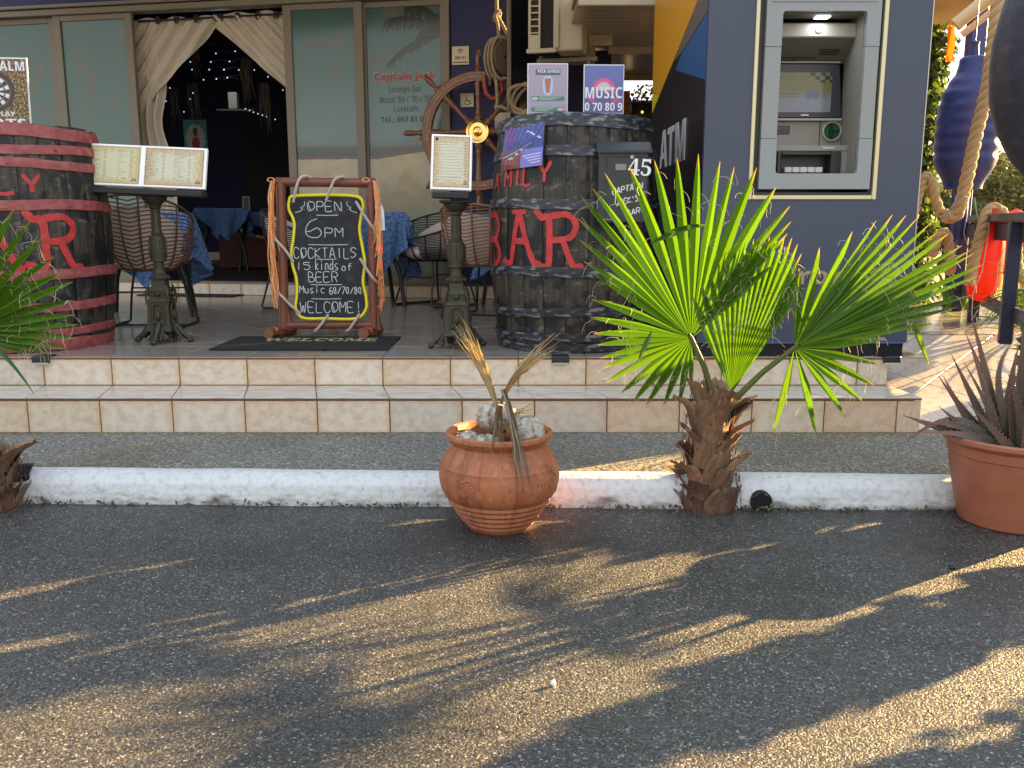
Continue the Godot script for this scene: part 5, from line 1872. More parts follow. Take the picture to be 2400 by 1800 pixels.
	part("paper_tag", mb, M.white_plastic, c)

func front_things() -> void:
	barrels()
	pedestal("menu_stand", "ornate cast iron pedestal under the wide two-page menu", Vector3(-2.03, FLOOR_Y, -5.12), 0.83)
	menu_board("wide white edged two-page menu on a black ledge, between barrel and chalkboard", Vector3(-2.06, 1.31, -5.02), 0.7, 0.238, -0.28, 0.06, -0.04, menu_print(true))
	pedestal("menu_stand", "slim cast iron pedestal under the single cocktail menu, beside the black barrel", Vector3(-0.305, FLOOR_Y, -4.9), 0.79)
	menu_board("single upright cocktail menu with white edge, on the slim pedestal by the ship wheel", Vector3(-0.325, 1.285, -4.8), 0.22, 0.32, -0.38, 0.05, -0.03, menu_print(false))
	chalkboard()
	# door mats
	var m := thing("doormat", "black welcome mat in front of the chalkboard at the top of the steps", "doormat", Vector3(-1.16, FLOOR_Y, -5.03))
	var mb := MB.new()
	mb.box(Vector3(0, 0.006, 0), Vector3(0.975, 0.011, 0.56), Basis(), 0.004)
	var rubber := mk(0.012, 0.012, 0.013, 0.8)
	relief(triplanar(rubber, 12.0), ntex(256, 0.2, [], 2, 1, 61), 0.4)
	part("rubber", mb, rubber, m)
	letters(m, "WELCOME", 0.66, 0.13, mk(0.33, 0.28, 0.14, 0.8), Transform3D(Basis(Vector3.RIGHT, -PI / 2), Vector3(0.04, 0.0128, -0.1)), "Droid Serif", 700, 0.002)
	var m2 := thing("doormat", "thin black mat lying before the open bar doorway", "doormat", Vector3(-3.1, FLOOR_Y, -8.72), deg_to_rad(-10.8))
	mb = MB.new()
	mb.box(Vector3(0, 0.005, 0), Vector3(1.0, 0.009, 0.5), Basis(), 0.003)
	part("rubber", mb, rubber, m2)
	# posters standing on the barrel
	poster("printed pita gyros poster standing on the black barrel", Vector3(0.188, 1.668, -4.86), 0.214, 0.268, gyros_print(), 0)
	poster("violet MUSIC poster standing on the black barrel beside the gyros poster", Vector3(0.484, 1.668, -4.86), 0.214, 0.262, music_print(), 1)
	# a photo sheet taped to the barrel
	var ph := thing("photo_sheet", "glossy blue photo sheet of a lounge taped onto the black barrel", "poster", Vector3(0.35, FLOOR_Y, -5.075))
	mb = MB.new()
	var sheet := func(u, v):
		var an: float = deg_to_rad(lerpf(-58.0, -24.0, u)) 
		var y: float = lerpf(0.955, 1.165, v) + 0.018 * u
		var q: float = 0.455 + 0.014 + 0.01 * pow(absf(u - 0.5) * 2.0, 2.0) - 0.03 * clampf((y - 1.0) / 0.2, 0, 1)
		return Vector3(sin(an) * q, y, cos(an) * q)
	mb.grid(12, 10, sheet)
	for i in mb.u.size():
		mb.u[i].y = 1.0 - mb.u[i].y
	part("sheet", mb, printed(lounge_print(), 0.15), ph)
	letter_box()
	ship_wheel()
	pulley()
	wall_signs()
	seats()

func poster(label: String, at: Vector3, w: float, h: float, tx: Texture2D, kind: int) -> void:
	var p := thing("poster", label, "poster", at, 0.03 if kind else 0.0)
	var mb := MB.new()
	mb.box(Vector3(0, h / 2, -0.004), Vector3(w, h, 0.006), Basis(), 0.001)
	part("board", mb, M.white_plastic, p)
	part("print", quad_uv(w - 0.01, h - 0.01, 0), printed(tx, 0.22), p, Transform3D(Basis(), Vector3(0, h / 2, 0.001)))
	var white := mk(0.75, 0.76, 0.8, 0.4)
	if kind == 0:
		letters(p, "PITA GYROS", 0.115, 0.016, white, Transform3D(Basis(), Vector3(0.005, h - 0.041, 0.0025)), "Droid Sans", 700, 0.001)
	else:
		letters(p, "MUSIC", 0.195, 0.058, white, Transform3D(Basis(), Vector3(0.0, h * 0.455, 0.0025)), "Droid Sans", 700, 0.001)
		letters(p, "0 70 80 9", 0.198, 0.042, white, Transform3D(Basis(), Vector3(0.0, h * 0.185, 0.0025)), "Droid Sans", 700, 0.001)
	mb = MB.new()
	mb.box(Vector3(0.0, 0.006, -0.03), Vector3(0.08, 0.01, 0.05), Basis(), 0.002)
	mb.box(Vector3(0.0, h * 0.3, -0.02), Vector3(0.03, h * 0.55, 0.004), Basis(Vector3.RIGHT, 0.2))
	part("strut", mb, M.black_metal, p)

func gyros_print() -> ImageTexture:
	var im := Image.create(160, 200, false, Image.FORMAT_RGB8)
	im.fill(Color(0.62, 0.58, 0.66))
	im.fill_rect(Rect2i(30, 20, 102, 22), Color(0.22, 0.36, 0.4))
	for y in 200:
		for x in 160:
			var d := absf(x - 80.0) / (22.0 - 0.12 * maxf(0, y - 75)) 
			if y > 44 and y < 122 and d < 1.0 and pow((y - 82.0) / 40.0, 2) + pow((x - 80.0) / 24.0, 2) < 1.0:
				im.set_pixel(x, y, Color(0.62, 0.76, 0.9))
			if y > 54 and y < 112 and absf(x - 80.0) < 14.0 - 0.12 * (y - 54):
				im.set_pixel(x, y, Color(0.75, 0.45, 0.36).lerp(Color(0.6, 0.33, 0.27), 0.5 + 0.5 * sin(y * 0.7 + x * 0.2)))
	for r in [134, 176]:
		for y in range(r - 12, r + 13):
			for x in range(8, 152):
				var q := Vector2(maxf(absf(x - 80.0) - 60.0, 0), y - r).length()
				if q < 12.0:
					im.set_pixel(x, y, Color(0.28, 0.45, 0.47) if q < 10.5 else Color(0.6, 0.72, 0.75))
		disc(im, 26 if r < 150 else 134, r, 14, 7, Color(0.75, 0.65, 0.7))
		for k in 3:
			im.fill_rect(Rect2i(46 if r < 150 else 26, r - 7 + k * 5, 92 - k * 16, 2), Color(0.7, 0.75, 0.6))
	return ImageTexture.create_from_image(im)

func music_print() -> ImageTexture:
	var pix := func(x, y):
		var c := Color(0.36, 0.42, 0.68).lerp(Color(0.3, 0.36, 0.62), y)
		var d := Vector2((x - 0.5), (y - 0.5) * 1.2).length()
		if d < 0.32 and y < 0.56:
			c = c.lerp(Color(0.85, 0.32, 0.55), smoothstep(0.34, 0.26, d))
		if d < 0.2 and y < 0.5:
			c = Color(0.72, 0.75, 0.8)
		if y > 0.5:
			c = c.lerp(Color(0.3, 0.26, 0.5), 0.5)
			var e: float = minf(Vector2(x - 0.2, (y - 0.68) * 2.0).length(), Vector2(x - 0.8, (y - 0.7) * 2.0).length())
			c = c.lerp(Color(0.8, 0.25, 0.55), smoothstep(0.16, 0.03, e))
		if absf(y - 0.96) < 0.012:
			c = Color(0.6, 0.65, 0.85)
		return c
	return img_tex(128, 160, pix)

func lounge_print() -> ImageTexture:
	var im := Image.create(160, 180, false, Image.FORMAT_RGB8)
	for y in 180:
		for x in 160:
			var u := x / 160.0
			var v := y / 180.0
			var c := Color(0.16, 0.3, 0.62).lerp(Color(0.25, 0.2, 0.45), clampf(nz.get_noise_2d(x * 1.3, y * 1.3) + 0.4, 0, 1))
			c = c.lerp(Color(0.35, 0.13, 0.5), smoothstep(0.35, 0.0, absf(u - 0.15)) * smoothstep(0.6, 0.2, v))
			if v > 0.55:
				c = c.lerp(Color(0.45, 0.12, 0.08) if u < 0.5 else Color(0.55, 0.5, 0.8), 0.7)
			if v < 0.3 and int(u * 24.0 + v * 10.0) % 3 == 0:
				c = c.lightened(0.12)
			im.set_pixel(x, y, c)
	for k in 9:
		stroke(im, Vector2(8 + k * 5, 178), Vector2(18 + k * 9, 120 - k * 2), 1.2, Color(0.75, 0.38, 0.22) if k % 2 else Color(0.35, 0.1, 0.08))
	stroke(im, Vector2(5, 125), Vector2(60, 105), 1.5, Color(0.75, 0.72, 0.8))
	stroke(im, Vector2(60, 105), Vector2(118, 72), 1.5, Color(0.75, 0.72, 0.8))
	for q in [[40, 132, 11, 5], [62, 116, 8, 5], [80, 100, 6, 4]]:
		disc(im, q[0], q[1], q[2], q[3], Color(0.45, 0.75, 0.85))
	for k in 14:
		stroke(im, Vector2(20 + k * 8, 60 + (k * 37) % 20), Vector2(20 + k * 8, 84 + (k * 13) % 16), 1.6, Color(0.03, 0.03, 0.08))
	for k in 6:
		disc(im, 100 + (k * 23) % 52, 24 + (k * 17) % 40, 5, 3, Color(0.8, 0.85, 0.95))
	for k in 4:
		stroke(im, Vector2(90 + k * 10, 130 + k * 11), Vector2(150, 124 + k * 12), 2.5, Color(0.72, 0.72, 0.9))
	return ImageTexture.create_from_image(im)

func letter_box() -> void:
	var b := thing("letter_box", "black metal letter box numbered 45 mounted in front of the black barrel", "letter box", Vector3(0.57, 1.1, -4.57))
	var steel := mk(0.022, 0.025, 0.032, 0.4)
	relief(triplanar(steel, 6.0), ntex(256, 0.08, [], 0, 3, 63), 0.08)
	var mb := MB.new()
	mb.box(Vector3(-0.01, 0.19, -0.03), Vector3(0.25, 0.36, 0.1), Basis(), 0.006)
	part("body", mb, steel, b)
	mb = MB.new()
	mb.box(Vector3(0.008, 0.175, 0.024), Vector3(0.205, 0.32, 0.008), Basis(), 0.003)
	part("door", mb, steel, b)
	mb = MB.new()
	mb.ext([Vector2(-0.08, 0.0), Vector2(0.06, -0.02), Vector2(0.06, -0.008), Vector2(-0.02, 0.038), Vector2(-0.08, 0.045)], 0.275, Transform3D(Basis(Vector3(0, 0, 1), Vector3(0, 1, 0), Vector3(-1, 0, 0)), Vector3(0.128, 0.375, -0.02)), 0.004)
	part("lid", mb, steel, b)
	mb = MB.new()
	mb.box(Vector3(-0.025, 0.285, 0.031), Vector3(0.055, 0.032, 0.006), Basis(), 0.002)
	part("name_plate", mb, mk(0.2, 0.2, 0.19, 0.35), b)
	mb = MB.new()
	for y in [0.14, 0.08]:
		mb.box(Vector3(0.09, y, 0.03), Vector3(0.024, 0.042, 0.006), Basis(), 0.002)
	part("catch", mb, mk(0.12, 0.115, 0.105, 0.4), b)
	var white := mk(0.75, 0.75, 0.75, 0.5)
	letters(b, "45", 0.115, 0.082, white, Transform3D(Basis(Vector3.BACK, -0.06), Vector3(0.068, 0.285, 0.037)), "Droid Serif", 700, 0.003)
	mb = MB.new()
	mb.lathe([Vector2(0.004, 0), Vector2(0.008, 0), Vector2(0.008, 0.002), Vector2(0.004, 0.002)], 12, Transform3D(Basis(Vector3.RIGHT, PI / 2), Vector3(0.03, 0.335, 0.03)))
	part("screw", mb, white, b)
	for w in [["CAPTAIN", -0.065, 0.15, 0.15, 0.03], ["JACK'S", -0.045, 0.095, 0.11, 0.03], ["BAR", 0.01, 0.045, 0.065, 0.028]]:
		mb = MB.new()
		var slant := func(p): return [Vector3(p.x, p.y + (p.x - w[1]) * 0.22, 0.0295), Vector3(0, 0, 1)]
		strokes(mb, w[0], w[1], w[2], w[3], w[4], 0.0042, slant, 0.0006)
		part("painted_lettering", mb, white, b)
	mb = MB.new()
	mb.box(Vector3(0.0, 0.19, -0.1), Vector3(0.06, 0.06, 0.05))
	part("bracket", mb, steel, b)

func ship_wheel() -> void:
	var w := thing("ship_wheel", "varnished wooden ship wheel with brass hub on the navy wall", "ship wheel")
	w.transform = front * Transform3D(Basis(Vector3.RIGHT, 0.0), Vector3(0.31, 1.475, 0.25))
	var face := Basis(Vector3.RIGHT, PI / 2)
	var mb := MB.new()
	mb.lathe([Vector2(0.425, -0.03), Vector2(0.5, -0.03), Vector2(0.512, -0.012), Vector2(0.512, 0.012), Vector2(0.5, 0.03), Vector2(0.425, 0.03), Vector2(0.418, 0.012), Vector2(0.418, -0.012), Vector2(0.425, -0.03)], 72, Transform3D(face, Vector3.ZERO))
	part("rim", mb, M.varnish, w)
	mb = MB.new()
	mb.lathe([Vector2(0.44, 0.03), Vector2(0.444, 0.0345), Vector2(0.478, 0.0345), Vector2(0.482, 0.03)], 72, Transform3D(face, Vector3.ZERO))
	part("rim_band", mb, M.varnish, w)
	mb = MB.new()
	for k in 24:
		var a := TAU * (k + 0.5) / 24.0
		mb.blob(Vector3(sin(a) * 0.462, cos(a) * 0.462, 0.035), Vector3(0.006, 0.006, 0.004), nz, 0.0, 8, 5)
	part("brass_pin", mb, M.brass, w)
	for k in 8:
		var a2 := TAU * k / 8.0
		mb = MB.new()
		mb.lathe([Vector2(0.02, 0.06), Vector2(0.032, 0.08), Vector2(0.034, 0.13), Vector2(0.022, 0.15), Vector2(0.026, 0.17), Vector2(0.02, 0.19), Vector2(0.022, 0.3), Vector2(0.028, 0.32), Vector2(0.022, 0.34), Vector2(0.03, 0.37), Vector2(0.03, 0.42)], 12, Transform3D(Basis(Vector3.BACK, a2), Vector3.ZERO))
		part("spoke", mb, M.varnish, w)
		mb = MB.new()
		mb.lathe([Vector2(0.026, 0.5), Vector2(0.026, 0.53), Vector2(0.016, 0.545), Vector2(0.018, 0.56), Vector2(0.025, 0.61), Vector2(0.024, 0.65), Vector2(0.014, 0.68), Vector2(0.0, 0.684)], 12, Transform3D(Basis(Vector3.BACK, a2), Vector3.ZERO))
		part("handle", mb, M.varnish, w)
	mb = MB.new()
	mb.lathe([Vector2(0.0, 0.03), Vector2(0.085, 0.03), Vector2(0.085, -0.03), Vector2(0.0, -0.03)], 40, Transform3D(face, Vector3.ZERO))
	part("hub", mb, M.varnish, w)
	mb = MB.new()
	mb.lathe([Vector2(0.0, 0.062), Vector2(0.016, 0.06), Vector2(0.02, 0.046), Vector2(0.03, 0.044), Vector2(0.036, 0.052), Vector2(0.042, 0.05), Vector2(0.044, 0.036), Vector2(0.076, 0.034), Vector2(0.082, 0.046), Vector2(0.1, 0.05), Vector2(0.106, 0.04), Vector2(0.106, 0.03)], 48, Transform3D(face, Vector3.ZERO))
	part("brass_cap", mb, M.brass, w)
	mb = MB.new()
	mb.tube([Vector3(0, 0, -0.26), Vector3(0, 0, -0.03)], 0.03, 12)
	mb.box(Vector3(0, -0.55, -0.04), Vector3(0.05, 0.3, 0.03), Basis(), 0.005)
	part("axle", mb, M.varnish, w)

func pulley() -> void:
	var p := thing("pulley_block", "weathered wooden pulley block wound with rope, above the ship wheel", "pulley")
	p.transform = front * Transform3D(Basis(Vector3.UP, 0.8), Vector3(0.53, 2.06, 0.38))
	var wood := mk(1, 1, 1, 0.75)
	wood.albedo_texture = ntex(256, 0.03, [[0.0, 0.045, 0.03, 0.018], [0.5, 0.11, 0.075, 0.045], [1.0, 0.18, 0.13, 0.08]], 0, 5, 65)
	triplanar(wood, 5.0)
	var oval := []
	for k in 28:
		var a := TAU * k / 28.0
		oval.append(Vector2(0.105 * cos(a), 0.145 * sin(a)))
	for z in [0.05, 0.0, -0.05, -0.1]:
		var mb := MB.new()
		mb.ext(oval, 0.026, Transform3D(Basis(), Vector3(0, 0, z)), 0.005)
		part("cheek", mb, wood, p)
	var mb2 := MB.new()
	mb2.lathe([Vector2(0.0, -0.1), Vector2(0.06, -0.1), Vector2(0.06, 0.06), Vector2(0.0, 0.06)], 20, Transform3D(Basis(Vector3.RIGHT, PI / 2), Vector3.ZERO))
	part("sheave", mb2, wood, p)
	mb2 = MB.new()
	mb2.tube([Vector3(0, 0, 0.07), Vector3(0, 0, 0.084)], 0.012, 10)
	part("pin", mb2, M.black_metal, p)
	var r := thing("pulley_rope", "tan rope running over the wooden pulley down to the red hook", "rope")
	r.transform = p.transform
	for z in [0.038, -0.012, -0.062]:
		mb2 = MB.new()
		var pts := []
		for k in 14:
			var an := PI * 0.35 + TAU * 0.62 * k / 13.0
			pts.append(Vector3(0.1 * cos(an) - 0.012, 0.165 * sin(an) - 0.012 * k / 13.0, z))
		mb2.rope(pts, 0.014, 3, 0.05, 0.008, 5)
		part("strand", mb2, M.rope, r)
	mb2 = MB.new()
	mb2.rope([Vector3(-0.03, 1.1, 0.0), Vector3(-0.03, 0.6, 0.0), Vector3(-0.03, 0.36, 0.0), Vector3(0.0, 0.28, 0.02), Vector3(0.05, 0.17, 0.05), Vector3(0.06, 0.1, 0.06)], 0.017, 3, 0.06, 0.01, 5)
	mb2.rope([Vector3(-0.06, 0.33, 0.01), Vector3(-0.02, 0.37, 0.02), Vector3(0.0, 0.33, -0.01), Vector3(-0.04, 0.3, -0.02), Vector3(-0.06, 0.33, 0.01)], 0.017, 3, 0.06, 0.01, 5)
	mb2.rope([Vector3(-0.05, 0.34, 0.0), Vector3(-0.04, 0.24, 0.03), Vector3(-0.03, 0.14, 0.02)], 0.016, 3, 0.06, 0.01, 5)
	part("hanger", mb2, M.rope, r)
	mb2 = MB.new()
	mb2.rope([Vector3(-0.05, 0.08, 0.06), Vector3(-0.055, -0.05, 0.06), Vector3(-0.04, -0.2, 0.05), Vector3(-0.035, -0.36, 0.03), Vector3(-0.05, -0.4, 0.04), Vector3(0.0, -0.4, 0.05), Vector3(0.1, -0.44, 0.05), Vector3(0.2, -0.45, 0.04), Vector3(0.28, -0.38, 0.02), Vector3(0.33, -0.28, 0.0)], 0.016, 3, 0.055, 0.01, 5)
	part("fall", mb2, M.rope, r, Transform3D(Basis(Vector3.UP, -0.8), Vector3(0.02, 0, 0.0)))
	mb2 = MB.new()
	for k in 3:
		var loop := []
		for j in 18:
			var an2 := TAU * j / 17.0
			loop.append(Vector3(0.23 + (0.1 + 0.02 * k) * cos(an2 + k), -0.36 + (0.09 - 0.015 * k) * sin(an2 + k) + 0.05 * cos(an2), 0.03 + 0.03 * k + 0.02 * sin(an2 * 2.0)))
		mb2.rope(loop, 0.015, 3, 0.055, 0.01, 5)
	part("coil", mb2, M.rope, r, Transform3D(Basis(Vector3.UP, -0.8), Vector3(-0.07, 0.0, 0.1)))
	var h := thing("red_hook", "red steel hook hanging over the ship wheel rim", "hook")
	h.transform = front * Transform3D(Basis(), Vector3(0.46, 1.82, 0.36))
	mb2 = MB.new()
	mb2.tube([Vector3(-0.07, 0.12, 0), Vector3(-0.07, 0.04, 0), Vector3(-0.055, -0.04, 0), Vector3(-0.01, -0.085, 0), Vector3(0.05, -0.075, 0), Vector3(0.085, -0.02, 0.0), Vector3(0.075, 0.04, 0.0), Vector3(0.06, 0.1, 0.0)], [0.02, 0.02, 0.021, 0.021, 0.019, 0.016, 0.013, 0.01], 10)
	part("hook_bend", mb2, mk(0.32, 0.03, 0.018, 0.45), h)
	mb2 = MB.new()
	mb2.tube([Vector3(-0.02, 0.2, 0), Vector3(-0.015, 0.02, 0)], 0.028, 10)
	part("shank", mb2, M.black_metal, h)

func wall_signs() -> void:
	var gold := mk(0.5, 0.42, 0.27, 0.35, 0.15)
	var ink := mk(0.02, 0.02, 0.02, 0.6)
	var s := thing("wifi_sign", "square gold plaque with Wi-Fi symbol on the navy wall", "sign")
	s.transform = front * Transform3D(Basis(), Vector3(0.093, 2.162, 0.0))
	var mb := MB.new()
	mb.box(Vector3(0, 0, 0.003), Vector3(0.157, 0.158, 0.005), Basis(), 0.002)
	part("plate", mb, gold, s)
	mb = MB.new()
	for r in [0.014, 0.027, 0.04]:
		var pts := []
		for k in 9:
			var a := deg_to_rad(50.0 + 10.0 * k)
			pts.append(Vector2(r * cos(a), 0.012 + r * sin(a)))
		path2d(mb, pts, 0.007, flat_put(0.0065))
	path2d(mb, [Vector2(-0.002, 0.012), Vector2(0.002, 0.012)], 0.008, flat_put(0.0065))
	mb.box(Vector3(-0.045, -0.058, 0.006), Vector3(0.035, 0.009, 0.001))
	mb.box(Vector3(0.022, -0.058, 0.006), Vector3(0.09, 0.009, 0.001))
	part("symbol", mb, ink, s)
	letters(s, "Wi-Fi", 0.1, 0.028, ink, Transform3D(Basis(), Vector3(0, -0.018, 0.0065)), "Droid Sans", 700, 0.001)
	var d := thing("access_sign", "square gold plaque with wheelchair symbol behind the ship wheel spokes", "sign")
	d.transform = front * Transform3D(Basis(), Vector3(0.15, 1.778, 0.0))
	mb = MB.new()
	mb.box(Vector3(0, 0, 0.003), Vector3(0.122, 0.12, 0.005), Basis(), 0.002)
	part("plate", mb, gold, d)
	mb = MB.new()
	var ring := []
	for k in 12:
		var a2 := deg_to_rad(150.0 + 20.0 * k)
		ring.append(Vector2(0.004 + 0.024 * cos(a2), -0.018 + 0.024 * sin(a2)))
	path2d(mb, ring, 0.007, flat_put(0.0065))
	path2d(mb, [Vector2(-0.004, 0.03), Vector2(-0.004, -0.004), Vector2(0.022, -0.006), Vector2(0.034, -0.028), Vector2(0.042, -0.026)], 0.009, flat_put(0.0066))
	path2d(mb, [Vector2(-0.006, 0.042), Vector2(-0.002, 0.042)], 0.014, flat_put(0.0065))
	part("symbol", mb, ink, d)
	var n := thing("notice_sign", "pale plaque with dark top band on the navy wall, half behind the barrel", "sign")
	n.transform = front * Transform3D(Basis(), Vector3(0.475, 1.6, 0.0))
	mb = MB.new()
	mb.box(Vector3(0, 0, 0.003), Vector3(0.145, 0.2, 0.005), Basis(), 0.002)
	part("plate", mb, gold, n)
	mb = MB.new()
	mb.box(Vector3(0.01, 0.075, 0.006), Vector3(0.09, 0.025, 0.001))
	part("band", mb, ink, n)
	# keep calm dartboard poster at the left edge
	var k2 := thing("dart_poster", "brown dartboard poster standing on the faded red hooped barrel", "poster", Vector3(-2.8, 1.61, -4.98), 0.1)
	mb = MB.new()
	mb.box(Vector3(0, 0.19, -0.004), Vector3(0.36, 0.38, 0.006), Basis(Vector3.RIGHT, -0.05), 0.001)
	part("board", mb, M.white_plastic, k2)
	var pix := func(x, y):
		var c := Color(0.07, 0.04, 0.025)
		var g: float = nz.get_noise_2d(x * 500.0 + y * 200.0, y * 420.0)
		if g > 0.12:
			c = Color(0.42, 0.27, 0.06)
		var v := Vector2(x - 0.5, (y - 0.47) * 1.06)
		var r := v.length()
		if r < 0.31:
			c = Color(0.03, 0.02, 0.02)
		if r < 0.25:
			var sec := int((v.angle() + PI) / TAU * 20.0 + 0.5) % 2
			c = Color(0.7, 0.7, 0.7) if sec else Color(0.03, 0.025, 0.025)
			if absf(r - 0.16) < 0.012 or absf(r - 0.24) < 0.01:
				c = Color(0.25, 0.06, 0.05) if sec else Color(0.05, 0.12, 0.08)
		if r < 0.02:
			c = Color(0.3, 0.03, 0.03)
		return c.linear_to_srgb()
	part("print", quad_uv(0.345, 0.365, 0), printed(img_tex(160, 170, pix), 0.3), k2, Transform3D(Basis(Vector3.RIGHT, -0.05), Vector3(0, 0.19, 0.001)))
	var white := mk(0.72, 0.72, 0.78, 0.4)
	for l in [["KEEP CALM", 0.33, 0.05, 0.335], ["AND PLAY", 0.2, 0.026, 0.085], ["DARTS", 0.31, 0.05, 0.034]]:
		letters(k2, l[0], l[1], l[2], white, Transform3D(Basis(Vector3.RIGHT, -0.05), Vector3(0, l[3], 0.0025 - (l[3] - 0.19) * 0.05)), "Droid Sans", 700, 0.001)

# ---------------------------------------------------------------- chairs and tables
func basket_chair(label: String, at: Vector3, turn: float, weave: Material, R: float, back_h: float) -> void:
	var c := thing("basket_chair", label, "chair", at, turn, "woven basket chairs")
	# the bowl: a is the angle from the back, t from the bottom ring to the rim
	var bowl := func(a: float, t: float) -> Vector3:
		var back := 0.5 + 0.5 * cos(a)
		var top: float = lerpf(0.56, back_h, pow(back, 0.9))
		var y: float = lerpf(0.38, top, t)
		var r: float = R * (0.58 + 0.42 * sqrt(1.0 - pow(1.0 - minf(t * 1.35, 1.0), 2.0))) * (1.0 + 0.12 * t * back)
		return Vector3(sin(a) * r, y, -cos(a) * r * 0.95)
	var mb := MB.new()
	for ring in [0.0, 1.0]:
		var pts := []
		for k in 41:
			pts.append(bowl.call(TAU * k / 40.0, ring))
		mb.tube(pts, 0.009 if ring > 0.5 else 0.008, 6, false)
	part("rim", mb, weave, c)
	for k in 16:
		mb = MB.new()
		var pts2 := []
		for j in 9:
			pts2.append(bowl.call(TAU * (k + 0.5) / 16.0, j / 8.0))
		mb.tube(pts2, 0.0065, 5)
		part("rib", mb, weave, c)
	for k in 24:
		mb = MB.new()
		var run := []
		for j in 33:
			var a := lerpf(-2.75, 2.75, j / 32.0)
			var t: float = -0.32 + 1.3 * k / 23.0 + 0.16 * absf(a)
			if t < 0.0 or t > 1.0:
				if run.size() > 2:
					mb.tube(run, 0.0042, 4, false)
				run = []
				continue
			run.append(bowl.call(a, t))
		if run.size() > 2:
			mb.tube(run, 0.0042, 4, false)
		if mb.v.size():
			part("strand", mb, weave, c)
	mb = MB.new()
	mb.blob(Vector3(0, 0.45, 0.02), Vector3(R * 0.82, 0.075, R * 0.8), nz, 0.03, 24, 10)
	part("seat_cushion", mb, M.cushion, c)
	mb = MB.new()
	var pad := func(u, v):
		var a: float = lerpf(-1.25, 1.25, u)
		var p: Vector3 = bowl.call(a, lerpf(0.04, 0.86 - 0.25 * pow(absf(u - 0.5) * 2.0, 2.0), v))
		return Vector3(p.x * 0.95, p.y, p.z * 0.95)
	mb.grid(20, 10, pad)
	var pad2 := func(u, v):
		var p: Vector3 = pad.call(u, v)
		var e: float = minf(minf(u, 1 - u), minf(v, 1 - v))
		return p * Vector3(1, 1, 1) - Vector3(p.x, 0, p.z).normalized() * 0.06 * smoothstep(0.0, 0.2, e)
	mb.grid(20, 10, pad2, null, true)
	part("back_cushion", mb, M.cushion, c)
	for s in [-1.0, 1.0]:
		mb = MB.new()
		mb.tube([Vector3(s * 0.14, 0.39, -0.16), Vector3(s * 0.2, 0.22, -0.21), Vector3(s * 0.235, 0.014, -0.26), Vector3(s * 0.245, 0.008, -0.24), Vector3(s * 0.245, 0.008, 0.22), Vector3(s * 0.235, 0.014, 0.25), Vector3(s * 0.19, 0.22, 0.19), Vector3(s * 0.14, 0.39, 0.14)], 0.0085, 8)
		part("leg", mb, M.black_metal, c)
	mb = MB.new()
	mb.tube([Vector3(-0.195, 0.245, -0.205), Vector3(0.195, 0.245, -0.205)], 0.006, 6)
	mb.tube([Vector3(-0.185, 0.245, 0.187), Vector3(0.185, 0.245, 0.187)], 0.006, 6)
	mb.tube([Vector3(-0.245, 0.008, 0.0), Vector3(0.245, 0.008, 0.0)], 0.007, 6)
	part("stretcher", mb, M.black_metal, c)

func seats() -> void:
	basket_chair("brown woven basket chair with white cushion seen from behind, under the wide menu", Vector3(-2.43, FLOOR_Y, -5.95), PI + 0.06, M.wicker, 0.285, 0.86)
	basket_chair("tan woven basket chair with white cushion, partly hidden by the black barrel", Vector3(-0.19, FLOOR_Y, -6.6), PI - 0.5, M.wicker_tan, 0.31, 0.82)
	basket_chair("black woven basket chair with white cushion facing left, before the beach print door", Vector3(-0.66, FLOOR_Y, -7.55), -0.75, M.wicker_dark, 0.32, 0.8)
	basket_chair("pale cushioned chair glimpsed behind the chalkboard frame", Vector3(-1.72, FLOOR_Y, -7.35), 1.2, M.wicker_dark, 0.3, 0.8)
	table("terrace_table", "terrace table under a blue patterned cloth behind the brown basket chair", "table", Vector3(-2.75, FLOOR_Y, -6.75), 0.62, 0.76, 45.0, 1.25)
	table("terrace_table", "terrace table under a blue patterned cloth right of the chalkboard", "table", Vector3(-1.26, FLOOR_Y, -7.55), 0.62, 0.77, 45.0, 1.3)
	table("terrace_table", "terrace table under a blue patterned cloth behind the tan chair and barrel", "table", Vector3(0.12, FLOOR_Y, -7.35), 0.62, 0.76, 45.0, 1.25)

# ---------------------------------------------------------------- plants
# one pleated blade of a fan leaf
func blade(hub: Vector3, d: Vector3, side: Vector3, nrm: Vector3, L: float, wh: float, attach: float, droop: float, fold: float, shade: Color, tip: Color) -> MB:
	var mb := MB.new()
	var n := 10
	var lp := []
	var mp := []
	var rp := []
	for k in n + 1:
		var t := 0.03 + 0.97 * k / n
		var w: float
		if t < attach:
			w = wh * t / attach
		else:
			w = wh * pow(maxf(1.0 - (t - attach) / (1.0 - attach), 0.0), 0.6) + 0.0006
		var o := hub + d * L * t + Vector3(0, -droop * L * pow(maxf(t - 0.35, 0.0), 2.0) * 2.0, 0)
		lp.append(o - side * w + nrm * fold * w)
		mp.append(o - nrm * fold * w)
		rp.append(o + side * w + nrm * fold * w)
	for half in 2:
		var f := mb.v.size()
		var A: Array = lp if half == 0 else mp
		var B: Array = mp if half == 0 else rp
		for k in n + 1:
			var k1 := mini(k + 1, n)
			var k0 := maxi(k - 1, 0)
			var nn: Vector3 = (B[k] - A[k]).cross(A[k1] - A[k0]).normalized()
			if nn.dot(nrm) < 0.0:
				nn = -nn
			var t2 := float(k) / n
			mb.col = shade.lerp(tip, smoothstep(0.93, 1.0, t2))
			mb.a(A[k], nn, Vector2(0, t2))
			mb.a(B[k], nn, Vector2(1, t2))
		for k in n:
			mb.q(f + k * 2, f + k * 2 + 1, f + k * 2 + 3, f + k * 2 + 2)
	return mb

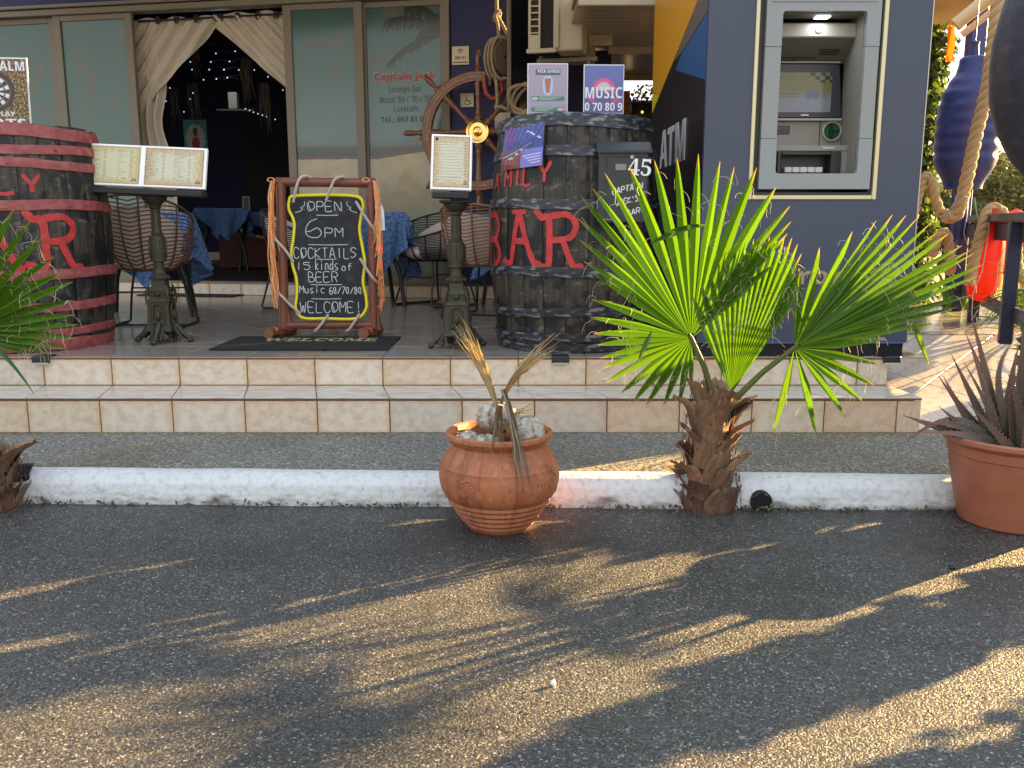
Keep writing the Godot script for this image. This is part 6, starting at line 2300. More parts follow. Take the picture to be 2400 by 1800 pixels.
# a fan leaf: stalk, blades given as [angle in degrees, length], loose white threads
func fan(parent: Node3D, called: String, root: Vector3, hub: Vector3, e1: Vector3, e2: Vector3, blades: Array, attach: float, wmax: float, droop: float, threads: int, m: Material, cup := 0.15, wmin := 0.012) -> Node3D:
	var f := hold(called, parent)
	var nrm := e1.cross(e2).normalized()
	var mb := MB.new()
	mb.col = Color(0.12, 0.15, 0.045)
	var mid := (root + hub) * 0.5 + Vector3(0, 0.02, 0.015)
	mb.tube([root, mid, hub, hub + (hub - mid).normalized() * 0.02], [0.014, 0.011, 0.009, 0.004], 8)
	for k in 9:
		for s in [-1.0, 1.0]:
			var o := root.lerp(mid, k / 8.0) if k < 5 else mid.lerp(hub, (k - 4) / 5.0)
			mb.tube([o, o + Vector3(s * 0.02, 0.008, 0.0)], [0.004, 0.0006], 4, false)
	part("stalk", mb, m, f)
	var th := MB.new()
	for k in blades.size():
		var b: Array = blades[k]
		var a := deg_to_rad(b[0])
		var gap := 8.0
		if k > 0:
			gap = minf(gap, absf(b[0] - blades[k - 1][0]))
		if k < blades.size() - 1:
			gap = maxf(gap * 0.7, minf(gap, absf(blades[k + 1][0] - b[0])))
		var L: float = b[1]
		var curl: float = cup * (0.6 + 0.8 * absf(sin(a * 1.3 + k)))
		var d := (e1 * cos(a) + e2 * sin(a) + nrm * curl).normalized()
		var side := nrm.cross(d).normalized()
		var n2 := d.cross(side).normalized()
		if n2.dot(nrm) < 0.0:
			n2 = -n2
		var wh := clampf(tan(deg_to_rad(gap * 0.5)) * L * attach * 1.08, minf(wmin, L * 0.05), wmax)
		var g := rf(0.65, 1.15)
		var sh := Color(0.1 * g, 0.23 * g, 0.024 * g).lerp(Color(0.14, 0.27, 0.02), rf(0, 0.6))
		part("leaf_blade", blade(hub, d, side.rotated(d, rf(-0.3, 0.3)), n2, L, wh, attach, droop * rf(0.5, 1.5), rf(0.5, 1.0), sh, Color(0.42, 0.3, 0.14)), m, f)
		for q in int(threads / float(blades.size())) + 1:
			var t := rf(0.45, 0.97)
			var o := hub + d * L * t + Vector3(0, -droop * L * pow(maxf(t - 0.35, 0.0), 2.0) * 2.0, 0) + side * rf(-0.6, 0.6) * wh * (1.0 - t)
			var v := (side * (1.0 if q % 2 else -1.0) * rf(0.4, 1.0) + d * rf(-0.3, 0.8) + nrm * rf(-0.5, 0.7)).normalized()
			var pts := [o]
			var len := rf(0.03, 0.085)
			for j in 6:
				v = (v + Vector3(0, -0.28, 0) + Vector3(rf(-0.4, 0.4), rf(-0.4, 0.4), rf(-0.4, 0.4))).normalized()
				o = o + v * len / 6.0
				pts.append(o)
			th.tube(pts, rf(0.0005, 0.0009), 3, false)
	var fm := part("threads", th, M.fibre, f)
	fm.set_meta("kind", "stuff")
	return f

func boots(parent: Node3D, at: Vector3, h: float, r0: float, r1: float, rows: int, per: int) -> void:
	var core := MB.new()
	core.lathe([Vector2(0, -0.02), Vector2(r0 * 1.25, -0.02), Vector2(r0, h * 0.18), Vector2(r1 * 0.8, h * 0.55), Vector2(r1 * 0.75, h), Vector2(0, h + 0.01)], 20, Transform3D(Basis(), at))
	core.col = Color(0.1, 0.06, 0.035)
	for k in core.c.size():
		core.c[k] = Color(0.09, 0.05, 0.03)
	part("trunk", core, M.bark, parent)
	for j in rows:
		for i in per:
			var t := (j + rf(0.0, 0.4)) / rows
			var an := TAU * (i + 0.5 * (j % 2)) / per + rf(-0.2, 0.2)
			var y := h * t - 0.02
			var r := lerpf(r0 * 1.12, r1 * 0.75, pow(t, 0.6))
			var L := rf(0.08, 0.16) * (0.8 + 0.3 * t)
			var W := rf(0.05, 0.085) * (1.3 - 0.45 * t)
			var flare := rf(0.01, 0.045) + (rf(0.025, 0.065) if rng.randf() < 0.33 and j > 0 else 0.0) + 0.035 * pow(t, 3.0)
			var tw := rf(-1.1, 1.1)
			var lean := rf(-0.7, 0.7)
			var base := Color(0.36, 0.17, 0.09).lerp(Color(0.52, 0.35, 0.21), rf(0, 1)) * rf(0.7, 1.2)
			if j < 2:
				base = base.lerp(Color(0.19, 0.085, 0.07), 0.5)
			var mb := MB.new()
			var f := func(u, v):
				var x: float = (u - 0.5) * 2.0
				var w: float = W * (1.0 - 0.45 * v) * (1.0 - 0.25 * pow(v, 4.0) * (0.5 + 0.5 * sin(x * 7.0 + tw * 9.0)))
				var aa: float = an + x * w / (r + 0.02) + lean * v * 0.5
				var rr: float = r + 0.006 + flare * v * v * (1.0 + tw * x * 0.6) + 0.016 * (1.0 - x * x) * (0.4 + 0.6 * v) + 0.004 * sin(x * 9.0 + v * 4.0)
				return at + Vector3(sin(aa) * rr, y + L * v * (1.0 - 0.12 * x * x * v) + 0.008 * v * sin(x * 11.0 + tw * 20.0), cos(aa) * rr)
			var cf := func(u, v):
				var k: float = 0.75 + 0.4 * nz.get_noise_2d(u * 90.0 + an * 300.0, v * 140.0 + j * 50.0)
				return (base * k).lerp(Color(0.42, 0.31, 0.2), smoothstep(0.72, 1.0, v) * 0.6 + (0.35 if absf(u - 0.5) > 0.44 else 0.0))
			mb.grid(8, 7, f, cf)
			part("leaf_base", mb, M.bark, parent)
	# coarse brown fibre between the leaf bases
	var fb := MB.new()
	for k in 150:
		var an2 := rf(0, TAU)
		var y2 := rf(0.0, h)
		var r2 := lerpf(r0 * 1.2, r1, y2 / h) + rf(0.0, 0.03)
		var o := at + Vector3(sin(an2) * r2, y2, cos(an2) * r2)
		var pts := [o]
		for q in 4:
			an2 += rf(-0.12, 0.12)
			o = at + Vector3(sin(an2) * (r2 + rf(0, 0.015)), y2 + rf(-0.03, 0.04) * (q + 1) * 0.6, cos(an2) * (r2 + rf(0, 0.015)))
			pts.append(o)
		fb.tube(pts, 0.0011, 3, false)
	var fo := part("trunk_fibre", fb, mk(0.14, 0.085, 0.05, 0.95), parent)
	fo.set_meta("kind", "stuff")

const PX := 1.0 / 609.0

func plants() -> void:
	var p := thing("fan_palm", "young fan palm with three large green leaves, in front of the cash machine kiosk", "palm")
	var base := Vector3(0.775, 0.0, -3.36)
	boots(p, base, 0.44, 0.086, 0.058, 7, 5)
	var crown := base + Vector3(0.045, 0.43, 0.0)
	var sc := func(list: Array, k: float) -> Array:
		var o := []
		for b in list:
			o.append([b[0], b[1] * PX * k])
		return o
	# left leaf, spread wide
	var l1 := [[53, 242], [57.9, 303], [61.2, 334], [65.7, 364], [72.9, 381], [80.4, 394], [87.2, 395], [91.6, 402], [97.7, 403], [103.4, 411], [109.4, 415], [116, 415], [123, 411], [127, 412], [131, 405], [135, 378], [139.6, 338], [144, 300], [148, 262], [157, 240], [168, 230], [176, 218], [184, 209], [193, 206], [201, 206], [210, 214], [223, 200], [233.6, 192], [245, 183], [257.7, 165], [270, 152], [280, 120]]
	fan(p, "palm_leaf", crown + Vector3(-0.03, -0.02, 0.0), Vector3(0.683, 0.676, -3.34), Vector3(0.94, 0.0, 0.34).normalized(), Vector3(0.1, 0.97, 0.2).normalized(), sc.call(l1, 1.07), 0.52, 0.026, 0.06, 150, M.leaf, 0.02, 0.017)
	# right leaf
	var l2 := [[92, 190], [80, 230], [66.6, 279], [60, 320], [55.7, 346], [51, 365], [47.5, 377], [43, 392], [39.3, 400], [35.9, 418], [31.8, 440], [28.5, 455], [26.1, 466], [22.6, 482], [20.1, 472], [15.9, 455], [12.5, 420], [9.5, 354], [4, 235], [-11.2, 240], [-23.3, 250], [-36, 253], [-49.5, 245], [-72.3, 240], [-102.5, 208]]
	fan(p, "palm_leaf", crown + Vector3(0.02, -0.02, 0.0), Vector3(1.078, 0.64, -3.34), Vector3(0.93, 0.0, -0.3).normalized(), Vector3(-0.08, 0.96, 0.28).normalized(), sc.call(l2, 1.06), 0.42, 0.024, 0.03, 150, M.leaf, 0.02, 0.017)
	# the half open leaf in the middle
	var l3 := [[114, 227], [108, 245], [103, 262], [99, 285], [95.5, 305], [92, 315], [89, 322], [86.2, 330], [83.6, 338], [81, 340], [78.6, 344], [76.2, 346], [73.8, 348], [71.2, 340], [68.6, 325], [66, 300], [63, 270]]
	fan(p, "palm_leaf", crown + Vector3(0.0, -0.1, 0.02), Vector3(0.835, 0.47, -3.3), Vector3(0.97, 0.0, 0.2).normalized(), Vector3(0.0, 0.99, 0.1).normalized(), sc.call(l3, 1.08), 0.74, 0.018, 0.0, 130, M.leaf, 0.0, 0.0135)
	# a broken blade that hangs down and a bent one
	var loose := hold("palm_leaf", p)
	part("leaf_blade", blade(Vector3(1.545, 0.735, -3.4), Vector3(0.42, -0.9, 0.0), Vector3(0.9, 0.42, 0.1), Vector3(0, 0.1, 1), 0.19, 0.011, 0.3, 0.0, 0.5, Color(0.11, 0.2, 0.03), Color(0.4, 0.3, 0.12)), M.leaf, loose)
	part("leaf_blade", blade(Vector3(0.5, 1.03, -3.28), Vector3(0.86, 0.42, 0.1), Vector3(-0.4, 0.9, 0.1), Vector3(0, 0.1, 1), 0.24, 0.014, 0.35, 0.15, 0.5, Color(0.06, 0.14, 0.03), Color(0.3, 0.25, 0.1)), M.leaf, loose)
	part("leaf_blade", blade(Vector3(0.52, 0.72, -3.25), Vector3(-0.42, -0.85, 0.2), Vector3(0.85, -0.42, 0.1), Vector3(0.1, 0.3, 1), 0.13, 0.011, 0.35, 0.0, 0.4, Color(0.1, 0.17, 0.06), Color(0.3, 0.25, 0.1)), M.leaf, loose)
	# second palm at the left edge
	var q := thing("fan_palm", "fan palm whose green leaf reaches in at the left edge before the red hooped barrel", "palm")
	var base2 := Vector3(-2.08, 0.0, -3.38)
	boots(q, base2, 0.2, 0.105, 0.085, 4, 6)
	var hub2 := Vector3(-2.1, 0.7, -3.36)
	var l4 := [[112, 300], [104, 310], [97, 320], [90, 325], [84, 330], [78, 322], [73, 312], [68, 305], [62, 315], [57, 335], [51, 342], [45, 342], [39, 335], [33, 325], [28, 318], [22.5, 315], [17, 300], [12, 290], [7, 282], [2, 268], [-3, 240], [-8, 205], [-14, 150]]
	fan(q, "palm_leaf", base2 + Vector3(0, 0.2, 0), hub2, Vector3(0.95, 0.0, 0.2).normalized(), Vector3(-0.05, 0.97, 0.25).normalized(), sc.call(l4, 1.16), 0.5, 0.026, 0.05, 170, M.leaf_dim, 0.03, 0.018)
	fan(q, "palm_leaf", base2 + Vector3(-0.02, 0.2, 0), Vector3(-2.35, 0.66, -3.45), Vector3(-0.95, 0.0, 0.2).normalized(), Vector3(0.05, 0.97, 0.1).normalized(), sc.call(l4, 1.0), 0.5, 0.022, 0.1, 60, M.leaf_dim, 0.03)
	var lo := hold("palm_leaf", q)
	part("leaf_blade", blade(Vector3(-2.05, 0.735, -3.22), Vector3(0.86, -0.25, 0.3).normalized(), Vector3(0.3, 0.9, 0.1), Vector3(0, 0.3, 1), 0.38, 0.017, 0.3, 0.42, 0.35, Color(0.06, 0.15, 0.05), Color(0.3, 0.25, 0.1)), M.leaf_dim, lo)
	pots()

func pots() -> void:
	# terracotta pot with stones and a dead palm
	var at := Vector3(-0.047, 0.0, -3.145)
	var t := thing("terracotta_pot", "round bellied terracotta pot with ringed foot standing in the middle of the road edge", "plant pot", at)
	var mb := MB.new()
	var pr := [Vector2(0.0, 0.0), Vector2(0.112, 0.0), Vector2(0.118, 0.006)]
	for k in 5:
		var y := 0.012 + k * 0.022
		var r := lerpf(0.121, 0.182, pow(k / 4.0, 0.85))
		pr.append_array([Vector2(r, y), Vector2(r + 0.007, y + 0.006), Vector2(r + 0.008, y + 0.012), Vector2(r + 0.006, y + 0.018)])
	pr.append_array([Vector2(0.2, 0.128), Vector2(0.212, 0.15), Vector2(0.219, 0.175), Vector2(0.222, 0.2), Vector2(0.22, 0.225), Vector2(0.216, 0.24), Vector2(0.2165, 0.246), Vector2(0.212, 0.249), Vector2(0.209, 0.255), Vector2(0.2, 0.275), Vector2(0.186, 0.296), Vector2(0.175, 0.312), Vector2(0.174, 0.32), Vector2(0.18, 0.33), Vector2(0.19, 0.338), Vector2(0.196, 0.348), Vector2(0.195, 0.36), Vector2(0.186, 0.365), Vector2(0.177, 0.36), Vector2(0.172, 0.345), Vector2(0.17, 0.3)])
	mb.lathe(pr, 72)
	part("body", mb, M.terracotta, t)
	mb = MB.new()
	var boat := hold("relief", t, Transform3D())
	for k in 7:
		var pts := []
		for j in 9:
			var an := -0.62 + 0.3 * j / 8.0 - 0.03 * absf(k - 3)
			var y := 0.172 + k * 0.0085 + 0.004 * sin(j * 1.4 + k)
			pts.append(Vector3(sin(an) * 0.2205, y, cos(an) * 0.2205))
		mb.tube(pts, [0.001, 0.002, 0.0025, 0.003, 0.003, 0.003, 0.0025, 0.002, 0.001], 6)
	part("sprig", mb, M.terracotta, boat)
	mb = MB.new()
	mb.lathe([Vector2(0.0, 0.315), Vector2(0.12, 0.318), Vector2(0.172, 0.31)], 30)
	part("soil", mb, M.soil, t)
	# dead roots clinging to the pot
	mb = MB.new()
	for k in 11:
		var an2 := rf(0.75, 1.2)
		var y2 := rf(0.16, 0.3)
		var pts2 := []
		for j in 6:
			an2 += rf(-0.07, 0.07)
			y2 += rf(-0.018, 0.012)
			var rr := 0.2235 if y2 < 0.25 else lerpf(0.2235, 0.182, (y2 - 0.25) / 0.06)
			pts2.append(Vector3(sin(an2) * rr, y2, cos(an2) * rr))
		mb.tube(pts2, 0.0011, 3, false)
	part("dry_roots", mb, mk(0.2, 0.13, 0.07, 0.95), t)
	for r in [[Vector3(0.105, 0.365, 0.045), Vector3(0.072, 0.062, 0.06), "largest pale pitted stone, at the right in the terracotta pot"], [Vector3(-0.01, 0.395, -0.07), Vector3(0.085, 0.06, 0.06), "warm sunlit stone at the back of the terracotta pot"], [Vector3(-0.112, 0.34, 0.06), Vector3(0.043, 0.036, 0.04), "small pale stone at the left rim of the terracotta pot"], [Vector3(-0.045, 0.338, 0.09), Vector3(0.046, 0.03, 0.04), "flat pale stone at the front rim of the terracotta pot"]]:
		mb = MB.new()
		mb.blob(Vector3.ZERO, r[1], nz, 0.16, 28, 18)
		var st := part("stone", mb, M.rock)
		st.position = at + r[0]
		st.rotation.y = rf(0, 6)
		tag(st, r[2], "stone", "stones in the terracotta pot")
	var d := thing("dead_palm", "dried straw coloured palm seedling with two brush like leaves in the terracotta pot", "plant", at + Vector3(0.0, 0.32, 0.03))
	mb = MB.new()
	mb.col = Color(0.2, 0.09, 0.045)
	mb.tube([Vector3(0, -0.01, 0), Vector3(-0.004, 0.07, 0), Vector3(0.002, 0.14, 0.0)], [0.02, 0.017, 0.012], 10)
	part("stem", mb, M.straw, d)
	var brush := func(called: String, p0: Vector3, p1: Vector3, p2: Vector3, n: int, spread: float, cols: Array, w: float) -> void:
		var b := MB.new()
		for k in n:
			b.col = cols[k % cols.size()] * rf(0.75, 1.15)
			var off := Vector3(rf(-1, 1), rf(-1, 1), rf(-1, 1))
			var e := rf(0.55, 1.05)
			var pts := []
			for j in 8:
				var u := e * j / 7.0
				var o := p0.lerp(p1, u).lerp(p1.lerp(p2, u), u)
				pts.append(o + off * (0.005 + spread * u * u) + Vector3(rf(-1, 1), rf(-1, 1), rf(-1, 1)) * 0.0075 * u * u + Vector3(0, -0.03 * pow(u, 4.0) * absf(off.x), 0))
			b.band(pts, [w, w, w * 1.2, w * 1.2, w, w * 0.8, w * 0.6, w * 0.2], Vector3(rf(-0.7, 0.7), rf(-0.3, 0.5), 1).normalized())
		part(called, b, M.straw, d)
	var straw := [Color(0.5, 0.36, 0.17), Color(0.42, 0.28, 0.12), Color(0.58, 0.45, 0.24), Color(0.33, 0.19, 0.08)]
	brush.call("dry_leaf", Vector3(0.0, 0.1, 0), Vector3(-0.03, 0.25, 0.0), Vector3(-0.14, 0.44, 0.02), 70, 0.028, straw, 0.0045)
	brush.call("dry_leaf", Vector3(0.01, 0.15, 0), Vector3(0.04, 0.25, 0.0), Vector3(0.2, 0.375, 0.02), 70, 0.036, straw, 0.004)
	brush.call("dry_leaf", Vector3(0.015, 0.2, 0.02), Vector3(0.045, 0.16, 0.12), Vector3(0.09, -0.07, 0.2), 46, 0.02, [Color(0.24, 0.19, 0.13), Color(0.17, 0.13, 0.09), Color(0.3, 0.24, 0.16)], 0.006)
	brush.call("dry_leaf", Vector3(0.0, 0.12, 0.02), Vector3(-0.005, 0.12, 0.1), Vector3(0.0, 0.0, 0.185), 26, 0.025, [Color(0.2, 0.14, 0.08), Color(0.28, 0.2, 0.12)], 0.006)
	brush.call("dry_leaf", Vector3(-0.03, 0.02, 0), Vector3(-0.1, 0.07, 0.02), Vector3(-0.175, 0.02, 0.05), 26, 0.03, [Color(0.26, 0.11, 0.05), Color(0.34, 0.18, 0.08)], 0.005)
	brush.call("dry_leaf", Vector3(0.03, 0.04, -0.03), Vector3(0.06, 0.12, -0.04), Vector3(0.13, 0.12, -0.02), 12, 0.03, [Color(0.55, 0.38, 0.14), Color(0.4, 0.24, 0.08)], 0.005)
	# aloe in the pot at the right
	var a2 := Vector3(1.885, 0.0, -3.2)
	var pot := thing("plastic_pot", "large brown plastic plant pot holding the aloe at the right edge", "plant pot", a2)
	mb = MB.new()
	mb.lathe([Vector2(0.0, 0.0), Vector2(0.172, 0.0), Vector2(0.182, 0.008), Vector2(0.196, 0.07), Vector2(0.214, 0.15), Vector2(0.227, 0.225), Vector2(0.232, 0.262), Vector2(0.238, 0.266), Vector2(0.24, 0.3), Vector2(0.252, 0.306), Vector2(0.262, 0.318), Vector2(0.262, 0.332), Vector2(0.252, 0.338), Vector2(0.242, 0.33), Vector2(0.236, 0.29)], 64)
	part("body", mb, M.plastic_pot, pot)
	mb = MB.new()
	mb.lathe([Vector2(0.0, 0.31), Vector2(0.24, 0.3)], 30)
	part("soil", mb, M.soil, pot)
	mb = MB.new()
	mb.lathe([Vector2(0.0, 0.006), Vector2(0.01, 0.004), Vector2(0.012, 0.0)], 12, Transform3D(Basis(Vector3.UP, -0.05) * Basis(Vector3.RIGHT, PI / 2), Vector3(-0.01, 0.028, 0.184)))
	part("drain_plug", mb, M.black_metal, pot)
	var al := thing("aloe", "purple brown aloe with long pointed leaves in the brown plastic pot", "plant", a2 + Vector3(0, 0.3, 0))
	var leaf := func(p0: Vector3, p1: Vector3, p2: Vector3, w: float, red: float) -> void:
		var b := MB.new()
		var f := func(u, v):
			var o := p0.lerp(p1, v).lerp(p1.lerp(p2, v), v)
			var tan := (p1.lerp(p2, v) - p0.lerp(p1, v)).normalized()
			var sd := tan.cross(Vector3(-p2.x * 0.6, 0.4, 1.0)).normalized()
			var nn := sd.cross(tan).normalized()
			var ww: float = w * (1.0 - pow(v, 1.6)) * (0.85 + 0.5 * v * (1 - v)) + 0.0008
			var an: float = TAU * u
			var x := cos(an)
			var y := sin(an)
			return o + sd * x * ww + nn * (y * 0.3 * ww + (x * x - 0.4) * 0.35 * ww)
		var tone := rf(0.8, 1.2)
		var cf := func(u, v):
			var n: float = nz.get_noise_2d(u * 60.0 + p2.x * 2000.0, v * 160.0)
			var c := Color(0.075, 0.08, 0.056).lerp(Color(0.11, 0.08, 0.066), smoothstep(0.1, 0.7, v + n * 0.4))
			return c.lerp(Color(0.21, 0.068, 0.048), (0.7 * smoothstep(0.5, 1.0, v) + 0.45 * pow(absf(cos(TAU * u)), 6.0)) * red) * tone
		b.grid(12, 14, f, cf)
		for k in 12:
			for s in [0.0, 0.5]:
				var v2 := 0.08 + 0.07 * k
				var e: Vector3 = f.call(s, v2)
				var o2 := p0.lerp(p1, v2).lerp(p1.lerp(p2, v2), v2)
				b.col = Color(0.3, 0.17, 0.12)
				b.tube([e, e + (e - o2).normalized() * 0.006 + Vector3(0, 0.002, 0)], [0.0016, 0.0003], 4, false)
		var am := mk(1, 1, 1, 0.5, 0.0, true)
		part("leaf", b, aloe_mat(), al)
	for l in [[-0.455, 0.115, -0.28, 0.03, 0.03, 0.04, 0.9], [-0.45, 0.005, -0.26, 0.16, 0.04, 0.03, 1.0], [-0.33, 0.15, -0.2, 0.02, 0.04, 0.035, 0.9], [-0.32, 0.22, -0.19, 0.06, 0.0, 0.04, 0.8], [-0.29, 0.29, -0.17, 0.1, 0.02, 0.04, 0.7], [-0.265, 0.27, -0.11, 0.06, 0.06, 0.032, 0.4], [-0.21, 0.31, -0.1, 0.08, 0.0, 0.04, 0.6], [-0.195, 0.41, -0.1, 0.17, -0.04, 0.042, 1.0], [-0.02, 0.46, -0.01, 0.2, 0.0, 0.05, 0.8], [-0.05, 0.31, -0.14, 0.22, -0.02, 0.03, 0.6], [-0.1, 0.29, -0.09, 0.1, 0.08, 0.034, 0.8], [-0.39, 0.09, -0.24, 0.08, 0.06, 0.03, 0.7], [-0.4, 0.06, -0.2, 0.04, 0.07, 0.032, 0.8], [-0.13, 0.24, -0.05, 0.1, 0.1, 0.04, 0.3], [0.03, 0.35, 0.02, 0.15, 0.06, 0.045, 0.5], [0.1, 0.42, 0.03, 0.2, 0.02, 0.045, 0.6], [-0.06, 0.2, -0.06, 0.08, 0.14, 0.03, 0.4], [0.16, 0.3, 0.1, 0.14, 0.05, 0.04, 0.6], [0.25, 0.28, 0.12, 0.05, 0.02, 0.04, 0.8], [0.3, 0.16, 0.15, 0.02, 0.05, 0.04, 0.8], [0.05, 0.3, 0.0, 0.1, -0.12, 0.04, 0.6], [-0.16, 0.34, -0.05, 0.14, -0.12, 0.04, 0.7], [0.2, 0.4, 0.06, 0.2, -0.08, 0.045, 0.6], [-0.24, 0.2, -0.16, 0.05, -0.1, 0.035, 0.7], [-0.28, 0.16, -0.12, 0.01, 0.12, 0.034, 0.6], [0.12, 0.22, 0.1, 0.06, 0.14, 0.034, 0.5]]:
		leaf.call(Vector3(clampf(l[0], -0.3, 0.3) * 0.32 + rf(-0.02, 0.02), -0.01, l[4] * 0.8), Vector3(l[2], l[3] * 1.1 + 0.02, l[4]), Vector3(l[0], l[1] * (1.17 if l[1] > 0.15 else 1.0), l[4] * 1.2), l[5] * 0.62, l[6])

var aloe_cache: StandardMaterial3D
func aloe_mat() -> StandardMaterial3D:
	if aloe_cache == null:
		aloe_cache = mk(1, 1, 1, 0.45, 0.0, true)
	return aloe_cache

# clump of sword shaped leaves
func sword_clump(label: String, at: Vector3, n: int, L: float, w: float, up: float, m: Material, c0: Color, called := "yucca", group := "sword leaved plants behind the fence") -> void:
	var y := thing(called, label, "plant", at, 0.0, group)
	for k in n:
		var an := rf(0, TAU)
		var el := rf(up, 1.45)
		var d := Vector3(cos(an) * cos(el), sin(el), sin(an) * cos(el))
		var side := d.cross(Vector3.UP).normalized()
		var g := rf(0.75, 1.2)
		part("leaf", blade(Vector3(rf(-0.03, 0.03), 0.0, rf(-0.03, 0.03)), d, side, side.cross(d), L * rf(0.7, 1.1), w, 0.3, rf(0.1, 0.45), 0.3, Color(c0.r * g, c0.g * g, c0.b * g), Color(0.3, 0.25, 0.1)), m, y)

func tree(label: String, at: Vector3, h: float, r: float, c0: Color, sd: int, called := "tree") -> void:
	var t := thing(called, label, "tree", at, 0.0, "trees far behind the fence")
	var g := RandomNumberGenerator.new()
	g.seed = sd
	var mb := MB.new()
	var tops := []
	mb.tube([Vector3.ZERO, Vector3(0.1, h * 0.25, 0), Vector3(0.0, h * 0.5, 0.1)], [0.16, 0.12, 0.09], 8)
	for k in 7:
		var a := TAU * k / 7.0 + g.randf()
		var e := Vector3(cos(a) * r * 0.6, h * g.randf_range(0.55, 0.9), sin(a) * r * 0.6)
		mb.tube([Vector3(0.05, h * 0.35, 0.05), e * 0.6 + Vector3(0, h * 0.15, 0), e], [0.08, 0.05, 0.02], 6)
		tops.append(e)
	part("trunk", mb, mk(0.11, 0.085, 0.06, 0.9), t)
	var list := []
	var cols := []
	for k in 26:
		var c: Vector3 = tops[k % 7] + Vector3(g.randf_range(-1, 1) * r * 0.5, g.randf_range(-0.25, 0.25) * h, g.randf_range(-1, 1) * r * 0.5)
		var rad := g.randf_range(0.25, 0.5) * r
		var tone := g.randf_range(0.6, 1.3)
		for j in 380:
			var p := Vector3(g.randfn(), g.randfn() * 0.7, g.randfn()) * rad * 0.5 + c
			if p.y < h * 0.12:
				continue
			list.append(Transform3D(Basis.from_euler(Vector3(g.randf_range(-2, 2), g.randf_range(-3, 3), g.randf_range(-2, 2))).scaled(Vector3.ONE * g.randf_range(0.6, 1.3)), p))
			var q := tone * g.randf_range(0.8, 1.2)
			cols.append(Color(c0.r * q, c0.g * q, c0.b * q))
	var lm := mk(1, 1, 1, 0.6, 0.0, true)
	lm.backlight = Color(0.95, 0.95, 0.6)
	scatter("crown", leaf_quad(0.15, 0.075), lm, list, t, cols)

func far_palm() -> void:
	var base := Vector3(3.2, 0.0, -3.98)
	var p := thing("fan_palm", "taller fan palm past the aloe pot, beyond the right edge", "palm", Vector3.ZERO)
	boots(p, base, 0.8, 0.085, 0.06, 9, 5)
	var l := []
	for k in 17:
		l.append([-30.0 + 15.0 * k, 0.46 * (1.0 - 0.3 * absf(k - 8.0) / 8.0)])
	for k in 4:
		var an := TAU * k / 4.0 + 0.9
		var el := 0.55 if k % 2 else 0.95
		var d := Vector3(cos(an) * cos(el), sin(el), sin(an) * cos(el))
		var root := base + Vector3(0, 0.8, 0)
		var hub := root + d * 0.42
		var sd := d.cross(Vector3.UP).normalized()
		fan(p, "palm_leaf", root, hub, sd, (d * 0.8 - sd.cross(d) * 0.35).normalized(), l, 0.25, 0.02, 0.15, 26, M.leaf, 0.05, 0.012)

func shrub(label: String, at: Vector3, r: float, h: float, sd: int) -> void:
	var t := thing("shrub", label, "shrub", at, 0.0, "shrubs past the ramp")
	var g := RandomNumberGenerator.new()
	g.seed = sd
	var mb := MB.new()
	for k in 6:
		var a := TAU * k / 6.0
		mb.tube([Vector3.ZERO, Vector3(cos(a) * r * 0.3, h * 0.4, sin(a) * r * 0.3), Vector3(cos(a) * r * 0.6, h * 0.8, sin(a) * r * 0.6)], [0.02, 0.014, 0.005], 6)
	part("stem", mb, mk(0.09, 0.065, 0.045, 0.9), t)
	var list := []
	for k in int(5200.0 * r * h) + 900:
		var an := g.randf() * TAU
		var p := Vector3(cos(an), 0, sin(an)) * r * sqrt(g.randf())
		p.y = h * (0.05 + 0.95 * g.randf() * (1.0 - 0.35 * p.length() / r))
		list.append(Transform3D(Basis.from_euler(Vector3(g.randf_range(-1.5, 1.5), g.randf_range(-3, 3), g.randf_range(-1.5, 1.5))).scaled(Vector3.ONE * g.randf_range(0.7, 1.3)), p))
	var lm := mk(0.06, 0.09, 0.025, 0.5)
	lm.backlight = Color(0.25, 0.32, 0.06)
	scatter("foliage", leaf_quad(0.1, 0.06), lm, list, t)

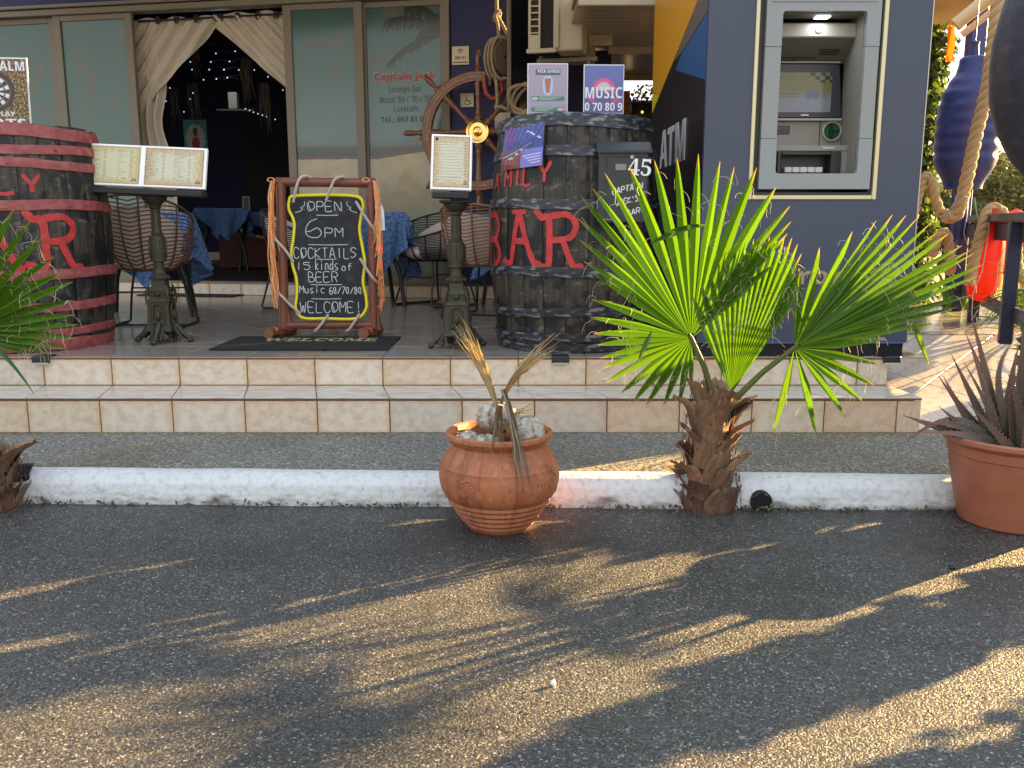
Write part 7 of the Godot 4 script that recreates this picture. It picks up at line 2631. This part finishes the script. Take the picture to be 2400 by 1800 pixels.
# ---------------------------------------------------------------- right side: fence, buoys, ropes
func right_side() -> void:
	var navy := mk(0.014, 0.018, 0.06, 0.5)
	var f := thing("terrace_fence", "navy wooden fence with rails along the right side of the terrace", "fence")
	var a := Vector3(2.62, FLOOR_Y, -4.35)
	var b := Vector3(3.72, FLOOR_Y, -7.45)
	var d := (b - a).normalized()
	var yaw := atan2(d.x, d.z)
	var bs := Basis(Vector3.UP, yaw)
	var len := a.distance_to(b)
	for r in [[1.145, 0.05, 0.12], [1.06, 0.11, 0.03], [0.6, 0.085, 0.03]]:
		var mb := MB.new()
		mb.box((a + b) / 2 + Vector3(0, r[0] - FLOOR_Y, 0), Vector3(r[2], r[1], len), bs, 0.006)
		part("rail", mb, navy, f)
	for t in [0.22, 0.6, 0.86]:
		var mb2 := MB.new()
		mb2.box(a.lerp(b, t) + Vector3(0, 0.345, 0) + bs * Vector3(0.03, 0, 0), Vector3(0.07, 0.69, 0.07), bs, 0.006)
		part("post", mb2, navy, f)
	var p := thing("blue_post", "tall blue post carrying the roof at the far end of the fence", "post", Vector3(3.74, FLOOR_Y, -7.5))
	var mb3 := MB.new()
	mb3.box(Vector3(0, 1.2, 0), Vector3(0.12, 2.4, 0.12), Basis(), 0.008)
	part("shaft", mb3, mk(0.025, 0.04, 0.2, 0.5), p)
	mb3 = MB.new()
	mb3.box(Vector3(0, 0.01, 0), Vector3(0.18, 0.02, 0.18), Basis(), 0.003)
	part("foot_plate", mb3, M.black_metal, p)
	# wooden roof edge
	var r2 := thing("wooden_roof", "warm timber boarded roof edge above the ivy and the blue post", "roof")
	for k in 7:
		mb3 = MB.new()
		mb3.box(Vector3(3.3 + k * 0.115, 2.86 + k * 0.008, -8.3), Vector3(0.11, 0.03, 2.0), Basis(), 0.004)
		part("plank", mb3, mk(0.45, 0.27, 0.12, 0.6), r2)
	var bam := mk(0.5, 0.36, 0.2, 0.45)
	for q in [[Vector3(3.42, 2.62, -7.2), Vector3(3.9, 3.05, -7.0), 0.05], [Vector3(3.48, 2.55, -7.2), Vector3(4.0, 3.0, -6.95), 0.025]]:
		mb3 = MB.new()
		var pts := []
		var rr := []
		for k in 13:
			pts.append(q[0].lerp(q[1], k / 12.0))
			rr.append(q[2] * (1.08 if k % 4 == 0 else 1.0))
		mb3.tube(pts, rr, 12)
		tag(part("bamboo_pole", mb3, bam), "thick bamboo pole at the roof edge" if q[2] > 0.03 else "thin bamboo pole below the thick one at the roof edge", "pole")
	mb3 = MB.new()
	var cloth := func(u, v): return Vector3(3.55 + 0.06 * u, lerpf(2.7, 2.42, v), -7.6 + 0.02 * sin(u * 6.0 + v * 3.0))
	mb3.grid(8, 8, cloth)
	var oc := mk(0.75, 0.25, 0.02, 0.8)
	oc.backlight = Color(0.9, 0.35, 0.03)
	tag(part("orange_cloth", mb3, oc), "orange cloth strip hanging between the ivy and the blue post", "cloth")
	ivy()
	buoys()
	ropes()
	var bright := Color(0.17, 0.27, 0.03)
	sword_clump("bright green sword leaves low behind the fence, left of the orange buoy", Vector3(3.75, 0.2, -7.4), 26, 0.75, 0.028, 0.3, M.leaf, bright)
	sword_clump("sunlit sword leaved plant behind the fence, right of the orange buoy", Vector3(3.75, 0.15, -6.5), 30, 0.85, 0.03, 0.2, M.leaf, bright)
	sword_clump("tall sword leaved plant standing beyond the blue fence at the right edge", Vector3(4.15, 0.1, -6.6), 30, 1.0, 0.03, 0.3, M.leaf, bright)
	sword_clump("low green clump at the foot of the fence beyond the ramp", Vector3(3.55, 0.3, -6.3), 22, 0.4, 0.02, 0.1, M.leaf, bright)
	sword_clump("dark green spiky palm leaf reaching in front of the fence at the right edge", Vector3(3.05, 0.72, -5.1), 26, 0.4, 0.011, -0.9, M.leaf_dim, Color(0.05, 0.11, 0.035), "spiky_plant", "")
	sword_clump("spiky plant with its pale thin leaves by the fence, above the aloe", Vector3(3.2, 0.45, -5.5), 18, 0.5, 0.01, 0.0, M.leaf_dim, Color(0.12, 0.13, 0.06), "spiky_plant", "")
	# further plants beyond the frame's right edge throw the long shadows on the road
	shrub("low rounded shrub beyond the right edge, beside the ramp", Vector3(3.02, 0.1, -4.5), 0.32, 0.85, 21)
	far_palm()
	shrub("slim shrub at the kerb beyond the right edge", Vector3(3.0, 0.0, -3.29), 0.13, 1.05, 22)
	shrub("broad shrub at the road side beyond the right edge", Vector3(3.45, 0.0, -2.37), 0.68, 1.3, 23)
	tree("feathery grey green tree far behind the fence, nearest the blue buoy", Vector3(13.0, 0, -25.5), 2.5, 1.35, Color(0.2, 0.21, 0.1), 5)
	tree("yellow green rounded tree far behind the fence at the right edge", Vector3(15.0, 0, -25.0), 3.0, 1.5, Color(0.19, 0.18, 0.07), 9)
	tree("dark low tree far behind, below the feathery grey green tree", Vector3(11.6, 0, -24.0), 1.5, 1.2, Color(0.1, 0.12, 0.05), 12)
	tree("hazy tree furthest behind the fence between the others", Vector3(17.0, 0, -31.0), 3.0, 1.8, Color(0.15, 0.15, 0.08), 15)
	# dry ground and grass behind the terrace
	var list := []
	for k in 2600:
		list.append(Transform3D(Basis.from_euler(Vector3(rf(-0.5, 0.5), rf(-3, 3), rf(-0.5, 0.5))).scaled(Vector3(1, rf(0.6, 1.6), 1)), Vector3(rf(3.9, 9.0), -0.03, rf(-14.0, -4.6))))
	var gm := mk(0.17, 0.19, 0.05, 0.8)
	gm.backlight = Color(0.4, 0.45, 0.1)
	tag(scatter("grass", leaf_quad(0.32, 0.03), gm, list), "dry green grass behind the terrace fence", "grass")

func ivy() -> void:
	var v := thing("ivy_column", "column of climbing ivy beside the blue kiosk, lit yellow green by the sun", "ivy", Vector3(3.52, FLOOR_Y, -7.85))
	var mb := MB.new()
	mb.tube([Vector3(0, 0, 0), Vector3(0.01, 0.8, 0), Vector3(-0.01, 1.6, 0), Vector3(0, 2.3, 0)], 0.07, 10)
	part("pole", mb, mk(0.05, 0.035, 0.025, 0.9), v)
	var list := []
	var cols := []
	for k in 2600:
		var an := rf(0, TAU)
		var y := rf(0.0, 2.32)
		var r := 0.1 + absf(rng.randfn()) * 0.045 + 0.03 * sin(y * 9.0 + an)
		list.append(Transform3D(Basis.from_euler(Vector3(rf(-1.2, 1.2), an + rf(-0.8, 0.8), PI + rf(-0.6, 0.6))).scaled(Vector3.ONE * rf(0.6, 1.3)), Vector3(sin(an) * r, y, cos(an) * r)))
		var g := rf(0.6, 1.3)
		cols.append(Color(0.075 * g, 0.12 * g, 0.03 * g))
	var lm := mk(1, 1, 1, 0.4, 0.0, true)
	lm.backlight = Color(1.0, 1.0, 0.5)
	scatter("leaves", leaf_quad(0.075, 0.06), lm, list, v, cols)

func buoys() -> void:
	var blue := mk(1, 1, 1, 0.5)
	blue.albedo_texture = ntex(256, 0.02, [[0.0, 0.006, 0.012, 0.08], [0.5, 0.009, 0.022, 0.15], [1.0, 0.02, 0.04, 0.2]], 0, 5, 81)
	triplanar(blue, 2.5)
	var at := Vector3(3.19, 1.32, -6.4)
	var b := thing("ribbed_buoy", "ribbed blue fishing float hung upright by a wire behind the thick rope", "buoy", at)
	var mb := MB.new()
	var pr := [Vector2(0.0, 0.03)]
	for k in 60:
		var t := k / 59.0
		var r := 0.115 + 0.095 * pow(sin(PI * clampf(t * 0.86 + 0.14, 0, 1)), 0.8)
		if t > 0.72:
			r = lerpf(r, 0.09, smoothstep(0.72, 1.0, t))
		if t < 0.2:
			r = lerpf(0.125, r, smoothstep(0.0, 0.2, t))
		pr.append(Vector2(r + (0.0045 * sin(t * 62.0) if t > 0.2 and t < 0.9 else 0.0), 0.03 + t * 0.88))
	pr.append_array([Vector2(0.07, 0.925), Vector2(0.032, 0.93), Vector2(0.026, 1.0), Vector2(0.03, 1.02), Vector2(0.0, 1.03)])
	mb.lathe(pr, 40, Transform3D(), 0.0, TAU, 60.0)
	part("float", mb, blue, b)
	mb = MB.new()
	mb.lathe([Vector2(0.0, -0.32), Vector2(0.045, -0.32), Vector2(0.05, 0.03), Vector2(0.0, 0.032)], 20)
	part("stem", mb, blue, b)
	mb = MB.new()
	mb.tube([Vector3(0, 1.02, 0), Vector3(0, 1.9, 0)], 0.004, 5)
	part("wire", mb, M.black_metal, b)
	var at2 := Vector3(2.98, 1.36, -5.15)
	var n := thing("navy_buoy", "large dark navy fishing float at the top right edge", "buoy", at2)
	mb = MB.new()
	mb.lathe([Vector2(0.0, -0.02), Vector2(0.05, 0.0), Vector2(0.14, 0.1), Vector2(0.22, 0.25), Vector2(0.275, 0.42), Vector2(0.29, 0.6), Vector2(0.285, 0.75), Vector2(0.25, 0.95), Vector2(0.19, 1.15), Vector2(0.1, 1.3), Vector2(0.0, 1.33)], 44)
	var dull := mk(1, 1, 1, 0.6)
	dull.albedo_texture = ntex(256, 0.02, [[0.0, 0.008, 0.012, 0.03], [0.6, 0.016, 0.025, 0.06], [1.0, 0.05, 0.06, 0.09]], 0, 5, 83)
	triplanar(dull, 2.0)
	part("float", mb, dull, n)
	mb = MB.new()
	mb.tube([Vector3(0, -0.4, 0), Vector3(0, 0.0, 0)], 0.02, 8)
	part("stem", mb, mk(0.3, 0.2, 0.14, 0.6), n)
	mb = MB.new()
	mb.tube([Vector3(-0.12, 0.86, 0.24), Vector3(-0.1, 0.84, 0.255), Vector3(-0.06, 0.72, 0.275), Vector3(0.0, 0.7, 0.29)], 0.004, 5)
	part("cord", mb, mk(0.15, 0.2, 0.3), n)
	mb = MB.new()
	mb.ext([Vector2(0, 0), Vector2(0.05, 0.012), Vector2(0.03, -0.04)], 0.004, Transform3D(Basis(Vector3.UP, -0.4), Vector3(-0.16, 0.86, 0.235)))
	part("red_tag", mb, mk(0.4, 0.02, 0.02, 0.6), n)
	var o := thing("orange_buoy", "orange plastic float hanging from the fence rail between rope loops", "buoy", Vector3(3.1, 0.6, -5.85))
	o.rotation.z = -0.06
	mb = MB.new()
	mb.lathe([Vector2(0.0, 0.0), Vector2(0.05, 0.008), Vector2(0.09, 0.045), Vector2(0.108, 0.12), Vector2(0.108, 0.25), Vector2(0.1, 0.38), Vector2(0.085, 0.48), Vector2(0.065, 0.56), Vector2(0.04, 0.6), Vector2(0.0, 0.61)], 36)
	for i in mb.v.size():
		mb.v[i].z *= 0.75
	var om := mk(0.8, 0.055, 0.008, 0.4)
	om.backlight = Color(0.9, 0.12, 0.02)
	part("float", mb, om, o)
	mb = MB.new()
	mb.tube([Vector3(-0.06, 0.62, 0.07), Vector3(-0.065, 0.4, 0.09), Vector3(-0.07, 0.2, 0.095), Vector3(-0.1, 0.05, 0.08), Vector3(-0.07, -0.12, 0.06), Vector3(-0.04, -0.05, 0.06)], 0.004, 5)
	mb.tube([Vector3(0.05, 0.35, 0.09), Vector3(0.03, 0.25, 0.095), Vector3(0.04, 0.1, 0.09), Vector3(0.02, -0.12, 0.05), Vector3(-0.01, -0.2, 0.04), Vector3(-0.03, -0.1, 0.04)], 0.004, 5)
	part("cord", mb, M.rope_white, o)
	var o2 := thing("orange_buoy", "second orange float behind the fence, only its shoulder showing right of the rope", "buoy", Vector3(3.42, 0.75, -6.1))
	mb = MB.new()
	mb.lathe([Vector2(0.0, 0.0), Vector2(0.08, 0.03), Vector2(0.11, 0.12), Vector2(0.11, 0.3), Vector2(0.08, 0.42), Vector2(0.0, 0.46)], 30)
	part("float", mb, om, o2)

func ropes() -> void:
	var gold := mk(0.5, 0.33, 0.17, 0.95)
	gold.backlight = Color(0.2, 0.14, 0.07)
	relief(triplanar(gold, 30.0), ntex(256, 0.1, [], 0, 3, 23), 0.08)
	var r := thing("thick_rope", "thick braided tan rope hanging down from the roof past the blue buoy", "rope")
	var mb := MB.new()
	mb.rope([Vector3(3.12, 3.0, -5.95), Vector3(3.09, 2.5, -5.95), Vector3(3.08, 2.0, -5.97), Vector3(3.05, 1.7, -6.0), Vector3(3.02, 1.45, -6.0), Vector3(2.99, 1.25, -6.0), Vector3(2.96, 1.15, -6.02), Vector3(2.9, 1.17, -6.05)], 0.043, 3, 0.19, 0.02, 8)
	part("strand", mb, gold, r)
	mb = MB.new()
	mb.rope([Vector3(2.9, 1.17, -6.08), Vector3(2.86, 1.28, -6.1), Vector3(2.83, 1.4, -6.12), Vector3(2.79, 1.42, -6.13), Vector3(2.76, 1.3, -6.13), Vector3(2.73, 1.15, -6.12), Vector3(2.69, 1.05, -6.1)], 0.034, 3, 0.15, 0.018, 8)
	part("loop", mb, gold, r)
	mb = MB.new()
	for k in 60:
		var x := rf(-0.03, 0.03)
		var z := rf(-0.03, 0.03)
		mb.tube([Vector3(2.69 + x * 0.5, 1.06, -6.1 + z * 0.5), Vector3(2.67 + x * 1.6, 0.98, -6.1 + z), Vector3(2.63 + x * 3.0 + rf(-0.03, 0.03), 0.9 + rf(-0.04, 0.04), -6.09 + z * 1.5)], 0.003, 4, false)
	part("frayed_end", mb, gold, r)
	var s := thing("thick_rope", "thick rope slung over the fence rail around the orange buoy", "rope")
	mb = MB.new()
	mb.rope([Vector3(2.98, 0.72, -5.78), Vector3(3.0, 0.9, -5.78), Vector3(3.04, 1.07, -5.8), Vector3(3.1, 1.19, -5.86), Vector3(3.17, 1.2, -5.86), Vector3(3.22, 1.08, -5.78), Vector3(3.25, 0.95, -5.76), Vector3(3.28, 0.8, -5.76), Vector3(3.36, 0.72, -5.74), Vector3(3.5, 0.7, -5.7), Vector3(3.62, 0.71, -5.65)], 0.037, 3, 0.16, 0.018, 8)
	part("strand", mb, gold, s)
	mb = MB.new()
	mb.rope([Vector3(2.8, 0.9, -5.95), Vector3(2.84, 1.03, -5.95), Vector3(2.89, 1.04, -5.96), Vector3(2.93, 0.9, -5.97), Vector3(2.95, 0.78, -5.98)], 0.035, 3, 0.15, 0.018, 8)
	part("loop", mb, gold, s)
	var w := thing("twine", "thin blue cord tied round the thick rope at the fence corner", "cord")
	mb = MB.new()
	mb.tube([Vector3(2.87, 1.12, -6.0), Vector3(2.95, 1.3, -5.95), Vector3(3.0, 1.28, -5.94), Vector3(3.0, 1.16, -5.93), Vector3(2.99, 1.05, -5.93), Vector3(3.03, 0.93, -5.92)], 0.004, 5)
	mb.tube([Vector3(3.05, 1.28, -5.95), Vector3(3.08, 1.15, -5.95), Vector3(3.1, 1.1, -5.95)], 0.004, 5)
	part("line", mb, mk(0.22, 0.35, 0.38, 0.7), w)
	var c := thing("pale_cord", "slanting pale cord stretched from the fence down toward the aloe", "cord")
	mb = MB.new()
	mb.tube([Vector3(3.35, 1.0, -5.5), Vector3(3.2, 0.75, -5.5), Vector3(3.05, 0.55, -5.5), Vector3(2.8, 0.44, -5.55), Vector3(2.55, 0.433, -5.55), Vector3(2.1, 0.433, -5.5)], 0.0055, 6)
	part("line", mb, M.rope_white, c)

# ---------------------------------------------------------------- small things
func step_lamp(label: String, at: Vector3, turn := 0.0, tilt := 0.0) -> void:
	var s := thing("solar_lamp", label, "lamp", at, turn, "solar lamps on the steps and kerb")
	s.rotation.x = tilt
	var mb := MB.new()
	mb.ext([Vector2(-0.075, 0.0), Vector2(0.01, 0.0), Vector2(0.014, -0.035), Vector2(0.009, -0.035), Vector2(0.005, -0.004), Vector2(-0.075, -0.003)], 0.09, Transform3D(Basis(Vector3(0, 0, 1), Vector3(0, 1, 0), Vector3(-1, 0, 0)), Vector3(0.045, 0.004, 0)), 0.0)
	mb.box(Vector3(0, -0.013, 0.014), Vector3(0.088, 0.032, 0.014), Basis(), 0.004)
	part("case", mb, mk(0.014, 0.015, 0.02, 0.35), s)
	mb = MB.new()
	mb.box(Vector3(0, -0.033, 0.013), Vector3(0.08, 0.011, 0.012), Basis(), 0.003)
	part("diffuser", mb, mk(0.45, 0.45, 0.43, 0.3), s)
	mb = MB.new()
	mb.box(Vector3(0, 0.0048, -0.03), Vector3(0.07, 0.0016, 0.05))
	part("solar_panel", mb, mk(0.006, 0.008, 0.014, 0.12), s)

func small_things() -> void:
	step_lamp("black solar step lamp on the top step at the left, near the red hooped barrel", Vector3(-2.432, FLOOR_Y + 0.002, -4.519))
	step_lamp("black solar lamp on the white kerb beside the left palm", Vector3(-1.985, 0.118, -3.425), 0.25, 0.25)
	step_lamp("black solar step lamp on the top step under the blue kiosk, at its outer corner", Vector3(1.962, FLOOR_Y + 0.002, -4.519))
	step_lamp("black solar step lamp on the top step, behind the palm leaf tips", Vector3(0.745, FLOOR_Y + 0.002, -4.519))
	step_lamp("black solar step lamp on the top step, behind the dead palm tips", Vector3(0.25, FLOOR_Y + 0.002, -4.519))
	# drain pipe in the kerb
	var d := thing("drain_pipe", "dark drain opening in the white kerb right of the palm trunk", "drain", Vector3(0.975, 0.034, -3.322))
	var mb := MB.new()
	mb.lathe([Vector2(0.043, -0.05), Vector2(0.043, 0.006), Vector2(0.038, 0.006), Vector2(0.038, -0.05), Vector2(0.0, -0.05)], 28, Transform3D(Basis(Vector3.RIGHT, PI / 2), Vector3.ZERO))
	part("pipe", mb, mk(0.012, 0.011, 0.01, 0.8), d)
	mb = MB.new()
	mb.face([Vector3(-0.038, -0.03, 0.004), Vector3(0.038, -0.03, 0.004), Vector3(0.034, 0.018, 0.004), Vector3(0.0, 0.038, 0.004), Vector3(-0.034, 0.018, 0.004)], Vector3(0, 0, 1))
	part("mouth", mb, mk(0.003, 0.003, 0.003, 0.9), d)
	var w := thing("weed", "tiny green weed growing in the drain opening", "plant", Vector3(1.0, 0.0, -3.3))
	for k in 7:
		mb = MB.new()
		var a := rf(0, TAU)
		var o := Vector3(rf(-0.02, 0.02), rf(0.008, 0.03), rf(-0.01, 0.01))
		mb.blob(o, Vector3(0.009, 0.003, 0.007), nz, 0.1, 8, 5)
		mb.tube([Vector3(0, 0, 0), o], 0.001, 3, false)
		part("leaf", mb, mk(0.08, 0.16, 0.045, 0.6), w)
	# grit, chips and dead leaves along the kerb and over the road
	var list := []
	var cols := []
	var chip := MB.new()
	chip.blob(Vector3.ZERO, Vector3(0.0035, 0.0018, 0.0028), nz, 0.3, 6, 4)
	for k in 15000:
		var z := -0.6 - 2.75 * sqrt(rng.randf())
		var x := rf(-1.0, 1.0) * (0.5 + absf(z) * 0.72)
		list.append(Transform3D(Basis(Vector3.UP, rf(0, 6)).scaled(Vector3.ONE * rf(0.35, 0.85)), Vector3(x, 0.001, z)))
		var g := rf(0.04, 0.13)
		if rng.randf() < 0.05:
			g = rf(0.25, 0.5)
		cols.append(Color(g, g * 0.97, g * 0.9))
	tag(scatter("gravel_chips", chip.mesh(), mk(1, 1, 1, 0.6, 0.0, true), list, null, cols), "loose stone chips in the road surface", "gravel")
	list = []
	cols = []
	for k in 1500:
		var x2 := rf(-2.6, 2.3)
		var clump := 0.5 + 0.5 * nz.get_noise_2d(x2 * 40.0, 9.0) + 0.8 * exp(-pow((x2 - 0.85) / 0.25, 2.0)) + 0.6 * exp(-pow((x2 + 1.95) / 0.3, 2.0))
		if rng.randf() > clump * 0.8:
			continue
		var z2 := -3.35 + 0.028 * x2 + absf(rng.randfn()) * 0.022
		list.append(Transform3D(Basis.from_euler(Vector3(rf(-1.5, 1.5), rf(-3, 3), rf(-1.5, 1.5))).scaled(Vector3.ONE * rf(0.3, 1.0)), Vector3(x2, rf(0.002, 0.01), z2)))
		var g2 := rf(0.3, 1.0)
		cols.append(Color(0.14 * g2, 0.1 * g2, 0.055 * g2) if rng.randf() < 0.8 else Color(0.1 * g2, 0.12 * g2, 0.04 * g2))
	tag(scatter("leaf_litter", leaf_quad(0.028, 0.014), mk(1, 1, 1, 0.9, 0.0, true), list, null, cols), "dead leaf litter and dirt along the foot of the kerb", "litter")
	mb = MB.new()
	mb.blob(Vector3.ZERO, Vector3(0.006, 0.008, 0.006), nz, 0.4, 12, 8)
	var pb := part("pebble", mb, M.white_plastic)
	pb.position = Vector3(0.1, 0.007, -1.98)
	tag(pb, "single white pebble lying on the sunlit road", "pebble")
	mb = MB.new()
	mb.blob(Vector3.ZERO, Vector3(0.011, 0.006, 0.009), nz, 0.4, 12, 8)
	var pb2 := part("pebble", mb, M.black_metal)
	pb2.position = Vector3(1.43, 0.005, -2.72)
	tag(pb2, "small black pebble on the shaded road before the aloe pot", "pebble")
